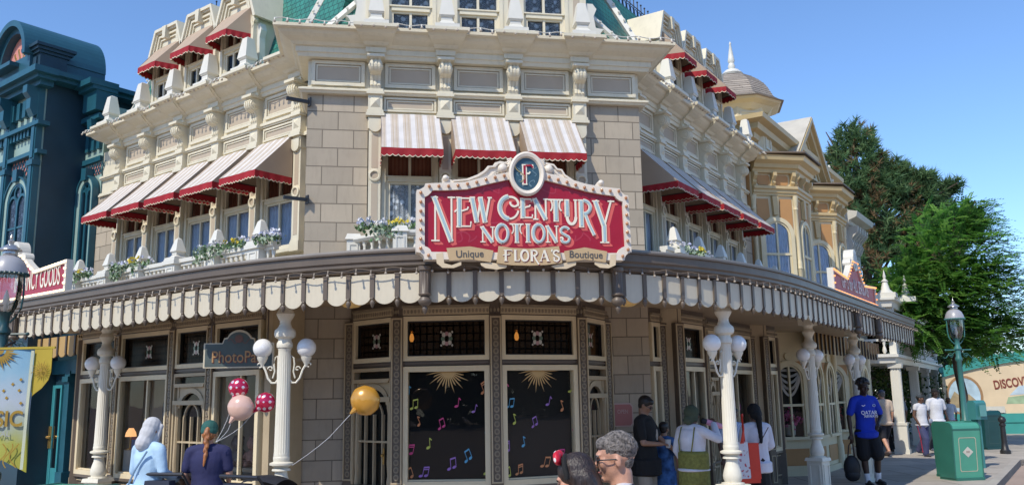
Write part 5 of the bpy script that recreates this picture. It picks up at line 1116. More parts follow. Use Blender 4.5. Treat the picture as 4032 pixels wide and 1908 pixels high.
# ------------------------------------------------------------------ ochre building with canted bays
OCHR = mat('ochre_panel', (.47, .245, .09), .6, .06, 3); YCR = mat('yellow_cream_paint', (.68, .585, .38), .5, .05, 3, dirt=.12); YTR = mat('buff_trim_paint', (.57, .43, .22), .5, .05, 3, dirt=.12)
def arch_window(parent, fac, u, w, z0, zs, d, trim, curtain_m, rail=None):
    f = MB(); ra = w/2
    f.prism(arc(u, zs, ra+.09, ra+.09, 0, 180, 20)+[(u-ra-.09, z0), (u-ra, z0)]+arc(u, zs, ra, ra, 180, 0, 20)+[(u+ra, z0), (u+ra+.09, z0)], d, d+.07)
    f.prism(arc(u, zs, ra, ra, 0, 180, 20)+[(u-ra, z0), (u-ra+.04, z0)]+arc(u, zs, ra-.04, ra-.04, 180, 0, 20)+[(u+ra-.04, z0), (u+ra, z0)], d, d+.045); f.fb(u-.02, u+.02, d, d+.05, z0, zs+ra-.03); f.fb(u-ra, u+ra, d, d+.055, (rail or zs)-.025, (rail or zs)+.025); f.fb(u-ra-.12, u+ra+.12, d, d+.1, z0-.06, z0)
    F = B(f, 'arched_window', trim, parent, fac)
    B(MB().prism(arc(u, zs, ra, ra, 0, 180, 16)+[(u-ra, z0), (u+ra, z0)], d, d+.004), 'backing', DARKB, F)
    if curtain_m:
        c = m_curtain(w*.94, z0, zs+ra*.5, d+.02, .014, 8, curtain_m); o = obj('curtain', c, F); o.location = (u, 0, 0)
        B(MB().prism(arc(u, zs+.0, ra*.94, ra*.94, 0, 180, 16), d+.008, d+.012), 'curtain_head', curtain_m, F)
    else:
        s = MB()
        for k in range(5): s.ribbon([(u-ra*.9+ra*1.8*t, zs+ra*.62-.10*k*sin(PI*t)-.03*k) for t in [i/14 for i in range(15)]], .05, d+.012+.004*k, 0, .006)
        B(s, 'swag', mat('cream_swag', (.45, .41, .36), .9, .1), F)
    B(MB().add([(a, -d-.03, b) for a, b in arc(u, zs, ra, ra, 0, 180, 16)+[(u-ra, z0), (u+ra, z0)]], [tuple(range(19))]), 'pane', GLASS, F)
    return F
def ochre_building():
    Y = thing('ochre_building', 'ochre and cream Victorian building with canted bay windows and a small domed turret', 'building', tuple(fpos(FR, 9.5, 0)), 0)
    P = lambda nm, mb, m, fac=FR, u=0, d=0, z=0, smooth=False: B(mb, nm, m, Y, fac, u, d, z-(.25 if nm.startswith('turret') else 0), smooth=smooth)
    P('wall', MB().fb(6.8, 14.6, -4, .06, 0, 6.75), OCHR)
    m = MB(); m.fb(7.35, 14.4, -3, .02, 6.75, 7.35); P('attic_wall', m, YCR)
    m = MB()
    for i in range(9): m.frame(7.5+i*.72, 8.1+i*.72, 6.85, 7.3, .05, .02, .05)
    P('attic_panelling', m, YTR)
    path = [(7.3, 2.2), (7.3, -.02), (14.5, -.02)]
    P('attic_cornice', MB().sweep(path, [(0, 7.3), (.08, 7.34), (.10, 7.45), (.22, 7.5), (.25, 7.62), (.40, 7.68), (.42, 7.78), (0, 7.84)]), YTR)
    P('attic_block', MB().fb(7.32, 9.2, -2.2, .0, 7.35, 7.9), YCR)
    g = MB(); ap = (10.95, 8.56); L0, R0 = (9.3, 7.2), (12.6, 7.2)
    g.prism([L0, ap, R0], -2.5, .30); P('gable', g, YCR)
    g = MB()
    for a in (L0, R0): g.prism([a, ap, (ap[0], ap[1]-.22), (a[0]+(.22 if a is L0 else -.22), a[1])], .30, .44); g.prism([(a[0]+(-.15 if a is L0 else .15), a[1]-.02), (ap[0], ap[1]+.14), (ap[0], ap[1]+.02), (a[0], a[1]-.06)], -2.6, .52)
    for k in (.62, .38): q = 1.7*k; g.ribbon([(ap[0]-q, 7.25), (ap[0], 7.25+q*.86), (ap[0]+q, 7.25)], .05, .30, 0, .04)
    P('gable_trim', g, YTR)
    P('gable_roof', MB().add([(9.15, -.5, 7.24), (10.95, -.5, 8.73), (10.95, 2.6, 8.73), (9.15, 2.6, 7.24), (12.75, -.5, 7.24), (12.75, 2.6, 7.24)], [(0, 1, 2, 3), (1, 4, 5, 2)]), mat('pale_roof_sheet', (.50, .46, .38), .6))
    urn = MB().lathe([(.09, 0), (.09, .06), (.05, .1), (.10, .18), (.12, .27), (.08, .34), (.03, .38), (.04, .44), (.01, .5)], seg=14)
    P('urn_finial', urn, WHITEP, FR, 13.6, .25, 7.55, True)
    for u0, u1, u2, u3 in ((6.82, 7.52, 8.62, 9.3), (10.35, 11.05, 12.1, 12.75)):
        pl = [(u0, -.1), (u1, -.8), (u2, -.8), (u3, -.1)]
        P('bay_wall', MB().prism(pl+[(u3, .3), (u0, .3)], 3.2, 6.45, plane='xy'), YCR)
        m = MB()
        for pr in ([(0, 5.92), (.05, 5.92), (.05, 5.97), (.08, 5.98), (.08, 6.04), (.12, 6.06), (.12, 6.12), (0, 6.13)], [(0, 6.42), (.08, 6.42), (.10, 6.50), (.16, 6.52), (.18, 6.60), (.30, 6.66), (.32, 6.74), (.34, 6.76), (0, 6.82)]): m.sweep(pl, pr)
        P('bay_cornice', m, YTR)
        P('bay_roof', MB().prism([(u0-.3, 0), (u1-.13, -1.15), (u2+.13, -1.15), (u3+.3, 0)], 6.83, 6.86, plane='xy'), mat('brown_bay_roof', (.16, .12, .09), .6))
        for (x, y) in pl[:3]:
            P('bay_column', MB().lathe([(.05, 3.3), (.05, 4.3), (.065, 4.32), (.05, 4.36), (.06, 4.42), (.05, 4.46), (.045, 4.5), (.04, 5.6), (.055, 5.62), (.04, 5.68), (.055, 5.72), (.06, 5.86), (.07, 5.92)], (0, 0, 0), 12), YCR, FR, x, -y+.02, 0, True)
        for (a, b) in ((pl[0], pl[1]), (pl[1], pl[2])):
            pa, pb = fpos(FR, a[0], -a[1]), fpos(FR, b[0], -b[1]); t = pb-pa; w = t.length; fac = ((pa.x+pb.x)/2, (pa.y+pb.y)/2, math.atan2(t.y, t.x))
            ww = min(.62, w*.64); zs = 5.22-ww/2*.6
            arch_window(Y, fac, 0, ww, 3.3, zs, .01, YCR, FESTOON, 4.62)
            m = MB(); m.prism([(-w*.42, 5.85), (-w*.14, 5.85), (-w*.12, 5.45), (-w*.30, 5.3), (-w*.42, 5.05)], .005, .02); m.prism([(w*.42, 5.85), (w*.14, 5.85), (w*.12, 5.45), (w*.30, 5.3), (w*.42, 5.05)], .005, .02)
            for x in (-w*.22, w*.22): m.prism([(x-.15, 6.2), (x-.11, 6.16), (x+.11, 6.16), (x+.15, 6.2), (x+.15, 6.34), (x+.11, 6.38), (x-.11, 6.38), (x-.15, 6.34)], .0, .02)
            P('ochre_panel', m, OCHR, fac)
            m = MB(); m.prism([(-.07, 5.9), (.07, 5.9), (.05, 5.48), (-.05, 5.48)], .01, .09)
            for x in (-w*.46, 0, w*.46): m.prism([(-.0, 6.42), (-.16, 6.42), (-.16, 6.34), (-.07, 6.25), (-.09, 6.2), (-.03, 6.13), (0, 6.13)], x-.04, x+.04, plane='yz')
            P('keystone_and_corbels', m, YTR, fac)
    # ground floor with tall arched shop windows
    LW = mat('buff_wall', (.56, .48, .33), .6, .06, 3, dirt=.15)
    P('lower_wall', MB().fb(6.78, 14.5, .06, .16, 0, 3.05), LW)
    for u0 in (6.62, 10.3):
        pl = [(u0, -.2), (u0+.7, -.9), (u0+2.7, -.9), (u0+3.3, -.25)]
        P('lower_bay_wall', MB().prism([(u0+.22, -.12), (u0+.86, -.66), (u0+2.62, -.66), (u0+3.1, -.12)], 0, 3.05, plane='xy'), DARKB)
        for i, (p, q) in enumerate(zip(pl, pl[1:])):
            pa, pb = fpos(FR, p[0], -p[1]), fpos(FR, q[0], -q[1]); t = pb-pa; w = t.length; fac = ((pa.x+pb.x)/2, (pa.y+pb.y)/2, math.atan2(t.y, t.x)); ra = .30
            for cx in ((0,) if i != 1 else (-.5, .5)):
                wd = w/2 if i != 1 else w/4; z1 = 3.05; zs = 1.95
                for sg in (-1, 1):
                    h_ = [(cx+sg*ra*cos(rad(a_)), zs+ra*sin(rad(a_))) for a_ in range(0, 91, 9)]
                    B(MB().prism([(cx+sg*wd, .78), (cx+sg*ra, .78)]+h_+[(cx, z1), (cx+sg*wd, z1)], -.05, 0), 'arch_wall_panel', YCR, Y, fac)
                B(MB().fb(cx-wd, cx+wd, -.05, 0, .0, .78), 'stall_riser', YCR, Y, fac); B(MB().fb(cx-wd*.72, cx+wd*.72, 0, .012, .2, .54), 'ochre_panel', OCHR, Y, fac); B(MB().fb(cx-wd, cx+wd, 0, .06, 0, .12), 'plinth', YCR, Y, fac)
                F = arch_window(Y, fac, cx, .60, .78, zs, .0, YCR, None, 1.42)
                for ch in list(F.children):
                    if ch.name.startswith('backing'): ch.location.y += .16
                B(MB().prism(arc(cx, 2.42, .07, .07, 0, 360, 14)[:-1], .0, .03), 'rosette', YCR, Y, fac)
                for sg in (-1, 1): B(MB().prism([(cx+sg*.16, 2.32), (cx+sg*wd*.86, 2.32), (cx+sg*wd*.86, 2.05), (cx+sg*.36, 2.12), (cx+sg*.28, 2.24)], 0, .012), 'ochre_panel', OCHR, Y, fac)
    for u, dd in ((7.34, .93), (9.3, .93), (11.02, .93), (12.98, .93), (14.2, .3)):
        P('wall_column', MB().lathe([(.09, 0), (.09, .5), (.07, .55), (.06, .7), (.07, .9), (.055, 1.0), (.05, 2.0), (.07, 2.05), (.05, 2.12), (.08, 2.2), (.08, 2.9)], seg=12), YCR, FR, u, dd, 0, True)
    P('inner_valance', MB().fb(6.9, 14.4, .96, 1.0, 2.60, 2.95), mat('ochre_valance', (.42, .27, .10), .6))
    sl = MB().fb(-.03, .03, 1.0, 1.04, 2.5, 2.95).mesh('dark_slat', [mat('dark_brown_slat', (.06, .04, .03), .5)])
    for k in range(22): obj('dark_slat', sl, Y, FR, 7.0+k*.34)
    # flowers and goods seen in the arched windows are separate things below
    # turret
    TC = tuple(fpos(FR, 8.03, -.57)); fac = (TC[0], TC[1], FR[2])
    oct_ = lambda r: [(r*cos(PI/8+k*PI/4), r*sin(PI/8+k*PI/4)) for k in range(8)]
    P('turret_wall', MB().prism(oct_(.80), 7.2, 8.4, plane='xy'), YCR, fac)
    m = MB()
    for k in range(8):
        a = k*PI/4; q = MB().frame(-.24, .24, 8.0, 8.3, .03, .735, .755); q.frame(-.2, .2, 7.45, 7.85, .05, .735, .76)
        m.add([(x*cos(a)-y*sin(a), x*sin(a)+y*cos(a), z) for x, y, z in q.v], q.f)
    P('turret_panelling', m, CREAM, fac)
    P('turret_eave', MB().lathe([(.8, 8.34), (.86, 8.40), (.92, 8.46), (1.08, 8.52), (1.12, 8.56), (1.12, 8.60), (.5, 8.62)], seg=8), YCR, fac)
    pr = [(1.17, 8.575), (1.08, 8.61)]+[(r, z) for r, z in ((1.02, 8.66), (.94, 8.72), (.88, 8.84), (.82, 8.96), (.74, 9.08), (.62, 9.2), (.46, 9.32), (.28, 9.40), (.1, 9.44))]
    dm = MB()
    for (r0, z0), (r1, z1) in zip(pr, pr[1:]):
        for j in range(2): a = j/2; b = (j+1)/2; dm.lathe([(r0+(r1-r0)*a, z0+(z1-z0)*a-.012), (r0+(r1-r0)*a+.014, z0+(z1-z0)*a), (r0+(r1-r0)*b, z0+(z1-z0)*b)], seg=8)
    P('turret_dome', dm, brick_mat('brown_dome_shingles', (.36, .305, .25), (.16, .13, .11), .2, .09, msize=.004, bump=.3), fac)
    P('turret_finial', MB().lathe([(.22, 9.40), (.26, 9.46), (.16, 9.56), (.07, 9.60), (.09, 9.66), (.06, 9.74), (.085, 9.80), (.07, 9.88), (.02, 10.22), (.03, 10.24), (.005, 10.30)], seg=14), WHITEP, fac, smooth=True)
ochre_building()
def flowerpot(fac, u, d, z, c, lab):
    t = thing('flower_pot', lab, 'plant', tuple(fpos(fac, u, d, z)), 0, 'flower pots in the arched shop windows'); r = random.Random(int(u*10))
    B(MB().lathe([(.09, 0), (.11, .02), (.12, .2), (.135, .22)], seg=12), 'pot', mat('pale_pot', (.42, .40, .33), .6), t, smooth=True)
    m = MB(); leaf_patch(m, (0, 0, .34), 160, .26, .2, .18, .07, (0,), r); B(m, 'flowers', mat('bloom%d' % int(u*10), c, .8, .35, 14), t)
flowerpot(FR, 7.08, .48, .80, (.50, .08, .20), 'pot of deep pink flowers in the arched window behind the nearer ochre-side column')
flowerpot(FR, 10.72, .47, .80, (.50, .14, .14), 'pot of red and white flowers in the arched window left of the man in blue')
# ------------------------------------------------------------------ white building and veranda beyond
def white_building():
    Wb = thing('white_building', 'white ornate building with bracketed cornice beyond the ochre building', 'building', tuple(fpos(FR, 16.2, 0)), 0)
    P = lambda nm, mb, m, u=0, d=0, smooth=False: B(mb, nm, m, Wb, FR, u, d, smooth=smooth)
    GW = mat('shaded_white_trim', (.50, .48, .42), .5, .05, 3, dirt=.2)  # white toned down to grey-beige, shade put into trim and wall colour
    P('wall', MB().fb(14.6, 16.3, -4, .35, 0, 6.6), mat('shaded_white_wall', (.42, .41, .37), .6))
    m = MB(); m.sweep([(14.4, -.35), (16.3, -.35), (16.3, 3)], [(0, 6.4), (.12, 6.45), (.15, 6.55), (.36, 6.63), (.4, 6.78), (0, 6.88)]); P('cornice', m, GW)
    for k in range(5): P('cornice_bracket', MB().prism([(-.35, 6.42), (-.66, 6.42), (-.64, 6.25), (-.45, 6.05), (-.5, 5.9), (-.4, 5.7), (-.35, 5.7)], -.05, .05, plane='yz'), GW, 14.8+k*.33)
    for u in (15.5,):
        f = P('window', MB().frame(-.35, .35, 3.6, 5.5, .07, .35, .42).fb(-.4, .4, .35, .5, 3.5, 3.6), WHITEP, u); B(MB().fb(-.3, .3, .35, .36, 3.65, 5.45), 'pane', mat('grey_blue_pane', (.08, .10, .13), .1), f)
white_building()
def veranda():
    V = thing('veranda', 'white two-storey veranda with fluted square posts half hidden by the feathery tree', 'veranda', (12.5, 27.5, 0)); loc = Vector((12.5, 27.5, 0))
    P = lambda nm, mb, m, smooth=False: B(mb, nm, m, V, (0, 0, 0.), smooth=smooth)
    posts = [(10.47, 24), (12.55, 27.5), (14.55, 31), (16.55, 34.5)]; th = rad(60)
    pm_ = MB(); pm_.box(-.19, .19, -.19, .19, 0, .12); pm_.box(-.17, .17, -.17, .17, .12, .75); pm_.box(-.19, .19, -.19, .19, .75, .82); pm_.box(-.125, .125, -.125, .125, .82, 2.28, tx=.012, ty=.012); pm_.box(-.17, .17, -.17, .17, 2.28, 2.40, tx=-.02, ty=-.02)
    for k in range(3):
        x = -.07+k*.07; pm_.box(x-.014, x+.014, -.132, -.12, .86, 2.25); pm_.box(-.132, -.12, x-.014, x+.014, .86, 2.25); pm_.box(x-.014, x+.014, .12, .132, .86, 2.25)
    me = pm_.mesh('veranda_post', [WHITEP])
    for x, y in posts: obj('veranda_post', me, V, (x, y, th))
    ends = [(7.6, 24.6), (10.35, 23.9), (17.2, 35.5)]
    m = MB(); m.sweep(ends, [(-.2, 2.42), (.10, 2.42), (.12, 2.55), (.2, 2.58), (.2, 2.66), (-.2, 2.68)]); m.sweep(ends, [(-.06, 3.02), (.06, 3.02), (.07, 3.08), (-.07, 3.08)]); m.sweep(ends, [(-.2, 3.95), (.14, 3.95), (.16, 4.1), (.24, 4.14), (.24, 4.2), (-.3, 4.22)]); P('veranda_beam', m, WHITEP)
    m = MB()
    for a, b in zip(ends, ends[1:]):
        n = int(math.hypot(b[0]-a[0], b[1]-a[1])/.3)
        for i in range(n): t = (i+.5)/n; m.lathe([(.03, 2.68), (.06, 2.75), (.05, 2.82), (.025, 2.9), (.045, 2.98), (.045, 3.02)], (a[0]+(b[0]-a[0])*t, a[1]+(b[1]-a[1])*t, 0), 8)
    P('balustrade', m, WHITEP, True)
    for x, y in posts: B(MB().box(-.09, .09, -.09, .09, 2.66, 3.98), 'upper_post', WHITEP, V, (x, y, th))
    for x, y, z in ((10.4, 24.0, 4.2), (11.5, 25.2, 4.2)): B(MB().box(-.28, .28, -.28, .28, 0, .14).lathe([(.24, .14), (.12, .25), (.07, .45), (.10, .48), (.03, .55), (.045, .62), (.005, .8)], seg=10), 'finial', WHITEP, V, (x, y, th), z=z, smooth=True)
    P('veranda_roof', MB().prism([(7.6, 24.8), (10.3, 24.1), (17.2, 35.6), (14, 38), (8, 28)], 4.22, 4.30, plane='xy'), mat('veranda_roof_sheet', (.42, .44, .42), .6)); P('veranda_floor', MB().prism([(7.6, 24.8), (10.3, 24.1), (17.2, 35.6), (14, 38), (8, 28)], 2.44, 2.5, plane='xy'), WHITEP)
    P('back_wall', MB().sweep([(8.5, 28.2), (10.2, 28.0), (15.2, 37)], [(-.2, 0), (0, 0), (0, 4.2), (-.2, 4.2)]), mat('dark_red_brick', (.12, .05, .04), .8, .2))
    for x, y in ((9.55, 23.9), (10.0, 25.5)):
        t = thing('hanging_lantern', 'black hanging lantern with amber light under the white veranda, %s' % ('the right one' if y > 24 else 'the left one'), 'lantern', (x, y, 2.1), 0, 'lanterns under the veranda'); 
        B(MB().lathe([(.05, 0), (.06, .03), (.11, .26), (.13, .28), (.10, .34), (.03, .42), (.015, .5)], seg=6), 'lantern_frame', BLACKM, t); B(MB().ball((0, 0, .15), .075, 10), 'lantern_glow', mat('amber_lantern_light', (1, .62, .22), .4, 0, emit=1.2), t)
veranda()
# ------------------------------------------------------------------ hanging photo sign
def photo_sign():
    S = thing('hanging_photo_sign', 'slate coloured sign with arched top and brown letters hanging under the canopy', 'sign', (-3.36, 10.62, 0), rad(4))
    P = lambda nm, mb, m: B(mb, nm, m, S)
    out = [(-.42, 2.10), (.42, 2.10), (.42, 2.40), (.20, 2.40), (.18, 2.46)]+arc(0, 2.42, .15, .14, 20, 160, 10)+[(-.18, 2.46), (-.20, 2.40), (-.42, 2.40)]
    P('sign_board', MB().prism(out, -.05, .02), CREAM2)
    inn = [(x*.955, 2.255+(z-2.255)*.91) for x, z in out]; P('sign_panel', MB().prism(inn, .02, .024), mat('grey_green_slate', (.075, .10, .095), .5, .15, 6))
    P('emblem', MB().prism(arc(0, 2.45, .05, .05, 0, 360, 14)[:-1], .024, .03).ribbon([(-.13+.26*t, 2.42+.03*sin(t*14)) for t in [i/14 for i in range(15)]], .010, .0242, 0, .002), mat('emblem_brown', (.16, .08, .06), .5))
    o = obj('lettering', text_mesh('lettering', 'PhotoPass', .20, .004, mat('sign_brown_gold_letter', (.42, .24, .10), .5), .001, .80), S); o.location = (.008, -.03, 2.165)
    o = obj('lettering_shade', text_mesh('lettering_shade', 'PhotoPass', .20, .002, mat('sign_letter_dark', (.22, .05, .05), .5), .001, .80), S); o.location = (.016, -.026, 2.157)
    for x in (-.34, .34): P('hanger_rod', MB().box(x-.008, x+.008, -.0, .016, 2.4, 2.94), mat('brown_rod', (.10, .07, .05), .5))
photo_sign()
# ------------------------------------------------------------------ street lamps, banner
LAMPG = glass_mat('lamp_glass', (.99, .985, .97), .9, .10); HOOD = mat('grey_lamp_hood', (.34, .34, .36), .35, .08, 5, spec=.6)
def street_lamp(loc, col, lab):
    t = thing('street_lamp', lab, 'street lamp', loc, 0, 'gas style street lamps')
    m = MB(); m.lathe([(.16, 0), (.16, .1), (.13, .14), (.12, .5), (.14, .55), (.10, .62), (.085, .9), (.10, .94), (.10, 1.0), (.07, 1.04), (.06, 1.5), (.055, 2.3), (.075, 2.33), (.075, 2.38), (.055, 2.42), (.055, 2.56), (.08, 2.58), (.08, 2.61), (.05, 2.66), (.055, 2.78), (.09, 2.82)], seg=20, flute=.06, fl=(1.03, 2.31)); B(m, 'post', col, t, smooth=True)
    m = MB(); m.tube([(-.27, 0, 2.565), (.27, 0, 2.565)], .014, 8); m.ball((-.28, 0, 2.565), .022, 8); m.ball((.28, 0, 2.565), .022, 8)
    for s in (-1, 1):
        m.tube([(s*(.06+.30*q/14), 0, 2.50-.12*q/14+.02*sin(q)) for q in range(15)], .007, 5); m.tube([(s*(.17+.07*cos(q*.6)*(1-q/18)), 0, 2.44+.06*sin(q*.6)*(1-q/18)) for q in range(14)], .006, 5)
        m.tube([(s*.06, 0, 2.70), (s*.12, 0, 2.76), (s*.18, 0, 2.86), (s*.195, 0, 3.0), (s*.19, 0, 3.26)], .012, 7)
    B(m, 'ladder_bar', col, t, smooth=True)
    B(MB().lathe([(.08, 2.815), (.11, 2.86), (.145, 2.98), (.155, 3.1), (.155, 3.26)], seg=24), 'lamp_glass', LAMPG, t, smooth=True); B(MB().lathe([(.02, 2.80), (.022, 2.9), (.04, 2.93), (.03, 3.0), (.008, 3.08)], seg=10), 'burner', mat('burner_glass', (.6, .58, .52), .3), t, smooth=True)
    m = MB(); m.lathe([(.15, 3.26), (.205, 3.27), (.20, 3.30), (.185, 3.36), (.15, 3.43), (.10, 3.475), (.08, 3.48)], seg=26); B(m, 'hood', HOOD, t, smooth=True)
    m = MB(); n = 26
    for k in range(n): a = 2*PI*k/n; m.ball((.205*cos(a), .205*sin(a), 3.262), .02, 6)
    m.lathe([(.19, 3.25), (.21, 3.255), (.21, 3.275), (.19, 3.28)], seg=26); B(m, 'hood_rim', col, t)
    B(MB().lathe([(.075, 3.475), (.085, 3.50), (.08, 3.53), (.125, 3.545), (.12, 3.56), (.05, 3.61), (.03, 3.62), (.035, 3.66), (.012, 3.68), (.02, 3.70), (.003, 3.74)], seg=18), 'hood_cap', mat('steel_lamp_cap', (.45, .45, .45), .25, .1, metal=.7), t, smooth=True)
    return t
street_lamp((10.1, 19.8, 0), mat('lamp_sunlit_green_paint', (.045, .17, .16), .4, .1), 'green street lamp standing behind the nearest litter bin')  # lighter copy of the lamp green, sunlight put into the colour
street_lamp((-5.90, 10.0, -.06), mat('lamp_shaded_green_paint', (.008, .05, .055), .4, .1), 'green street lamp, darkened for shade, carrying the festival banner at the left edge')  # same lamp paint darkened, its shade is in the colour
def banner():
    t = thing('festival_banner', 'pale blue and yellow music festival banner with gold suns hanging from the left street lamp', 'banner', (-5.785, 9.84, 0), rad(-3))
    y = mat('banner_yellow_cloth', (.42, .31, .03), .75, .06, 4); G = mat('banner_gold_print', (.30, .185, .02), .7, .05)
    m = mat('banner_printed_cloth', (1, 1, 1), .75, 0); nt, b, L = nodes_of(m); tc = nt.nodes.new('ShaderNodeTexCoord'); sp_ = nt.nodes.new('ShaderNodeSeparateXYZ'); L(tc.outputs['Object'], sp_.inputs[0])
    n = nt.nodes.new('ShaderNodeTexNoise'); n.inputs['Scale'].default_value = 6; L(tc.outputs['Object'], n.inputs['Vector']); a = nt.nodes.new('ShaderNodeMath'); a.operation = 'MULTIPLY_ADD'; a.inputs[1].default_value = .25; L(n.outputs[0], a.inputs[0]); L(sp_.outputs[2], a.inputs[2])
    mr = nt.nodes.new('ShaderNodeMapRange'); mr.inputs[1].default_value = .95; mr.inputs[2].default_value = 2.45; L(a.outputs[0], mr.inputs[0])
    L(ramp(nt, mr.outputs[0], [(0, (.32, .30, .02)), (.30, (.33, .34, .07)), (.46, (.33, .38, .33)), (.6, (.36, .41, .46)), (.85, (.21, .36, .46)), (1, (.15, .32, .46))]), b.inputs['Base Color'])
    def wav(x, z): return -.02*sin(z*4+x*3)-.01*sin(x*11)
    q = MB(); nx, nz = 12, 26; vs = []
    for j in range(nz+1):
        for i in range(nx+1):
            x = -.42+.80*i/nx; zb = 1.02-.16*max(0, (i/nx-.6)/.4)+(.10 if i/nx < .6 else .10); z = zb+(2.33-zb)*j/nz; vs.append((x-.02*(1-j/nz), wav(x, z), z))
    q.add(vs, [(j*(nx+1)+i, j*(nx+1)+i+1, (j+1)*(nx+1)+i+1, (j+1)*(nx+1)+i) for j in range(nz) for i in range(nx)]); B(q, 'banner_cloth', m, t, smooth=True)
    q = MB(); q.prism([(.37, 2.33), (.575, 2.33), (.575, 2.06), (.55, 1.97), (.48, 1.88), (.40, 1.82), (.36, 1.78)], .0, .008); B(q, 'side_pennant', y, t)
    q = MB(); q.box(-.5, .6, -.012, .012, 2.32, 2.345); B(q, 'banner_rod', y, t)
    q = MB(); q.ribbon([(.36, 2.3), (.345, 1.7), (.335, 1.0)], .035, .03, 0, .002); B(q, 'banner_border', mat('banner_border_print', (.45, .48, .36), .8), t)
    for cx, cz, r, par in ((-.02, 2.31, .24, 'banner_sun'), (.47, 2.08, .12, 'pennant_sun')):
        q = MB()
        for k in range(17):
            a = (PI+PI*(k+.5)/17) if par == 'banner_sun' else 2*PI*k/17; R = r*(1 if k % 2 else .7); q.prism([(cx+r*.3*cos(a-.12), cz+r*.3*sin(a-.12)), (cx+r*.62*cos(a-.05), cz+r*.62*sin(a-.05)), (cx+R*cos(a+.07), cz+R*sin(a+.07)), (cx+r*.62*cos(a+.08), cz+r*.62*sin(a+.08)), (cx+r*.3*cos(a+.12), cz+r*.3*sin(a+.12))], .035, .037)
        q.prism(arc(cx, cz, r*.2, r*.2, 180 if par == 'banner_sun' else 0, 360, 14), .035, .038); B(q, par, G, t)
    o = obj('banner_word', text_mesh('banner_word', 'MUSIC', .24, .002, G, .004, .95), t); o.location = (-.02, -.036, 1.47); o = obj('banner_small_word', text_mesh('banner_small_word', 'FESTIVAL', .085, .001, mat('banner_grey_print', (.34, .36, .36), .8), 0, 1.15), t); o.location = (-.02, -.036, 1.36)
    q = MB()
    for k, (x, z) in enumerate(((.16, 1.93), (.24, 1.86), (.06, 1.86), (.25, 1.98), (-.1, 1.95), (.1, 1.78), (.27, 1.72))): q.prism([(x+.02*cos(a*PI/2), z+.02*sin(a*PI/2)) for a in range(4)], .033, .035)
    for k in range(3): q.ribbon([(.1+.07*k+.05*sin(v*5+k), 1.28-.26*v) for v in [i/12 for i in range(13)]], .012, .033, 0, .002)
    B(q, 'banner_sparkles', G, t)
    B(MB().tube([(.0, .02, 2.36), (.02, .16, 2.42)], .015, 6), 'banner_arm', BLACKM, t)
banner()
# ------------------------------------------------------------------ litter bins, box, bollard, mural wall
BING = mat('bin_green_paint', (.07, .31, .215), .32, .06, 3, spec=.6); BINL = mat('bin_cream_line', (.52, .46, .33), .5); BIND = mat('bin_shaded_green_paint', (.008, .060, .062), .4, .1)  # last green is a shaded copy of the first, shade put into it
def litter_bin(loc, rz, col, lab, line):
    t = thing('litter_bin', lab, 'litter bin', loc, rz, 'street litter bins'); m = MB()
    pr = [(-.20, .04), (.20, .04), (.235, .95), (.225, 1.0), (.19, 1.04), (.14, 1.06), (-.14, 1.06), (-.19, 1.04), (-.225, 1.0), (-.235, .95)]
    m.prism(pr, -.29, .29, plane='yz'); B(m, 'body', col, t)
    f = MB(); 
    for s in (-1, 1): f.prism([(y*1.02, .04+(z-.04)*1.01) for y, z in pr], s*.29-.012+.012*s, s*.29+.012+.012*s, plane='yz')
    f.box(-.30, .30, -.24, .24, .0, .05); f.box(-.305, .305, -.245, .245, .93, .955); B(f, 'side_frame', mat('bin_green_side', (.03, .15, .115), .4) if col is BING else BIND, t)
    li = MB(); o_ = [(-.17, .16), (.17, .16), (.19, .19), (.19, .76), (.17, .79), (-.17, .79), (-.19, .76), (-.19, .19)]
    def onface(x, z, e=.004): return (x, -(.20+.035*(z-.04)/.91)-e, z)
    i_ = [(x*.93, .475+(z-.475)*.96) for x, z in o_]; n = 8
    li.add([onface(x, z) for x, z in o_]+[onface(x, z) for x, z in i_], [(k, (k+1) % n, n+(k+1) % n, n+k) for k in range(n)]); B(li, 'painted_line', line, t)
    e = MB(); e.add([onface(.075*cos(k*PI/10), .52+.05*sin(k*PI/10), .005) for k in range(20)], [tuple(range(20))]); e.add([onface(.115*cos(k*PI/2)*(.55 if k % 2 else 1), .52+.10*sin(k*PI/2)*(1 if k % 2 else .5), .0045) for k in range(4)], [(0, 1, 2, 3)]); B(e, 'badge', mat('bin_badge', (.58, .56, .48), .5) if col is BING else BIND, t)
    w_ = MB(); [w_.add([onface(x, z, .006) for x, z in ((-.04, .505+.014*k), (.04, .505+.014*k), (.04, .511+.014*k), (-.04, .511+.014*k))], [(0, 1, 2, 3)]) for k in range(3)]; B(w_, 'badge_print', mat('bin_badge_print', (.25, .12, .08), .5) if col is BING else BIND, t)
    B(MB().box(.301, .312, -.13, .13, .72, .90), 'flap', BLACKM, t)
litter_bin((8.50, 17.0, 0), rad(12), BING, 'bright green litter bin with cream outline nearest the kerb', BINL)
litter_bin((8.68, 17.52, 0), rad(12), BING, 'green litter bin directly behind the nearest one, only its edge showing', BINL)
litter_bin((13.45, 25.2, 0), rad(18), BIND, 'green litter bin, darkened as if shaded, next to the black bollard', mat('bin_shaded_line', (.04, .10, .09), .5))
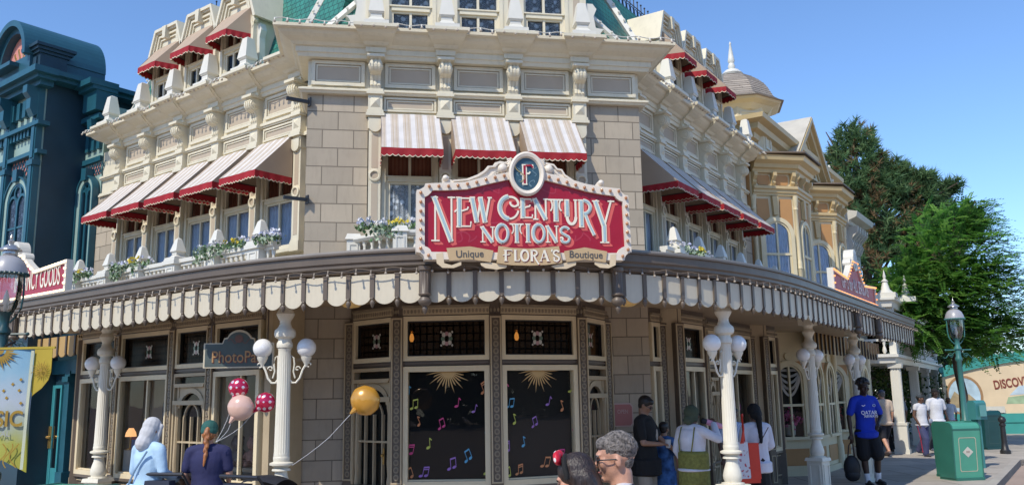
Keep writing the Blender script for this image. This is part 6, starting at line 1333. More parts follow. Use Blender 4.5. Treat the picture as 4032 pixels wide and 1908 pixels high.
def small_box():
    t = thing('utility_box', 'small teal box with sloped top on a post beside the green street lamp', 'box', (10.12, 19.3, 0), rad(20)); c = mat('teal_box_paint', (.05, .22, .22), .4, .08)
    B(MB().box(-.05, .05, -.05, .05, 0, 1.04), 'post', c, t); B(MB().prism([(-.14, 1.03), (.14, 1.03), (.14, 1.38), (.08, 1.44), (-.08, 1.44), (-.14, 1.38)], -.2, .2, plane='yz'), 'box', c, t); B(MB().fb(-.12, .12, .2, .206, 1.1, 1.34), 'plate', mat('teal_box_panel', (.12, .32, .30), .4), t); t.scale = (.78, .78, 1)
small_box()
def bollard():
    t = thing('bollard', 'black cast bollard with ball top at the kerb beside the dark bin', 'bollard', (12.85, 23.3, 0))
    B(MB().lathe([(.13, 0), (.13, .08), (.09, .12), (.07, .3), (.06, .7), (.08, .72), (.08, .76), (.05, .79)], seg=14), 'post', BLACKM, t, smooth=True); B(MB().lathe([(.04, .78), (.09, .83), (.10, .88), (.07, .94), (.01, .97)], seg=14), 'ball_top', BLACKM, t, smooth=True)
bollard()
def mural():
    t = thing('mural_wall', 'cream DISCOVER mural wall with turquoise scalloped edge behind the street', 'wall', (17.0, 33.5, 0), rad(-8)); tq = mat('mural_turquoise', (.05, .30, .26), .5, .06); cm = mat('mural_cream', (.72, .56, .36), .6, .06, 2)
    P = lambda nm, mb, m: B(mb, nm, m, t)
    top = [(-.6+.25*k, 2.15+.62*(1-((-.6+.25*k-3.6)/4.2)**2)) for k in range(34)]
    P('wall_panel', MB().prism([(-.6, .1), (7.65, .1)]+top[::-1], -.15, 0), cm)
    m = MB(); m.fb(-.7, 7.7, -.16, .06, -.02, .75); m.fb(-.7, 7.7, -.16, .10, .42, .5); P('base_board', m, tq)
    m = MB(); n = len(top)
    m.prism([(x, z-.02) for x, z in top]+[(x, z+.22) for x, z in top[::-1]], -.05, .08)
    for x, z in top: m.prism(arc(x, z+.26, .10, .12, 0, 360, 12)[:-1], -.04, .07)
    P('scalloped_edge', m, tq)
    o = obj('lettering', text_mesh('lettering', 'DISCOVER', .46, .004, mat('mural_brown_letter', (.22, .05, .03), .6), .012, .66), t); o.location = (1.95, -.012, 1.74); o.rotation_euler = (0, rad(-7), 0)
    pic = MB(); pic.prism(arc(.15, 1.42, .62, .72, 0, 360, 28)[:-1], 0, .006); P('oval_picture', pic, mat('mural_sky_picture', (.42, .55, .62), .7, .3, 2)); pic = MB(); pic.ribbon(arc(.15, 1.42, .62, .72, 0, 360, 28), .09, .006, 0, .008); P('oval_picture_frame', pic, mat('mural_brown_frame', (.35, .20, .09), .6))
    pic = MB(); pic.prism([(-.4, .98), (.7, .98), (.6, 1.2), (.3, 1.5), (.1, 1.32), (-.2, 1.6), (-.4, 1.25)], .0065, .008); P('painted_hills', pic, mat('mural_brown_hill', (.36, .28, .16), .7, .3, 4))
    pic = MB(); pic.prism([(1.6, 1.1), (7, 1.1), (7, 1.5), (5, 1.62), (3, 1.5), (1.7, 1.35)], .0, .004); P('painted_meadow', pic, mat('mural_green', (.30, .40, .24), .7, .25, 3)); pic = MB(); pic.prism([(1.75, 1.42), (2.1, 1.75), (2.6, 1.85), (3.2, 1.72), (4.6, 1.9), (6.5, 1.8), (7, 1.6), (5, 1.58), (3, 1.5)], .0045, .006); P('painted_sky', pic, mat('mural_pale_blue', (.50, .60, .66), .7, .2, 3))
    P('sill_sign', MB().fb(.5, 1.5, .06, .10, .78, 1.02), mat('mural_white_board', (.6, .58, .5), .6))
mural()
# ------------------------------------------------------------------ trees
def fast_mesh(name, V, F4, mats, mi, smooth=False):
    me = bpy.data.meshes.new(name); V = np.asarray(V, np.float32).reshape(-1, 3); n = len(F4); F = np.asarray(F4, np.int32)
    me.vertices.add(len(V)); me.vertices.foreach_set('co', V.ravel()); k = F.shape[1]
    me.loops.add(n*k); me.loops.foreach_set('vertex_index', F.ravel()); me.polygons.add(n); me.polygons.foreach_set('loop_start', np.arange(0, n*k, k, dtype=np.int32))
    for m in mats: me.materials.append(m)
    me.polygons.foreach_set('material_index', np.asarray(mi, np.int32)); me.update(calc_edges=True); return me
def leaf_mat(name, col, tr=.35, var=.3):
    m = mat(name, col, .6, var, .9, spec=.3); nt, b, L = nodes_of(m)
    t = nt.nodes.new('ShaderNodeBsdfTranslucent'); src = b.inputs['Base Color'].links[0].from_socket; L(src, t.inputs[0])
    mx = nt.nodes.new('ShaderNodeMixShader'); mx.inputs[0].default_value = tr; o = nt.nodes['Material Output']; L(b.outputs[0], mx.inputs[1]); L(t.outputs[0], mx.inputs[2]); L(mx.outputs[0], o.inputs[0]); return m
PG = [leaf_mat('pine_needles', (.09, .17, .07)), leaf_mat('pine_needles_light', (.14, .22, .09)), leaf_mat('pine_needles_brown', (.23, .15, .075))]
BARK = mat('bark', (.085, .06, .042), .9, .25, 6, .6, 25)
def in_ell(rng, E):
    (cx, cy, cz), (rx, ry, rz), n, fill = E
    while True:
        p = rng.normal(size=3); p /= np.linalg.norm(p); r = fill+(1-fill)*rng.random()**.5
        return np.array([cx, cy, cz])+p*np.array([rx, ry, rz])*r, p
def limbs(mb, base, ells, rng, r0, trunk_top):
    b = Vector(base); t = Vector(trunk_top); n = 8
    mb.tube([b.lerp(t, i/n)+Vector((.15*sin(i*1.3), .1*cos(i), 0)) for i in range(n+1)], [r0*(1-.8*i/n) for i in range(n+1)], 8)
    for E in ells:
        for k in range(max(3, E[2]//45)):
            p, d = in_ell(rng, (E[0], E[1], 0, .5)); h = min(max((p[2]-b.z)*.75, .6), (t.z-b.z)*.95); f = h/(t.z-b.z); a = b.lerp(t, f); q = Vector(p)
            mid = a.lerp(q, .5)+Vector((0, 0, .25)); mb.tube([a, mid, q], [r0*.3*(1-f*.6), r0*.16, .02], 5)
def pine():
    rng = np.random.default_rng(5)
    ells = [((14.0, 34, 10.3), (1.25, 1.4, 2.3), 210, .45), ((14.6, 34, 8.6), (2.0, 1.8, 1.9), 240, .5), ((15.0, 34, 6.5), (2.4, 2, 2.0), 260, .5), ((16.6, 34, 9.3), (1.5, 1.1, .85), 80, .3), ((17.6, 33.8, 8.1), (1.1, 1, .75), 70, .3), ((17.7, 33.8, 9.75), (.45, .5, .35), 16, .2), ((16.6, 34, 7.2), (1.6, 1.3, 1.2), 100, .4), ((15.4, 34, 10.1), (1.0, 1, .9), 90, .4), ((16.4, 34, 9.9), (.9, .9, .6), 55, .35), ((18.2, 33.8, 8.3), (.7, .8, .6), 40, .3), ((14.6, 34, 4.2), (2.4, 1.8, 1.6), 150, .5), ((12.6, 35, 11.0), (.45, .5, .7), 20, .3), ((13.2, 34, 12.0), (.35, .4, .6), 0, .3)]
    T = thing('pine_tree', 'tall dark pine with browning lower needles behind the ochre building', 'tree', (14.4, 34.3, 0))
    mb = MB(); limbs(mb, (14.4, 34.3, 0), ells, rng, .34, (14.1, 34.1, 11.8)); mb.v = [(x-14.4, y-34.3, z) for x, y, z in mb.v]; B(mb, 'trunk', BARK, T, smooth=True)
    V = []; F = []; M = []
    for E in ells:
        for k in range(int(E[2]*2.4)):
            p, d = in_ell(rng, E); ax = d*np.array([1, 1, .5])+np.array([.1, -.1, .55]); ax /= np.linalg.norm(ax); brown = (rng.random() < (.16 if p[2] > 9.6 else .42)) and E[0][0] < 16.4; col = 2 if brown else (1 if rng.random() < .35 else 0)
            L_ = rng.uniform(.28, .5)
            for j in range(26):
                q = rng.normal(size=3); q /= np.linalg.norm(q); dr = ax*.75+q*.85; dr /= np.linalg.norm(dr); o = p-ax*rng.uniform(0, .35)
                s = np.cross(dr, rng.normal(size=3)); s /= np.linalg.norm(s)+1e-9; s *= .027; i0 = len(V); tip = o+dr*L_*rng.uniform(.6, 1)
                V += [o-s, o+s, tip]; F.append((i0, i0+1, i0+2)); M.append(col if rng.random() < .85 else 0)
    V = np.array(V)-np.array([14.4, 34.3, 0]); obj('crown', fast_mesh('crown', V, F, PG, M), T)
pine()
GT = [leaf_mat('feathery_leaf', (.11, .27, .045), .6), leaf_mat('feathery_leaf_light', (.21, .40, .075), .6), leaf_mat('feathery_leaf_dark', (.055, .15, .035), .5)]
def feather_tree():
    rng = np.random.default_rng(9)
    ells = [((13.5, 26, 5.7), (1.5, 1.3, 1.55), 380, .35), ((12.9, 26, 4.6), (1.75, 1.3, 1.1), 300, .35), ((14.3, 26, 4.3), (1.25, 1.2, 1.2), 260, .35), ((12.3, 25.8, 3.6), (1.5, 1.1, .75), 190, .35), ((11.75, 25.8, 4.5), (.95, .9, .9), 110, .35), ((14.0, 26, 3.2), (1.3, 1.1, .7), 180, .35), ((14.1, 26, 6.9), (.5, .6, .6), 50, .2)]
    T = thing('feathery_tree', 'bright green feathery tree with wind blown fronds in front of the pine', 'tree', (13.3, 26.4, 0))
    mb = MB(); limbs(mb, (13.3, 26.4, 0), ells, rng, .16, (13.5, 26.1, 6.2)); mb.v = [(x-13.3, y-26.4, z) for x, y, z in mb.v]; B(mb, 'trunk', BARK, T, smooth=True)
    V = []; F = []; M = []
    for E in ells:
        for k in range(int(E[2]*2.6)):
            p, d = in_ell(rng, E); col = rng.choice([0, 0, 1, 2]); wb = .8 if rng.random() < .3 else .25; h = np.array([d[0]*.9+wb+.3*rng.normal(), d[1]*.9-.05+.35*rng.normal(), .15*d[2]+.08+.3*rng.normal()]); h /= np.linalg.norm(h); L_ = rng.uniform(.3, .6)+(.22 if wb > .5 else 0); sd_ = np.cross(h, [0, 0, 1]); sd_ /= np.linalg.norm(sd_)
            for j in range(11):
                t = j/10; c = p+h*L_*t+np.array([.0, 0, -.20*t*t*L_]); 
                for s in (-1, 1):
                    l = .12*(1-.55*t); tip = c+sd_*s*l+h*.04+np.array([0, 0, rng.uniform(-.03, .02)]); w_ = h*.034; i0 = len(V); mid = (c+tip)/2
                    V += [c, mid-w_, tip, mid+w_]; F.append((i0, i0+1, i0+2, i0+3)); M.append(col)
    V = np.array(V)-np.array([13.3, 26.4, 0]); obj('crown', fast_mesh('crown', V, F, GT, M), T)
feather_tree()
BT = [leaf_mat('broad_leaf', (.045, .095, .025), .3), leaf_mat('broad_leaf_light', (.10, .15, .035), .35), leaf_mat('broad_leaf_dark', (.020, .045, .018), .2)]
def leafy(name, lab, cat, base, ells, size, seed, trunk=None, tint=(0, 0, 1, 2)):
    rng = np.random.default_rng(seed); T = thing(name, lab, cat, base)
    mb = MB(); limbs(mb, base, ells, rng, .16, trunk or (base[0], base[1], ells[0][0][2])); mb.v = [(x-base[0], y-base[1], z-base[2]) for x, y, z in mb.v]; B(mb, 'trunk' if cat == 'tree' else 'stems', BARK, T)
    V = []; F = []; M = []
    for E in ells:
        for k in range(E[2]):
            p, d = in_ell(rng, E); col = rng.choice(tint)
            for j in range(10):
                c = p+rng.normal(size=3)*size*1.6; a = rng.normal(size=3); a /= np.linalg.norm(a); b_ = np.cross(a, rng.normal(size=3)); b_ /= np.linalg.norm(b_); s = size*rng.uniform(.6, 1.2); i0 = len(V)
                V += [c-a*s*.5, c+b_*s*.35, c+a*s*.5, c-b_*s*.35]; F.append((i0, i0+1, i0+2, i0+3)); M.append(col)
    V = np.array(V)-np.array(base); obj('crown' if cat == 'tree' else 'foliage', fast_mesh('crown', V, F, BT, M), T)
leafy('leafy_tree', 'dark leafy tree rising behind the mural wall at the right edge', 'tree', (20.2, 41, 0), [((20.0, 41, 3.6), (2.4, 2, 2.0), 420, .5), ((22.4, 41, 3.2), (2, 2, 1.9), 300, .5)], .17, 2)
leafy('leafy_tree', 'green leafy tree behind the green street lamp and the mural wall', 'tree', (16.8, 38, 0), [((16.6, 38, 3.2), (2.2, 1.6, 2.2), 460, .5), ((18.3, 38, 2.4), (1.5, 1.4, 1.7), 260, .5)], .16, 3)
leafy('leafy_tree', 'small pale far tree at the right edge above the dark trees', 'tree', (24.6, 52, 0), [((24.4, 52, 4.0), (1.8, 2, 1.9), 260, .5)], .2, 4)
leafy('ivy_hedge', 'yellow green leafy climber behind the veranda posts', 'hedge', (12.6, 29.6, 0), [((11.0, 28.0, 1.7), (1.5, .35, 1.5), 300, .4), ((13.2, 31.0, 1.6), (1.3, .5, 1.5), 260, .4), ((15.0, 33.2, 1.3), (1.2, .6, 1.3), 220, .4)], .11, 6, (12.6, 29.6, 2.4), (0, 1, 1, 2))
# ------------------------------------------------------------------ people
def remesh(mb, name, mt, vox=.012, smooth=5):
    me = bpy.data.meshes.new(name); me.from_pydata(mb.v, [], mb.f); o = bpy.data.objects.new(name, me); COL.objects.link(o)
    r = o.modifiers.new('r', 'REMESH'); r.mode = 'VOXEL'; r.voxel_size = vox; r.use_smooth_shade = True
    s = o.modifiers.new('s', 'SMOOTH'); s.iterations = smooth; s.factor = .5
    me2 = bpy.data.meshes.new_from_object(o.evaluated_get(bpy.context.evaluated_depsgraph_get())); COL.objects.unlink(o); bpy.data.objects.remove(o); bpy.data.meshes.remove(me)
    me2.name = name; me2.materials.clear(); me2.materials.append(mt)
    for p in me2.polygons: p.use_smooth = True
    return me2
def cloth(name, col, rough=.85): return mat(name, col, rough, .12, 5, .9, 11)
SKIN = {'light': mat('skin_light', (.50, .265, .18), .5, .14, 14, .15, 120), 'tan': mat('skin_tan', (.33, .18, .115), .5, .06, 8), 'dark': mat('skin_dark', (.040, .020, .013), .45, .1, 8), 'brown': mat('skin_brown', (.13, .065, .04), .5, .08, 8)}
def HAIRM(n, c, curly=False):
    if n in MATS: return MATS[n]
    if curly: return mat(n, c, .75, .85, 70, 1.0, 160)
    m = mat(n, c, .42, .3, 20); nt, b, L = nodes_of(m); tc = nt.nodes.new('ShaderNodeTexCoord'); mp = nt.nodes.new('ShaderNodeMapping'); mp.inputs['Scale'].default_value = (150, 150, 7); L(tc.outputs['Object'], mp.inputs[0])
    n_ = nt.nodes.new('ShaderNodeTexNoise'); n_.inputs['Scale'].default_value = 1; n_.inputs['Detail'].default_value = 3; L(mp.outputs[0], n_.inputs['Vector']); L(ramp(nt, n_.outputs[0], [(.3, [v*.45 for v in c]), (.72, [min(1, v*2.2) for v in c])]), b.inputs['Base Color'])  # strand streaks; their pale tones put some sheen into the colour
    bp = nt.nodes.new('ShaderNodeBump'); bp.inputs['Strength'].default_value = .8; bp.inputs['Distance'].default_value = .006; L(n_.outputs[0], bp.inputs['Height']); L(bp.outputs[0], b.inputs['Normal']); return m
def hand(mb, w, d, side, curl=.5, s=1.0):
    """palm, four fingers and a thumb beyond the wrist w, pointing along d"""
    d = Vector(d).normalized(); ref = Vector((0, 0, 1)) if abs(d.z) < .9 else Vector((0, -1, 0)); x = d.cross(ref).normalized(); n = x.cross(d).normalized()
    w = Vector(w); p = w+d*.05*s
    for k in (-1, 0, 1): mb.cap(w+x*.016*k*s, p+d*.035*s+x*.024*k*s, .017*s, .015*s, 8)
    for k, l in ((-1.5, .055), (-.5, .066), (.5, .070), (1.5, .062)):
        a = p+d*.045*s+x*.0175*k*s; b = a+(d*(1-curl*.4)-n*curl*.7).normalized()*l*.55*s; c = b+(d*(1-curl)-n*curl).normalized()*l*.5*s
        mb.cap(a, b, .0095*s, .009*s, 7); mb.cap(b, c, .009*s, .0075*s, 7)
    t0 = w+d*.03*s+x*.03*side*s; t1 = t0+(d*.7+x*side*.6-n*.3).normalized()*.04*s; mb.cap(t0, t1, .012*s, .010*s, 7); mb.cap(t1, t1+(d*.9-n*.3).normalized()*.03*s, .010*s, .008*s, 7)
def person(lab, loc, yaw, H, skin, top=None, bottom=None, shoes=(.05, .05, .05), armL=((-.24, .02, 1.14), (-.24, -.06, .90)), armR=((.24, .02, 1.14), (.24, -.06, .90)), head=(0, 0, 0), legs=None, hair=None, lean=0, fat=1.0, vox=.012, hat=None, glasses=None, socks=None, sc=1.0, hand_curl=.5, face=False):
    """figure 1.75 m tall facing -Y before scaling; arms are (elbow, wrist); viewer's left is -x"""
    T = thing('person', lab, 'person', loc, yaw); k = H/1.75; sk = SKIN[skin]
    lg = legs or (((-.10, -.01, .50), (-.10, .02, .09)), ((.10, -.01, .50), (.10, .02, .09)))
    ly = lambda z: -lean*max(0, z-.95)
    J = lambda p: Vector((p[0], p[1]+ly(p[2]), p[2]))
    hr = Matrix.Rotation(head[0], 4, 'Z') @ Matrix.Rotation(head[1], 4, 'X') @ Matrix.Rotation(head[2], 4, 'Y'); hc = J((0, -.025, 1.625)); HM = Matrix.Translation(hc) @ hr
    def hd(mb, p, r, s=(1, 1, 1), seg=14):
        t = MB().ball((0, 0, 0), r, seg, 0, s); M = HM @ Matrix.Translation(p); mb.add([tuple(M @ Vector(v)) for v in t.v], t.f)
    def hcap(mb, a, b, ra, rb): mb.cap(HM @ Vector(a), HM @ Vector(b), ra, rb, 10)
    def torso(mb, e, z0=.84, z1=1.5):
        K = ((.86, .155, .115), (.93, .165, .125), (1.0, .157, .119), (1.08, .148, .110), (1.16, .149, .111), (1.24, .16, .118), (1.32, .168, .118), (1.39, .158, .10))
        for i in range(27):
            z = .86+.53*i/26
            if z < z0: continue
            rx, ry = (float(np.interp(z, [q[0] for q in K], [q[c] for q in K])) for c in (1, 2))
            q = J((0, 0, z)); mb.ball(q, 1, 18, 0, (rx*fat+e, ry*fat+e, .06+e*.5))
        mb.cap(J((-.165*fat**.5, .01, 1.415)), J((0, .01, 1.44)), .058+e, .065+e); mb.cap(J((.165*fat**.5, .01, 1.415)), J((0, .01, 1.44)), .058+e, .065+e)
    sh = [J((-.185*fat**.5, .01, 1.405)), J((.185*fat**.5, .01, 1.405))]; arms = [(J(armL[0]), J(armL[1])), (J(armR[0]), J(armR[1]))]
    b = MB(); torso(b, 0)
    b.cap(J((0, .005, 1.43)), HM @ Vector((0, .02, -.07)), .062, .055)
    hd(b, (0, .012, .03), .094, (.84, 1.02, 1.0)); hd(b, (0, -.012, -.03), .078, (.84, .95, 1.15)); hd(b, (0, -.035, -.085), .042, (1, .9, .8)); hd(b, (0, -.09, -.012), .016, (.8, 1, 1.5)); hd(b, (0, -.098, -.028), .015, (1.1, .9, .8)); hd(b, (0, -.082, .025), .03, (1.6, .5, .5))
    hd(b, (0, -.083, -.063), .018, (1.4, .7, .55)); hd(b, (.0, -.072, -.098), .02, (1.1, .9, .8))
    for s in (-1, 1): hd(b, (s*.081, .012, -.015), .024, (.45, .8, 1.3)); hd(b, (s*.045, -.065, -.02), .028, (1, .7, 1))
    for i, (el, wr) in enumerate(arms):
        b.cap(sh[i], el, .05*fat**.5, .041); b.cap(el, wr, .041, .028); hand(b, wr, (wr-el) if (wr-el).length > .05 else (0, 0, -1), 1 if i == 0 else -1, hand_curl)
    for i, (kn, an) in enumerate(lg):
        hp = Vector((-.09 if i == 0 else .09, 0, .88)); b.cap(hp, kn, .092*fat**.5, .058); b.cap(kn, Vector(kn).lerp(Vector(an), .4)+Vector((0, .012, 0)), .056, .055); b.cap(Vector(kn).lerp(Vector(an), .4)+Vector((0, .012, 0)), an, .055, .036); b.cap(an, (an[0]*1.1, an[1]-.13, max(.03, an[2]-.05)), .036, .028)
    def add(nm, mb, mt, v=vox, sm=5):
        me = remesh(mb, nm, mt, v, sm); me.transform(Matrix.Scale(k, 4)); return obj(nm, me, T)
    add('body', b, sk, .008 if vox < .012 else .0095, 3)
    if top:
        c, sl, hem = top['c'], top.get('sleeve', 'short'), top.get('hem', .86); m = MB(); torso(m, .016, hem)
        for i in range(int((.88-hem)/.03)+1):
            z = .88-i*.03; m.ball(J((0, 0, z)), 1, 18, 0, (.204*fat+.004, .176*fat+.004, .05))
        for i, (el, wr) in enumerate(arms):
            if sl == 'short': m.cap(sh[i], sh[i].lerp(el, .72), .068*fat**.5, .066)
            elif sl == 'long': m.cap(sh[i], el, .066*fat**.5, .058); m.cap(el, el.lerp(wr, .95), .058, .045)
            elif sl == 'cap': m.cap(sh[i], sh[i].lerp(el, .25), .066, .062)
        o = add('shirt', m, cloth('cloth_%s' % top['n'], c) if not top.get('m') else top['m'], .011)
    if bottom:
        c, ty = bottom['c'], bottom['t']; m = MB(); w_ = bottom.get('w', 1.0)
        m.ball((0, 0, .92), 1, 16, 0, (.172*fat, .132*fat, .10))
        if ty == 'skirt': m.cap((0, 0, .9), (0, 0, .25), .15*fat, .22*w_)
        for i, (kn, an) in enumerate(lg):
            hp = Vector((-.09 if i == 0 else .09, 0, .88)); kn = Vector(kn); an = Vector(an)
            if ty == 'trousers': m.cap(hp, kn, .108*fat**.5, .078*w_); m.cap(kn, an+Vector((0, 0, .0)), .078*w_, .066*w_)
            elif ty == 'shorts': m.cap(hp, kn+Vector((0, 0, .02)), .112*fat**.5, .095*w_)
        add('trousers' if ty == 'trousers' else ty, m, cloth('cloth_%s' % bottom['n'], c), .012)
    m = MB()
    for i, (kn, an) in enumerate(lg):
        an = Vector(an); m.cap(an+Vector((0, .025, -.035)), an+Vector((an.x*.15, -.15, -.05)), .046, .038); m.cap(an+Vector((0, .02, -.055)), an+Vector((an.x*.15, -.16, -.06)), .036, .032)
    add('shoes', m, cloth('shoe_%d%d%d' % tuple(int(v*99) for v in shoes), shoes, .5), .011)
    if socks:
        m = MB()
        for kn, an in lg: m.cap(Vector(an)+Vector((0, .004, -.02)), Vector(an).lerp(Vector(kn), .28)+Vector((0, .008, 0)), .046, .052)
        add('socks', m, cloth('white_sock', socks), .010)
    if hair:
        st, hm = hair; m = MB()
        if st in ('short', 'curly', 'crop'):
            e = {'short': .010, 'curly': .002, 'crop': .004}[st]
            hd(m, (0, .022, .043), .095+e, (.86, 1.0, .92 if st != 'curly' else .86)); hd(m, (0, .047, .005), (.070 if st != 'curly' else .064)+e, (.95, .75, 1.1)); hd(m, (0, -.04, .075), .055+e*.8, (1.2, .9, .7))
            if st == 'curly':
                r = random.Random(4)
                pass
                
                for q in range(520):
                    a, t = r.uniform(0, 2*PI), r.uniform(0, 1.75); p = (.080*sin(t)*cos(a), .022+.094*sin(t)*sin(a), .044+.084*cos(t))
                    if p[1] < -.035 and p[2] < .088: continue
                    hd(m, p, r.uniform(.005, .010), seg=6)
        if st == 'afro':
            r = random.Random(8); hd(m, (0, .02, .075), .098, (1, 1.02, .85))
            for q in range(150):
                a, t = r.uniform(0, 2*PI), r.uniform(0, 1.7); p = (.105*sin(t)*cos(a), .02+.105*sin(t)*sin(a), .075+.09*cos(t))
                if p[1] < -.06 and p[2] < .075: continue
                hd(m, p, r.uniform(.012, .022), seg=7)
        if st in ('long', 'pony'):
            hd(m, (0, .02, .045), .106, (.88, 1.0, .95)); hd(m, (0, .05, -.01), .085, (1.0, .8, 1.1))
            if st == 'long':
                for s in (-.06, -.02, .02, .06): hcap(m, (s, .07, .0), (s*1.3, .10, -.30), .05, .045)
                hcap(m, (.075, .02, .02), (.085, .05, -.26), .035, .03); hcap(m, (-.075, .03, .02), (-.085, .06, -.26), .03, .03)
            else:
                for q in range(6): hcap(m, (0, .11, .03-.05*q), (.012*(-1)**q, .12, -.03-.05*q), .032-.002*q, .034-.003*q)
                hcap(m, (0, .12, -.28), (.01, .11, -.40), .026, .012)
        add('hair', m, hm, .0048 if st == 'curly' else (.007 if st == 'afro' else .009), 1 if st in ('curly', 'afro') else 3)
    if hat:
        st, hc_ = hat; m = MB()
        if st == 'cap': hd(m, (0, .015, .055), .102, (.86, 1.0, .78)); [hcap(m, (s*.05, -.08, .045), (s*.045, -.165, .030), .012, .009) for s in (-1, -.5, 0, .5, 1)]
        if st == 'backcap': hd(m, (0, .02, .055), .116, (.88, 1.0, .85)); hd(m, (0, .05, .02), .10, (1, .8, .8))
        if st == 'bucket': hd(m, (0, .015, .065), .104, (.9, 1.0, .75)); [hcap(m, (.11*cos(a*PI/8), .015+.12*sin(a*PI/8), .03), (.13*cos(a*PI/8), .015+.14*sin(a*PI/8), .005), .012, .010) for a in range(16)]
        if st == 'hijab': hd(m, (0, .025, .04), .112, (.90, 1.02, 1.0)); hd(m, (0, .05, -.05), .10, (1, .85, 1.2)); hcap(m, (0, .045, -.1), (0, .05, -.17), .085, .10); [hcap(m, (s*.085, -.03, .06), (s*.06, -.05, -.14), .03, .04) for s in (-1, 1)]
        if st == 'scarf': hd(m, (0, .02, .045), .112, (.90, 1.02, .95)); hd(m, (0, .10, -.06), .075, (1, .9, .9)); hd(m, (0, .05, -.02), .09, (1, .9, 1)); [hcap(m, (s*.075, -.03, .07), (s*.07, .02, -.06), .025, .03) for s in (-1, 1)]
        if st == 'veil': hd(m, (0, .02, .05), .115, (.92, 1.04, .98)); hd(m, (0, .06, -.01), .10, (1, .9, 1.0)); [hcap(m, (0, .11-.0*q, -.02-.07*q), (.005*q, .125, -.10-.07*q), .055-.005*q, .05-.005*q) for q in range(6)]
        add(st if st in ('hijab', 'veil') else ('headscarf' if st == 'scarf' else 'hat'), m, cloth('headwear_%d%d%d' % tuple(int(v*999) for v in hc_), hc_), .008, 3)
    if glasses:
        m = MB()
        for s in (-1, 1):
            P = [HM @ Vector((s*.036+.027*cos(a*PI/7), -.098+.006*abs(cos(a*PI/7)), -.004+.020*sin(a*PI/7))) for a in range(15)]; m.tube(P, .0032, 5); m.tube([HM @ Vector((s*.062, -.095, .003)), HM @ Vector((s*.085, -.06, .003)), HM @ Vector((s*.088, .0, .0)), HM @ Vector((s*.086, .02, -.012))], .0034, 5)
            if glasses == 'sun': m.add([tuple(p) for p in P[:14]], [tuple(range(14))])
        m.tube([HM @ Vector((-.01, -.102, .0)), HM @ Vector((.01, -.102, .0))], .003, 5); m.v = [tuple(Vector(v)*k) for v in m.v]; B(m, 'glasses', BLACKM, T)
    # eyes and brows
    m = MB()
    for s in (-1, 1):
        for p, r, sc_ in (((s*.034, -.0875, -.002), .0115, (1.3, .6, .75)),):
            t = MB().ball((0, 0, 0), r, 8, 0, sc_); Mx = HM @ Matrix.Translation(p); m.add([tuple((Mx @ Vector(v))*k) for v in t.v], t.f)
    B(m, 'eyes', mat('eye', (.05, .035, .03), .2), T)
    m = MB()
    for s in (-1, 1): m.tube([(HM @ Vector((s*(.018+.034*i/4), -.0925+.010*(i/4)**2, .020+.005*sin(i/4*PI))))*k for i in range(5)], .0038*k, 5)
    B(m, 'eyebrows', mat('brow_hair', (.03, .022, .018), .8) if not (hair and hair[0] == 'curly') else mat('grey_brow', (.16, .14, .13), .8), T)
    if skin in ('light', 'tan') or face:
        m = MB(); m.tube([(HM @ Vector((-.022+.044*i/6, -.0945+.010*abs(i/3-1)**2, -.0615+.002*abs(i/3-1))))*k for i in range(7)], .0036*k, 5); B(m, 'lips', mat('lips_'+skin, tuple(v*w for v, w in zip({'light': (.42, .16, .13), 'tan': (.24, .10, .08), 'dark': (.06, .03, .025), 'brown': (.12, .05, .04)}[skin], (1, 1, 1))), .5), T)
    T['hm'] = 0; del T['hm']
    return T, HM, k
BLK_ = HAIRM('black_hair', (.012, .010, .010))
def on(T, mb, nm, m, smooth=False): return B(mb, nm, m, T, smooth=smooth)
# strollers' pushers on the left
T, HM, k = person('woman in white headscarf and pale blue tunic pushing a dark stroller', (-3.72, 9.0, 0), rad(150), 1.53, 'tan', dict(c=(.42, .60, .78), n='pale_blue', sleeve='long', hem=.5), dict(c=(.42, .60, .78), t='trousers', n='pale_blue', w=1.1), armL=((-.25, .0, 1.16), (-.17, -.26, 1.06)), armR=((.25, .0, 1.16), (.17, -.26, 1.06)), head=(0, rad(22), 0), hat=('hijab', (.52, .52, .53)), fat=1.12)
on(T, MB().tube([(-.15*k, .15*k, 1.40*k), (0, .175*k, 1.2*k), (.16*k, .15*k, 1.0*k)], .010, 6), 'bag_strap', mat('blue_strap', (.22, .34, .48), .6)); on(T, MB().tube([(-.18*k, .13*k, 1.02*k), (0, .16*k, 1.01*k), (.18*k, .13*k, 1.02*k)], .016, 6).ball((0, .17*k, 1.0*k), .025, 8).tube([(0, .17, .88), (-.03, .19, .74)], .014, 5).tube([(0, .17, .88), (.04, .19, .72)], .014, 5), 'tied_belt', cloth('cloth_pale_blue', (.42, .60, .78)))
T, HM, k = person('woman in navy t-shirt with ginger ponytail and green cap holding a balloon string', (-3.12, 9.0, 0), rad(186), 1.49, 'light', dict(c=(.022, .024, .085), n='navy'), dict(c=(.55, .54, .56), t='shorts', n='white'), armL=((-.25, -.0, 1.15), (-.20, -.22, 1.02)), armR=((.26, .0, 1.15), (.22, -.22, 1.0)), head=(rad(0), rad(12), 0), hair=('pony', HAIRM('ginger_hair', (.26, .095, .03))), hat=('backcap', (.02, .10, .085)), fat=1.15)
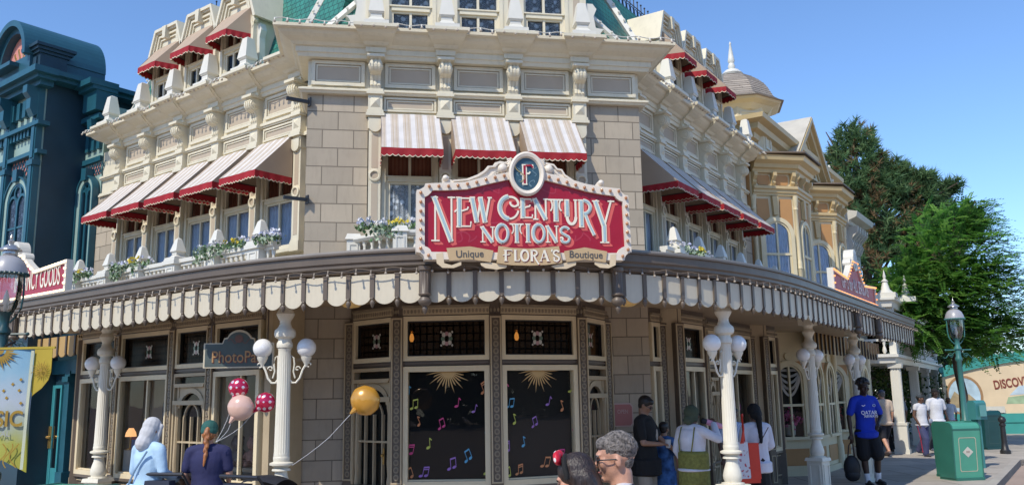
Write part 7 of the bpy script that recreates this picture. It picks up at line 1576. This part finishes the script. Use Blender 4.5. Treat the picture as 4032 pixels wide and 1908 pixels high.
# couple in the foreground, walking to the left
STR = stripe_mat('striped_tshirt', [(0, (.62, .63, .66)), (.74, (.02, .028, .06)), (.88, (.62, .63, .66))], .055, 2)
T, HM, k = person('grey curly haired man with glasses and navy striped white t-shirt in the foreground', (.50, 4.25, -.14), rad(-96), 1.66, 'light', dict(c=(.7, .7, .7), n='x', m=STR), dict(c=(.05, .06, .1), t='trousers', n='denim'), head=(0, rad(6), 0), hair=('curly', HAIRM('grey_hair', (.15, .132, .12), True)), glasses='clear', vox=.009, face=True)
T, HM, k = person('dark haired woman with black headband and red spotted bow beside the grey haired man', (.30, 4.16, -.14), rad(-104), 1.56, 'light', dict(c=(.12, .12, .14), n='charcoal'), dict(c=(.05, .06, .1), t='trousers', n='denim'), head=(0, rad(14), 0), hair=('long', HAIRM('dark_brown_hair', (.022, .014, .012))), vox=.009, face=True)
m = MB(); m.tube([tuple((HM @ Vector((.112*cos(a), -.02, .02+.115*sin(a))))*k) for a in [i*PI/12 for i in range(13)]], .012, 8); on(T, m, 'headband', mat('black_velvet', (.008, .008, .008), .9), True)
DOT = mat('red_spotted_bow', (.55, .01, .03), .5); ntx, bx, Lx = nodes_of(DOT); tcx = ntx.nodes.new('ShaderNodeTexCoord'); vx = ntx.nodes.new('ShaderNodeTexVoronoi'); vx.inputs['Scale'].default_value = 26; vx.inputs['Randomness'].default_value = .2; Lx(tcx.outputs['Object'], vx.inputs['Vector']); Lx(ramp(ntx, vx.outputs['Distance'], [(.30, (.75, .72, .72)), (.34, (.55, .01, .03))]), bx.inputs['Base Color'])
m = MB()
for s in (-1, 1):
    t = MB().ball((0, 0, 0), .045, 12, 0, (1.1, .5, .8)); Mx = HM @ Matrix.Translation((s*.045, -.055, .135)) @ Matrix.Rotation(s*.4, 4, 'Y'); m.add([tuple((Mx @ Vector(v))*k) for v in t.v], t.f)
on(T, m, 'bow', DOT, True)
# group under the canopy on the right
T, HM, k = person('man in black t-shirt and beige trousers looking down by the pink wall sign', (1.73, 11.8, 0), rad(62), 1.67, 'tan', dict(c=(.008, .008, .009), n='black', hem=.68), dict(c=(.33, .28, .22), t='trousers', n='beige', w=1.3), armL=((-.25, -.06, 1.12), (-.06, -.26, 1.10)), armR=((.27, -.12, 1.16), (.30, -.34, .98)), head=(rad(6), rad(26), 0), hair=('short', BLK_), glasses='sun', fat=1.2)
on(T, MB().prism(arc(.07*k, 1.22*k, .045, .075, 0, 360, 16)[:-1], .148*k, .152*k), 'shirt_print', mat('beige_print', (.42, .36, .30), .8, .3, 20)); on(T, MB().lathe([(.03, 0), (.038, .10), (.04, .105)], (-.0*k, -.33*k, 1.05*k), 10), 'cup', mat('pale_cup', (.5, .5, .5), .4))
TIE = mat('tie_dye_cloth', (.05, .14, .36), .9, .75, 9)
T, HM, k = person('child in blue tie-dye top standing behind the man in black', (2.02, 12.05, 0), rad(150), 1.32, 'tan', dict(c=(.1, .2, .4), n='tie', m=TIE, hem=.55), dict(c=(.05, .10, .30), t='trousers', n='blue'), hair=('short', BLK_))
T, HM, k = person('woman in green headscarf and olive knit top drinking from a pink bottle', (2.2, 11.0, 0), rad(128), 1.54, 'brown', dict(c=(.60, .60, .66), n='white_blouse', sleeve='long', hem=.86), dict(c=(.03, .04, .085), t='trousers', n='denim_dark'), armL=((-.36, -.12, 1.30), (-.17, -.27, 1.50)), armR=((.29, .02, 1.14), (.24, -.1, .92)), head=(0, rad(-4), 0), hat=('scarf', (.05, .065, .038)), glasses='sun', fat=1.18)
m = MB()
for i in range(24):
    z = .64+.46*i/23; m.ball((0, 0, z), 1, 18, 0, ((.198-.006*z)*1.24, (.160-.012*z)*1.28, .06))
me = remesh(m, 'knit_top', mat('olive_knit', (.185, .185, .045), .95, .25, 30, 1.0, 70), .012, 4); me.transform(Matrix.Scale(k, 4)); obj('knit_top', me, T)
on(T, MB().tube([(-.10*k, .16*k, 1.10*k), (-.13*k, .145*k, 1.28*k), (-.12*k, .09*k, 1.46*k), (-.10*k, -.1*k, 1.44*k)], .008, 6).tube([(.10*k, .16*k, 1.10*k), (.13*k, .145*k, 1.28*k), (.12*k, .09*k, 1.46*k), (.10*k, -.1*k, 1.44*k)], .008, 6), 'knit_straps', mat('olive_knit', (.185, .185, .045), .95))
bt = thing('water_bottle', 'pink water bottle with black cap held to the mouth', 'bottle', (2.43, 11.06, 1.335), 0)
bt.rotation_euler = Vector((.93, .12, -.30)).to_track_quat('Z', 'Y').to_euler()
B(MB().lathe([(.034, -.02), (.036, 0), (.036, .17), (.03, .19), (.026, .20)][::1], (0, 0, -.02), 16), 'bottle_body', mat('pink_bottle', (.70, .30, .40), .35), bt, smooth=True); B(MB().lathe([(.03, -.10), (.034, -.095), (.034, -.04), (.028, -.035)], (0, 0, -.0), 14), 'bottle_cap', BLACKM, bt, smooth=True)
T, HM, k = person('man in blue and white striped shirt behind the lamp column', (3.12, 12.7, 0), rad(18), 1.50, 'brown', dict(c=(.3, .4, .6), n='bs', m=stripe_mat('blue_striped_shirt', [(0, (.58, .64, .74)), (.5, (.20, .32, .60))], .03, 0), sleeve='short', hem=.8), dict(c=(.012, .012, .014), t='trousers', n='black_tr'), head=(rad(25), rad(14), 0), hair=('crop', BLK_))
T, HM, k = person('woman in black veil, white blouse and long black skirt carrying the red and white bag', (3.25, 11.95, 0), rad(196), 1.52, 'brown', dict(c=(.62, .62, .66), n='white_blouse', sleeve='long', hem=.76), dict(c=(.008, .008, .008), t='skirt', n='black_skirt'), armL=((-.26, .0, 1.14), (-.2, -.2, 1.02)), armR=((.27, .0, 1.15), (.18, -.2, 1.1)), head=(0, rad(10), 0), hat=('veil', (.006, .006, .007)), fat=1.12)
on(T, MB().tube([(-.14*k, .14*k, 1.42*k), (0, .17*k, 1.25*k), (.17*k, .13*k, 1.04*k)], .006, 5), 'bag_strap', mat('brown_strap', (.05, .035, .03), .6))
bg_ = thing('tote_bag', 'large red and white tote bag hanging from the shoulder of the woman in black veil', 'bag', (2.98, 11.55, .55), rad(16)); RB = mat('red_bag', (.62, .035, .012), .45, .1, 4, .3, 20); WBG = mat('white_printed_bag', (.62, .60, .62), .4, .05)
ntx, bx, Lx = nodes_of(WBG); tcx = ntx.nodes.new('ShaderNodeTexCoord'); vx = ntx.nodes.new('ShaderNodeTexNoise'); vx.inputs['Scale'].default_value = 13; Lx(tcx.outputs['Object'], vx.inputs['Vector']); Lx(ramp(ntx, vx.outputs['Fac'], [(.40, (.50, .05, .06)), (.43, (.62, .60, .63)), (.62, (.66, .64, .66)), (.66, (.42, .20, .22))]), bx.inputs['Base Color'])
B(MB().box(-.20, .02, -.09, .09, .06, .52, tx=.01, ty=.02), 'white_panel', WBG, bg_); B(MB().box(.021, .17, -.088, .088, .05, .50, tx=.0, ty=.02).box(-.19, .16, -.085, .085, .0, .058), 'red_panel', RB, bg_); B(MB().tube([(-.06, -.07, .5), (-.03, -.06, .70), (.0, .02, .86), (.03, .06, .70), (.05, .07, .5)], .012, 6).tube([(-.09, -.075, .5), (-.05, -.09, .68), (-.0, .0, .87)], .010, 6), 'handles', RB, bg_)
for x, y, lb, c in ((2.28, 10.6, 'red and white paper bag on the ground in front of the olive knit woman', (.55, .04, .05)), (2.62, 11.6, 'white carrier bag with blue stripe on the ground beside the lamp column', (.58, .58, .64))):
    t = thing('shopping_bag', lb, 'bag', (x, y, 0), rad(20)); B(MB().box(-.17, .17, -.10, .10, 0, .46, tx=.02, ty=.03), 'bag_body', mat('bag_%d' % int(x*100), c, .5, .15, 5), t); B(MB().box(-.172, -.04, -.102, .102, .1, .40), 'bag_panel', mat('white_bag_panel', (.6, .6, .6), .5), t); B(MB().tube([(-.06, -.05, .45), (-.04, -.05, .58), (.04, -.05, .58), (.06, -.05, .45)], .006, 5), 'handles', BLACKM, t)
# man in the football shirt
T, HM, k = person('tall man in bright blue football shirt and black shorts carrying a black bag', (6.35, 16.0, 0), rad(6), 1.88, 'dark', dict(c=(.006, .035, .42), n='royal_blue', hem=.80), dict(c=(.006, .006, .008), t='shorts', n='black_shorts', w=1.2), shoes=(.012, .012, .012), armL=((-.27, .03, 1.14), (-.27, .0, .86)), armR=((.30, .03, 1.14), (.10, -.22, 1.02)), legs=(((-.09, -.02, .50), (-.06, -.04, .09)), ((.11, -.10, .51), (.15, .02, .11))), hair=('afro', BLK_), socks=(.68, .68, .70), fat=.98, vox=.011, face=True)
wh = mat('white_shirt_print', (.72, .74, .8), .6)
for s, sz_, z in (('QATAR', .088, 1.185), ('AIRWAYS', .058, 1.135)):
    o = obj('shirt_lettering', text_mesh('shirt_lettering', s, sz_*k, .003, wh, .0012, .95), T); o.location = (.0 if s == 'QATAR' else .03, -.150*k, z*k)
on(T, MB().ribbon([(-.12*k, 1.335*k), (-.095*k, 1.32*k), (-.06*k, 1.34*k)], .012, .150*k, 0, .004).prism(arc(.095*k, 1.33*k, .028, .024, 0, 360, 16)[:-1], .148*k, .152*k), 'shirt_emblems', wh)
on(T, MB().prism(arc(.095*k, 1.33*k, .022, .018, 0, 360, 16)[:-1], .152*k, .1545*k), 'emblem_centre', mat('emblem_blue', (.02, .10, .35), .5))
bag = thing('hand_bag', 'rounded black bag hanging from the hand of the man in blue', 'bag', (6.02, 15.95, .12), 0); m = MB(); m.ball((0, 0, .22), 1, 16, 0, (.15, .10, .22)); m.ball((0, 0, .10), 1, 14, 0, (.14, .10, .12)); B(m, 'bag_body', mat('black_bag', (.010, .010, .012), .6, .3, 8, .3, 20), bag, smooth=True); B(MB().tube([(-.06, 0, .40), (-.03, 0, .60), (0.03, 0, .72), (.05, 0, .60), (.06, 0, .40)], .012, 6), 'handles', mat('brown_bag_handle', (.06, .03, .02), .6), bag)
# walkers beyond
WALK = (((-.09, -.16, .50), (-.09, -.12, .09)), ((.09, .02, .50), (.09, .28, .16)))
WALK2 = (((-.09, .02, .50), (-.09, .24, .14)), ((.09, -.15, .50), (.10, -.12, .09)))
person('man in beige polo, blue cap and black shorts walking away', (9.62, 23.0, 0), rad(186), 1.70, 'light', dict(c=(.52, .40, .30), n='beige_polo', hem=.84), dict(c=(.02, .02, .028), t='shorts', n='dark_shorts'), shoes=(.10, .07, .07), legs=WALK, hat=('cap', (.05, .06, .10)), hair=('crop', HAIRM('grey_hair', (.2, .175, .16))), fat=1.12)
person('person in dark cap and grey shirt walking behind the man in the beige polo', (10.15, 24.3, 0), rad(180), 1.64, 'brown', dict(c=(.06, .055, .055), n='dark_grey'), dict(c=(.012, .012, .014), t='trousers', n='black_tr'), legs=WALK2, hat=('cap', (.01, .01, .012)), hair=('crop', BLK_))
T, HM, k = person('woman in white sleeveless top, dark cap and navy trousers with red side stripe', (10.55, 22.9, 0), rad(22), 1.57, 'brown', dict(c=(.58, .58, .61), n='white_top', sleeve='cap', hem=.86), dict(c=(.045, .05, .12), t='trousers', n='navy_trousers', w=1.35), shoes=(.04, .04, .05), armL=((-.24, .04, 1.14), (-.17, -.06, .90)), armR=((.25, .06, 1.15), (.24, -.08, .94)), legs=WALK, head=(rad(35), 0, 0), hat=('cap', (.035, .045, .055)), hair=('crop', BLK_))
on(T, MB().ball((.20, -.10, .88), .07, 10, 0, (.9, .6, 1)), 'belt_bag', mat('grey_belt_bag', (.22, .25, .32), .6), True)
on(T, MB().tube([(-.185*k, -.0, .9*k), (-.19*k, -.08*k, .5*k), (-.175*k, -.1*k, .12*k)], .014, 5), 'side_stripe', mat('red_stripe', (.30, .02, .05), .7))
person('man in white t-shirt and black bucket hat walking beside the woman in white', (11.38, 23.8, 0), rad(8), 1.71, 'dark', dict(c=(.58, .59, .63), n='white_tee', hem=.82), dict(c=(.045, .047, .07), t='trousers', n='grey_jeans', w=1.15), shoes=(.6, .6, .6), armL=((-.27, .03, 1.13), (-.24, -.05, .88)), armR=((.28, .03, 1.14), (.30, -.05, .88)), legs=WALK2, hat=('bucket', (.008, .008, .009)), fat=1.12)
person('person in grey top half hidden behind the nearest veranda post', (11.4, 26.2, 0), rad(180), 1.62, 'brown', dict(c=(.16, .17, .19), n='mid_grey'), dict(c=(.03, .03, .04), t='trousers', n='dark_tr'), hair=('short', BLK_))
person('child in white t-shirt far back between the lamp post and the white posts', (14.1, 28.6, 0), rad(170), 1.42, 'brown', dict(c=(.6, .62, .68), n='white_kid'), dict(c=(.42, .04, .05), t='shorts', n='red_shorts'), hat=('cap', (.20, .13, .08)))
# ------------------------------------------------------------------ strollers
def stroller(loc, rz, lab, tagc=None):
    t = thing('stroller', lab, 'stroller', loc, rz); bk = mat('stroller_cloth', (.012, .013, .018), .6, .3, 6, .2, 30)
    m = MB(); n = 9; vs = []
    for i in range(n+1):
        a = PI*.05+PI*.62*i/n
        for x in (-.24, -.12, 0, .12, .24): r = .33*(1-.25*(x/.24)**2*.5); vs.append((x, .05-r*cos(a)*.9, .66+r*sin(a)))
    m.add(vs, [(i*5+j, i*5+j+1, (i+1)*5+j+1, (i+1)*5+j) for i in range(n) for j in range(4)]); B(m, 'hood', bk, t, smooth=True)
    m = MB(); m.box(-.22, .22, -.28, .2, .40, .46); m.box(-.22, .22, .16, .24, .44, .80, tx=.02); m.box(-.24, -.21, -.25, .2, .44, .62); m.box(.21, .24, -.25, .2, .44, .62); B(m, 'seat', bk, t)
    m = MB()
    for s in (-1, 1): m.tube([(s*.25, .42, 1.0), (s*.25, .1, .62), (s*.25, -.35, .16)], .013, 7); m.tube([(s*.25, .1, .6), (s*.25, .35, .16)], .013, 7)
    m.tube([(-.25, .42, 1.0), (.25, .42, 1.0)], .018, 8); B(m, 'frame', mat('stroller_frame', (.05, .05, .055), .35, metal=.5), t, smooth=True)
    for x, y in ((-.25, -.36), (.25, -.36), (-.25, .36), (.25, .36)):
        w_ = MB(); seg = 16; pr = [(.05, -.018), (.115, -.02), (.12, 0), (.115, .02), (.05, .018)]
        w_.add([(x+q, y+r*cos(2*PI*k/seg), .12+r*sin(2*PI*k/seg)) for r, q in pr for k in range(seg)], [(i*seg+k, i*seg+(k+1) % seg, (i+1)*seg+(k+1) % seg, (i+1)*seg+k) for i in range(len(pr)-1) for k in range(seg)]); B(w_, 'wheel', BLACKM, t, smooth=True)
    m = MB().box(-.16, .16, .36, .50, .72, .94, tx=.02, ty=.02); B(m, 'hanging_bag', mat('navy_stroller_bag', (.015, .02, .04), .6, .2), t)
    if tagc: B(MB().box(-.10, .12, .44, .452, .60, .94), 'tag_card', mat('tag_green', (.13, .30, .24), .5, .1), t); B(MB().box(-.05, .07, .452, .456, .70, .82), 'tag_label', mat('tag_white', (.5, .55, .5), .5), t)
    return t
stroller((-3.42, 9.25, 0), rad(165), 'dark stroller pushed between the woman in headscarf and the woman in navy')
stroller((-2.40, 8.75, 0), rad(150), 'black stroller with pale green tag beside the lamp column', True)
# ------------------------------------------------------------------ balloons (plain foil shapes)
def balloon(loc, r, m, lab, tie, sq=.72, grp=None, tilt=0):
    t = thing('foil_balloon', lab, 'balloon', loc, 0, grp); mb = MB(); seg = 28; n = 12; vs = []
    for i in range(n+1):
        a = PI*i/n
        for k in range(seg):
                b = 2*PI*k/seg; q = 1+.018*sin(b*9)*(sin(a))**4
                x_, y_, z_ = r*sin(a)*cos(b)*q, -r*sq*cos(a), r*sin(a)*sin(b)*q; dd = (Vector(tie)-Vector(loc)).normalized(); pr_ = (x_*dd.x+z_*dd.z)/r
                k_ = 1-.28*max(0, pr_)**2; vs.append((x_*k_+dd.x*r*.22*max(0, pr_)**2, y_*k_, z_*k_+dd.z*r*.22*max(0, pr_)**2))
    mb.add(vs, [(i*seg+k, (i+1)*seg+k, (i+1)*seg+(k+1) % seg, i*seg+(k+1) % seg) for i in range(n) for k in range(seg)]); B(mb, 'foil', m, t, smooth=True)
    l = Vector(tie)-Vector(loc); d = l.normalized(); B(MB().tube([d*r*.95]+[l*q+Vector((0, 0, -.05*sin(PI*q))) for q in (.5, .65, .8, .9, 1)], .002, 5), 'string', mat('white_ribbon', (.7, .7, .7), .5), t)
    B(MB().cap(d*r*.9, d*(r+.035), .03, .012, 8), 'neck', m, t)
RDOT = mat('red_dotted_foil', (.50, .01, .06), .18, .05, spec=.9, metal=.35); ntx, bx, Lx = nodes_of(RDOT); tcx = ntx.nodes.new('ShaderNodeTexCoord'); vx = ntx.nodes.new('ShaderNodeTexVoronoi'); vx.inputs['Scale'].default_value = 17; vx.inputs['Randomness'].default_value = .25; Lx(tcx.outputs['Object'], vx.inputs['Vector']); Lx(ramp(ntx, vx.outputs['Distance'], [(.30, (.72, .60, .62)), (.34, (.50, .01, .06))]), bx.inputs['Base Color'])
balloon((-2.79, 8.93, 1.63), .135, mat('peach_foil', (.66, .42, .33), .2, .06, spec=.8), 'pale peach round foil balloon tethered above the woman in navy', (-3.0, 8.85, 1.30))
balloon((-2.84, 9.0, 1.83), .105, RDOT, 'red foil balloon with white spots, upper of the two spotted ones', (-3.0, 8.85, 1.30))
balloon((-2.56, 9.0, 1.68), .105, RDOT, 'red foil balloon with white spots beside the lamp column, lower of the two spotted ones', (-3.0, 8.85, 1.30))
balloon((-1.58, 9.25, 1.68), .16, mat('golden_foil', (.55, .27, .035), .25, .12, 5, spec=.8, metal=.2), 'golden yellow foil balloon floating in front of the left shop door', (-2.24, 8.9, 1.06))
# pink wall sign on the stone pier, litter bin in front at the lower left
t = thing('pink_wall_sign', 'small pink notched sign on the stone pier behind the man in black', 'sign', tuple(fpos(FC, 1.98, .0)), FC[2])
q = [(-.15, 1.30), (-.12, 1.26), (.12, 1.26), (.15, 1.30), (.15, 1.54), (.12, 1.58), (-.12, 1.58), (-.15, 1.54)]
B(MB().prism(q, 0, .03), 'sign_board', mat('pink_sign_edge', (.55, .40, .36), .5), t); B(MB().prism([(x*.9, 1.42+(z-1.42)*.9) for x, z in q], .03, .034), 'sign_panel', mat('pink_sign_panel', (.42, .16, .14), .5, .1), t)
o = obj('lettering', text_mesh('lettering', 'OPEN', .075, .002, mat('pink_sign_letter', (.55, .36, .32), .5), .001, .8), t); o.location = (0, -.036, 1.44); 
o.data.name = 'lettering'
litter_bin((-3.62, 7.3, -.02), rad(-20), BING, 'green litter bin whose top just shows at the lower left edge', BINL)

# ------------------------------------------------------------------ leafy row added behind the photographer, out of view, to darken the window reflections
def reflection_trees():
    rng = np.random.default_rng(21); V = []; F = []; M = []
    for k in range(2600):
        x = rng.uniform(-60, 60); h = 7+2.5*sin(x*.31)+1.5*sin(x*.83+1); p = np.array([x, -34-4*rng.random(), h*rng.random()**.8+.2])
        for j in range(6):
            c = p+rng.normal(size=3)*.9; a = rng.normal(size=3); a /= np.linalg.norm(a); b_ = np.cross(a, rng.normal(size=3)); b_ /= np.linalg.norm(b_); s = rng.uniform(.6, 1.3); i0 = len(V); V += [c-a*s*.6, c+b_*s*.5, c+a*s*.6, c-b_*s*.5]; F.append((i0, i0+1, i0+2, i0+3)); M.append(int(rng.choice([0, 0, 1, 2])))
    o = obj('unseen_trees', fast_mesh('unseen_trees', V, F, BT, M)); tag(o, 'unseen leafy trees added across the square to darken the shop window reflections', 'trees', None, 'stuff')
reflection_trees()
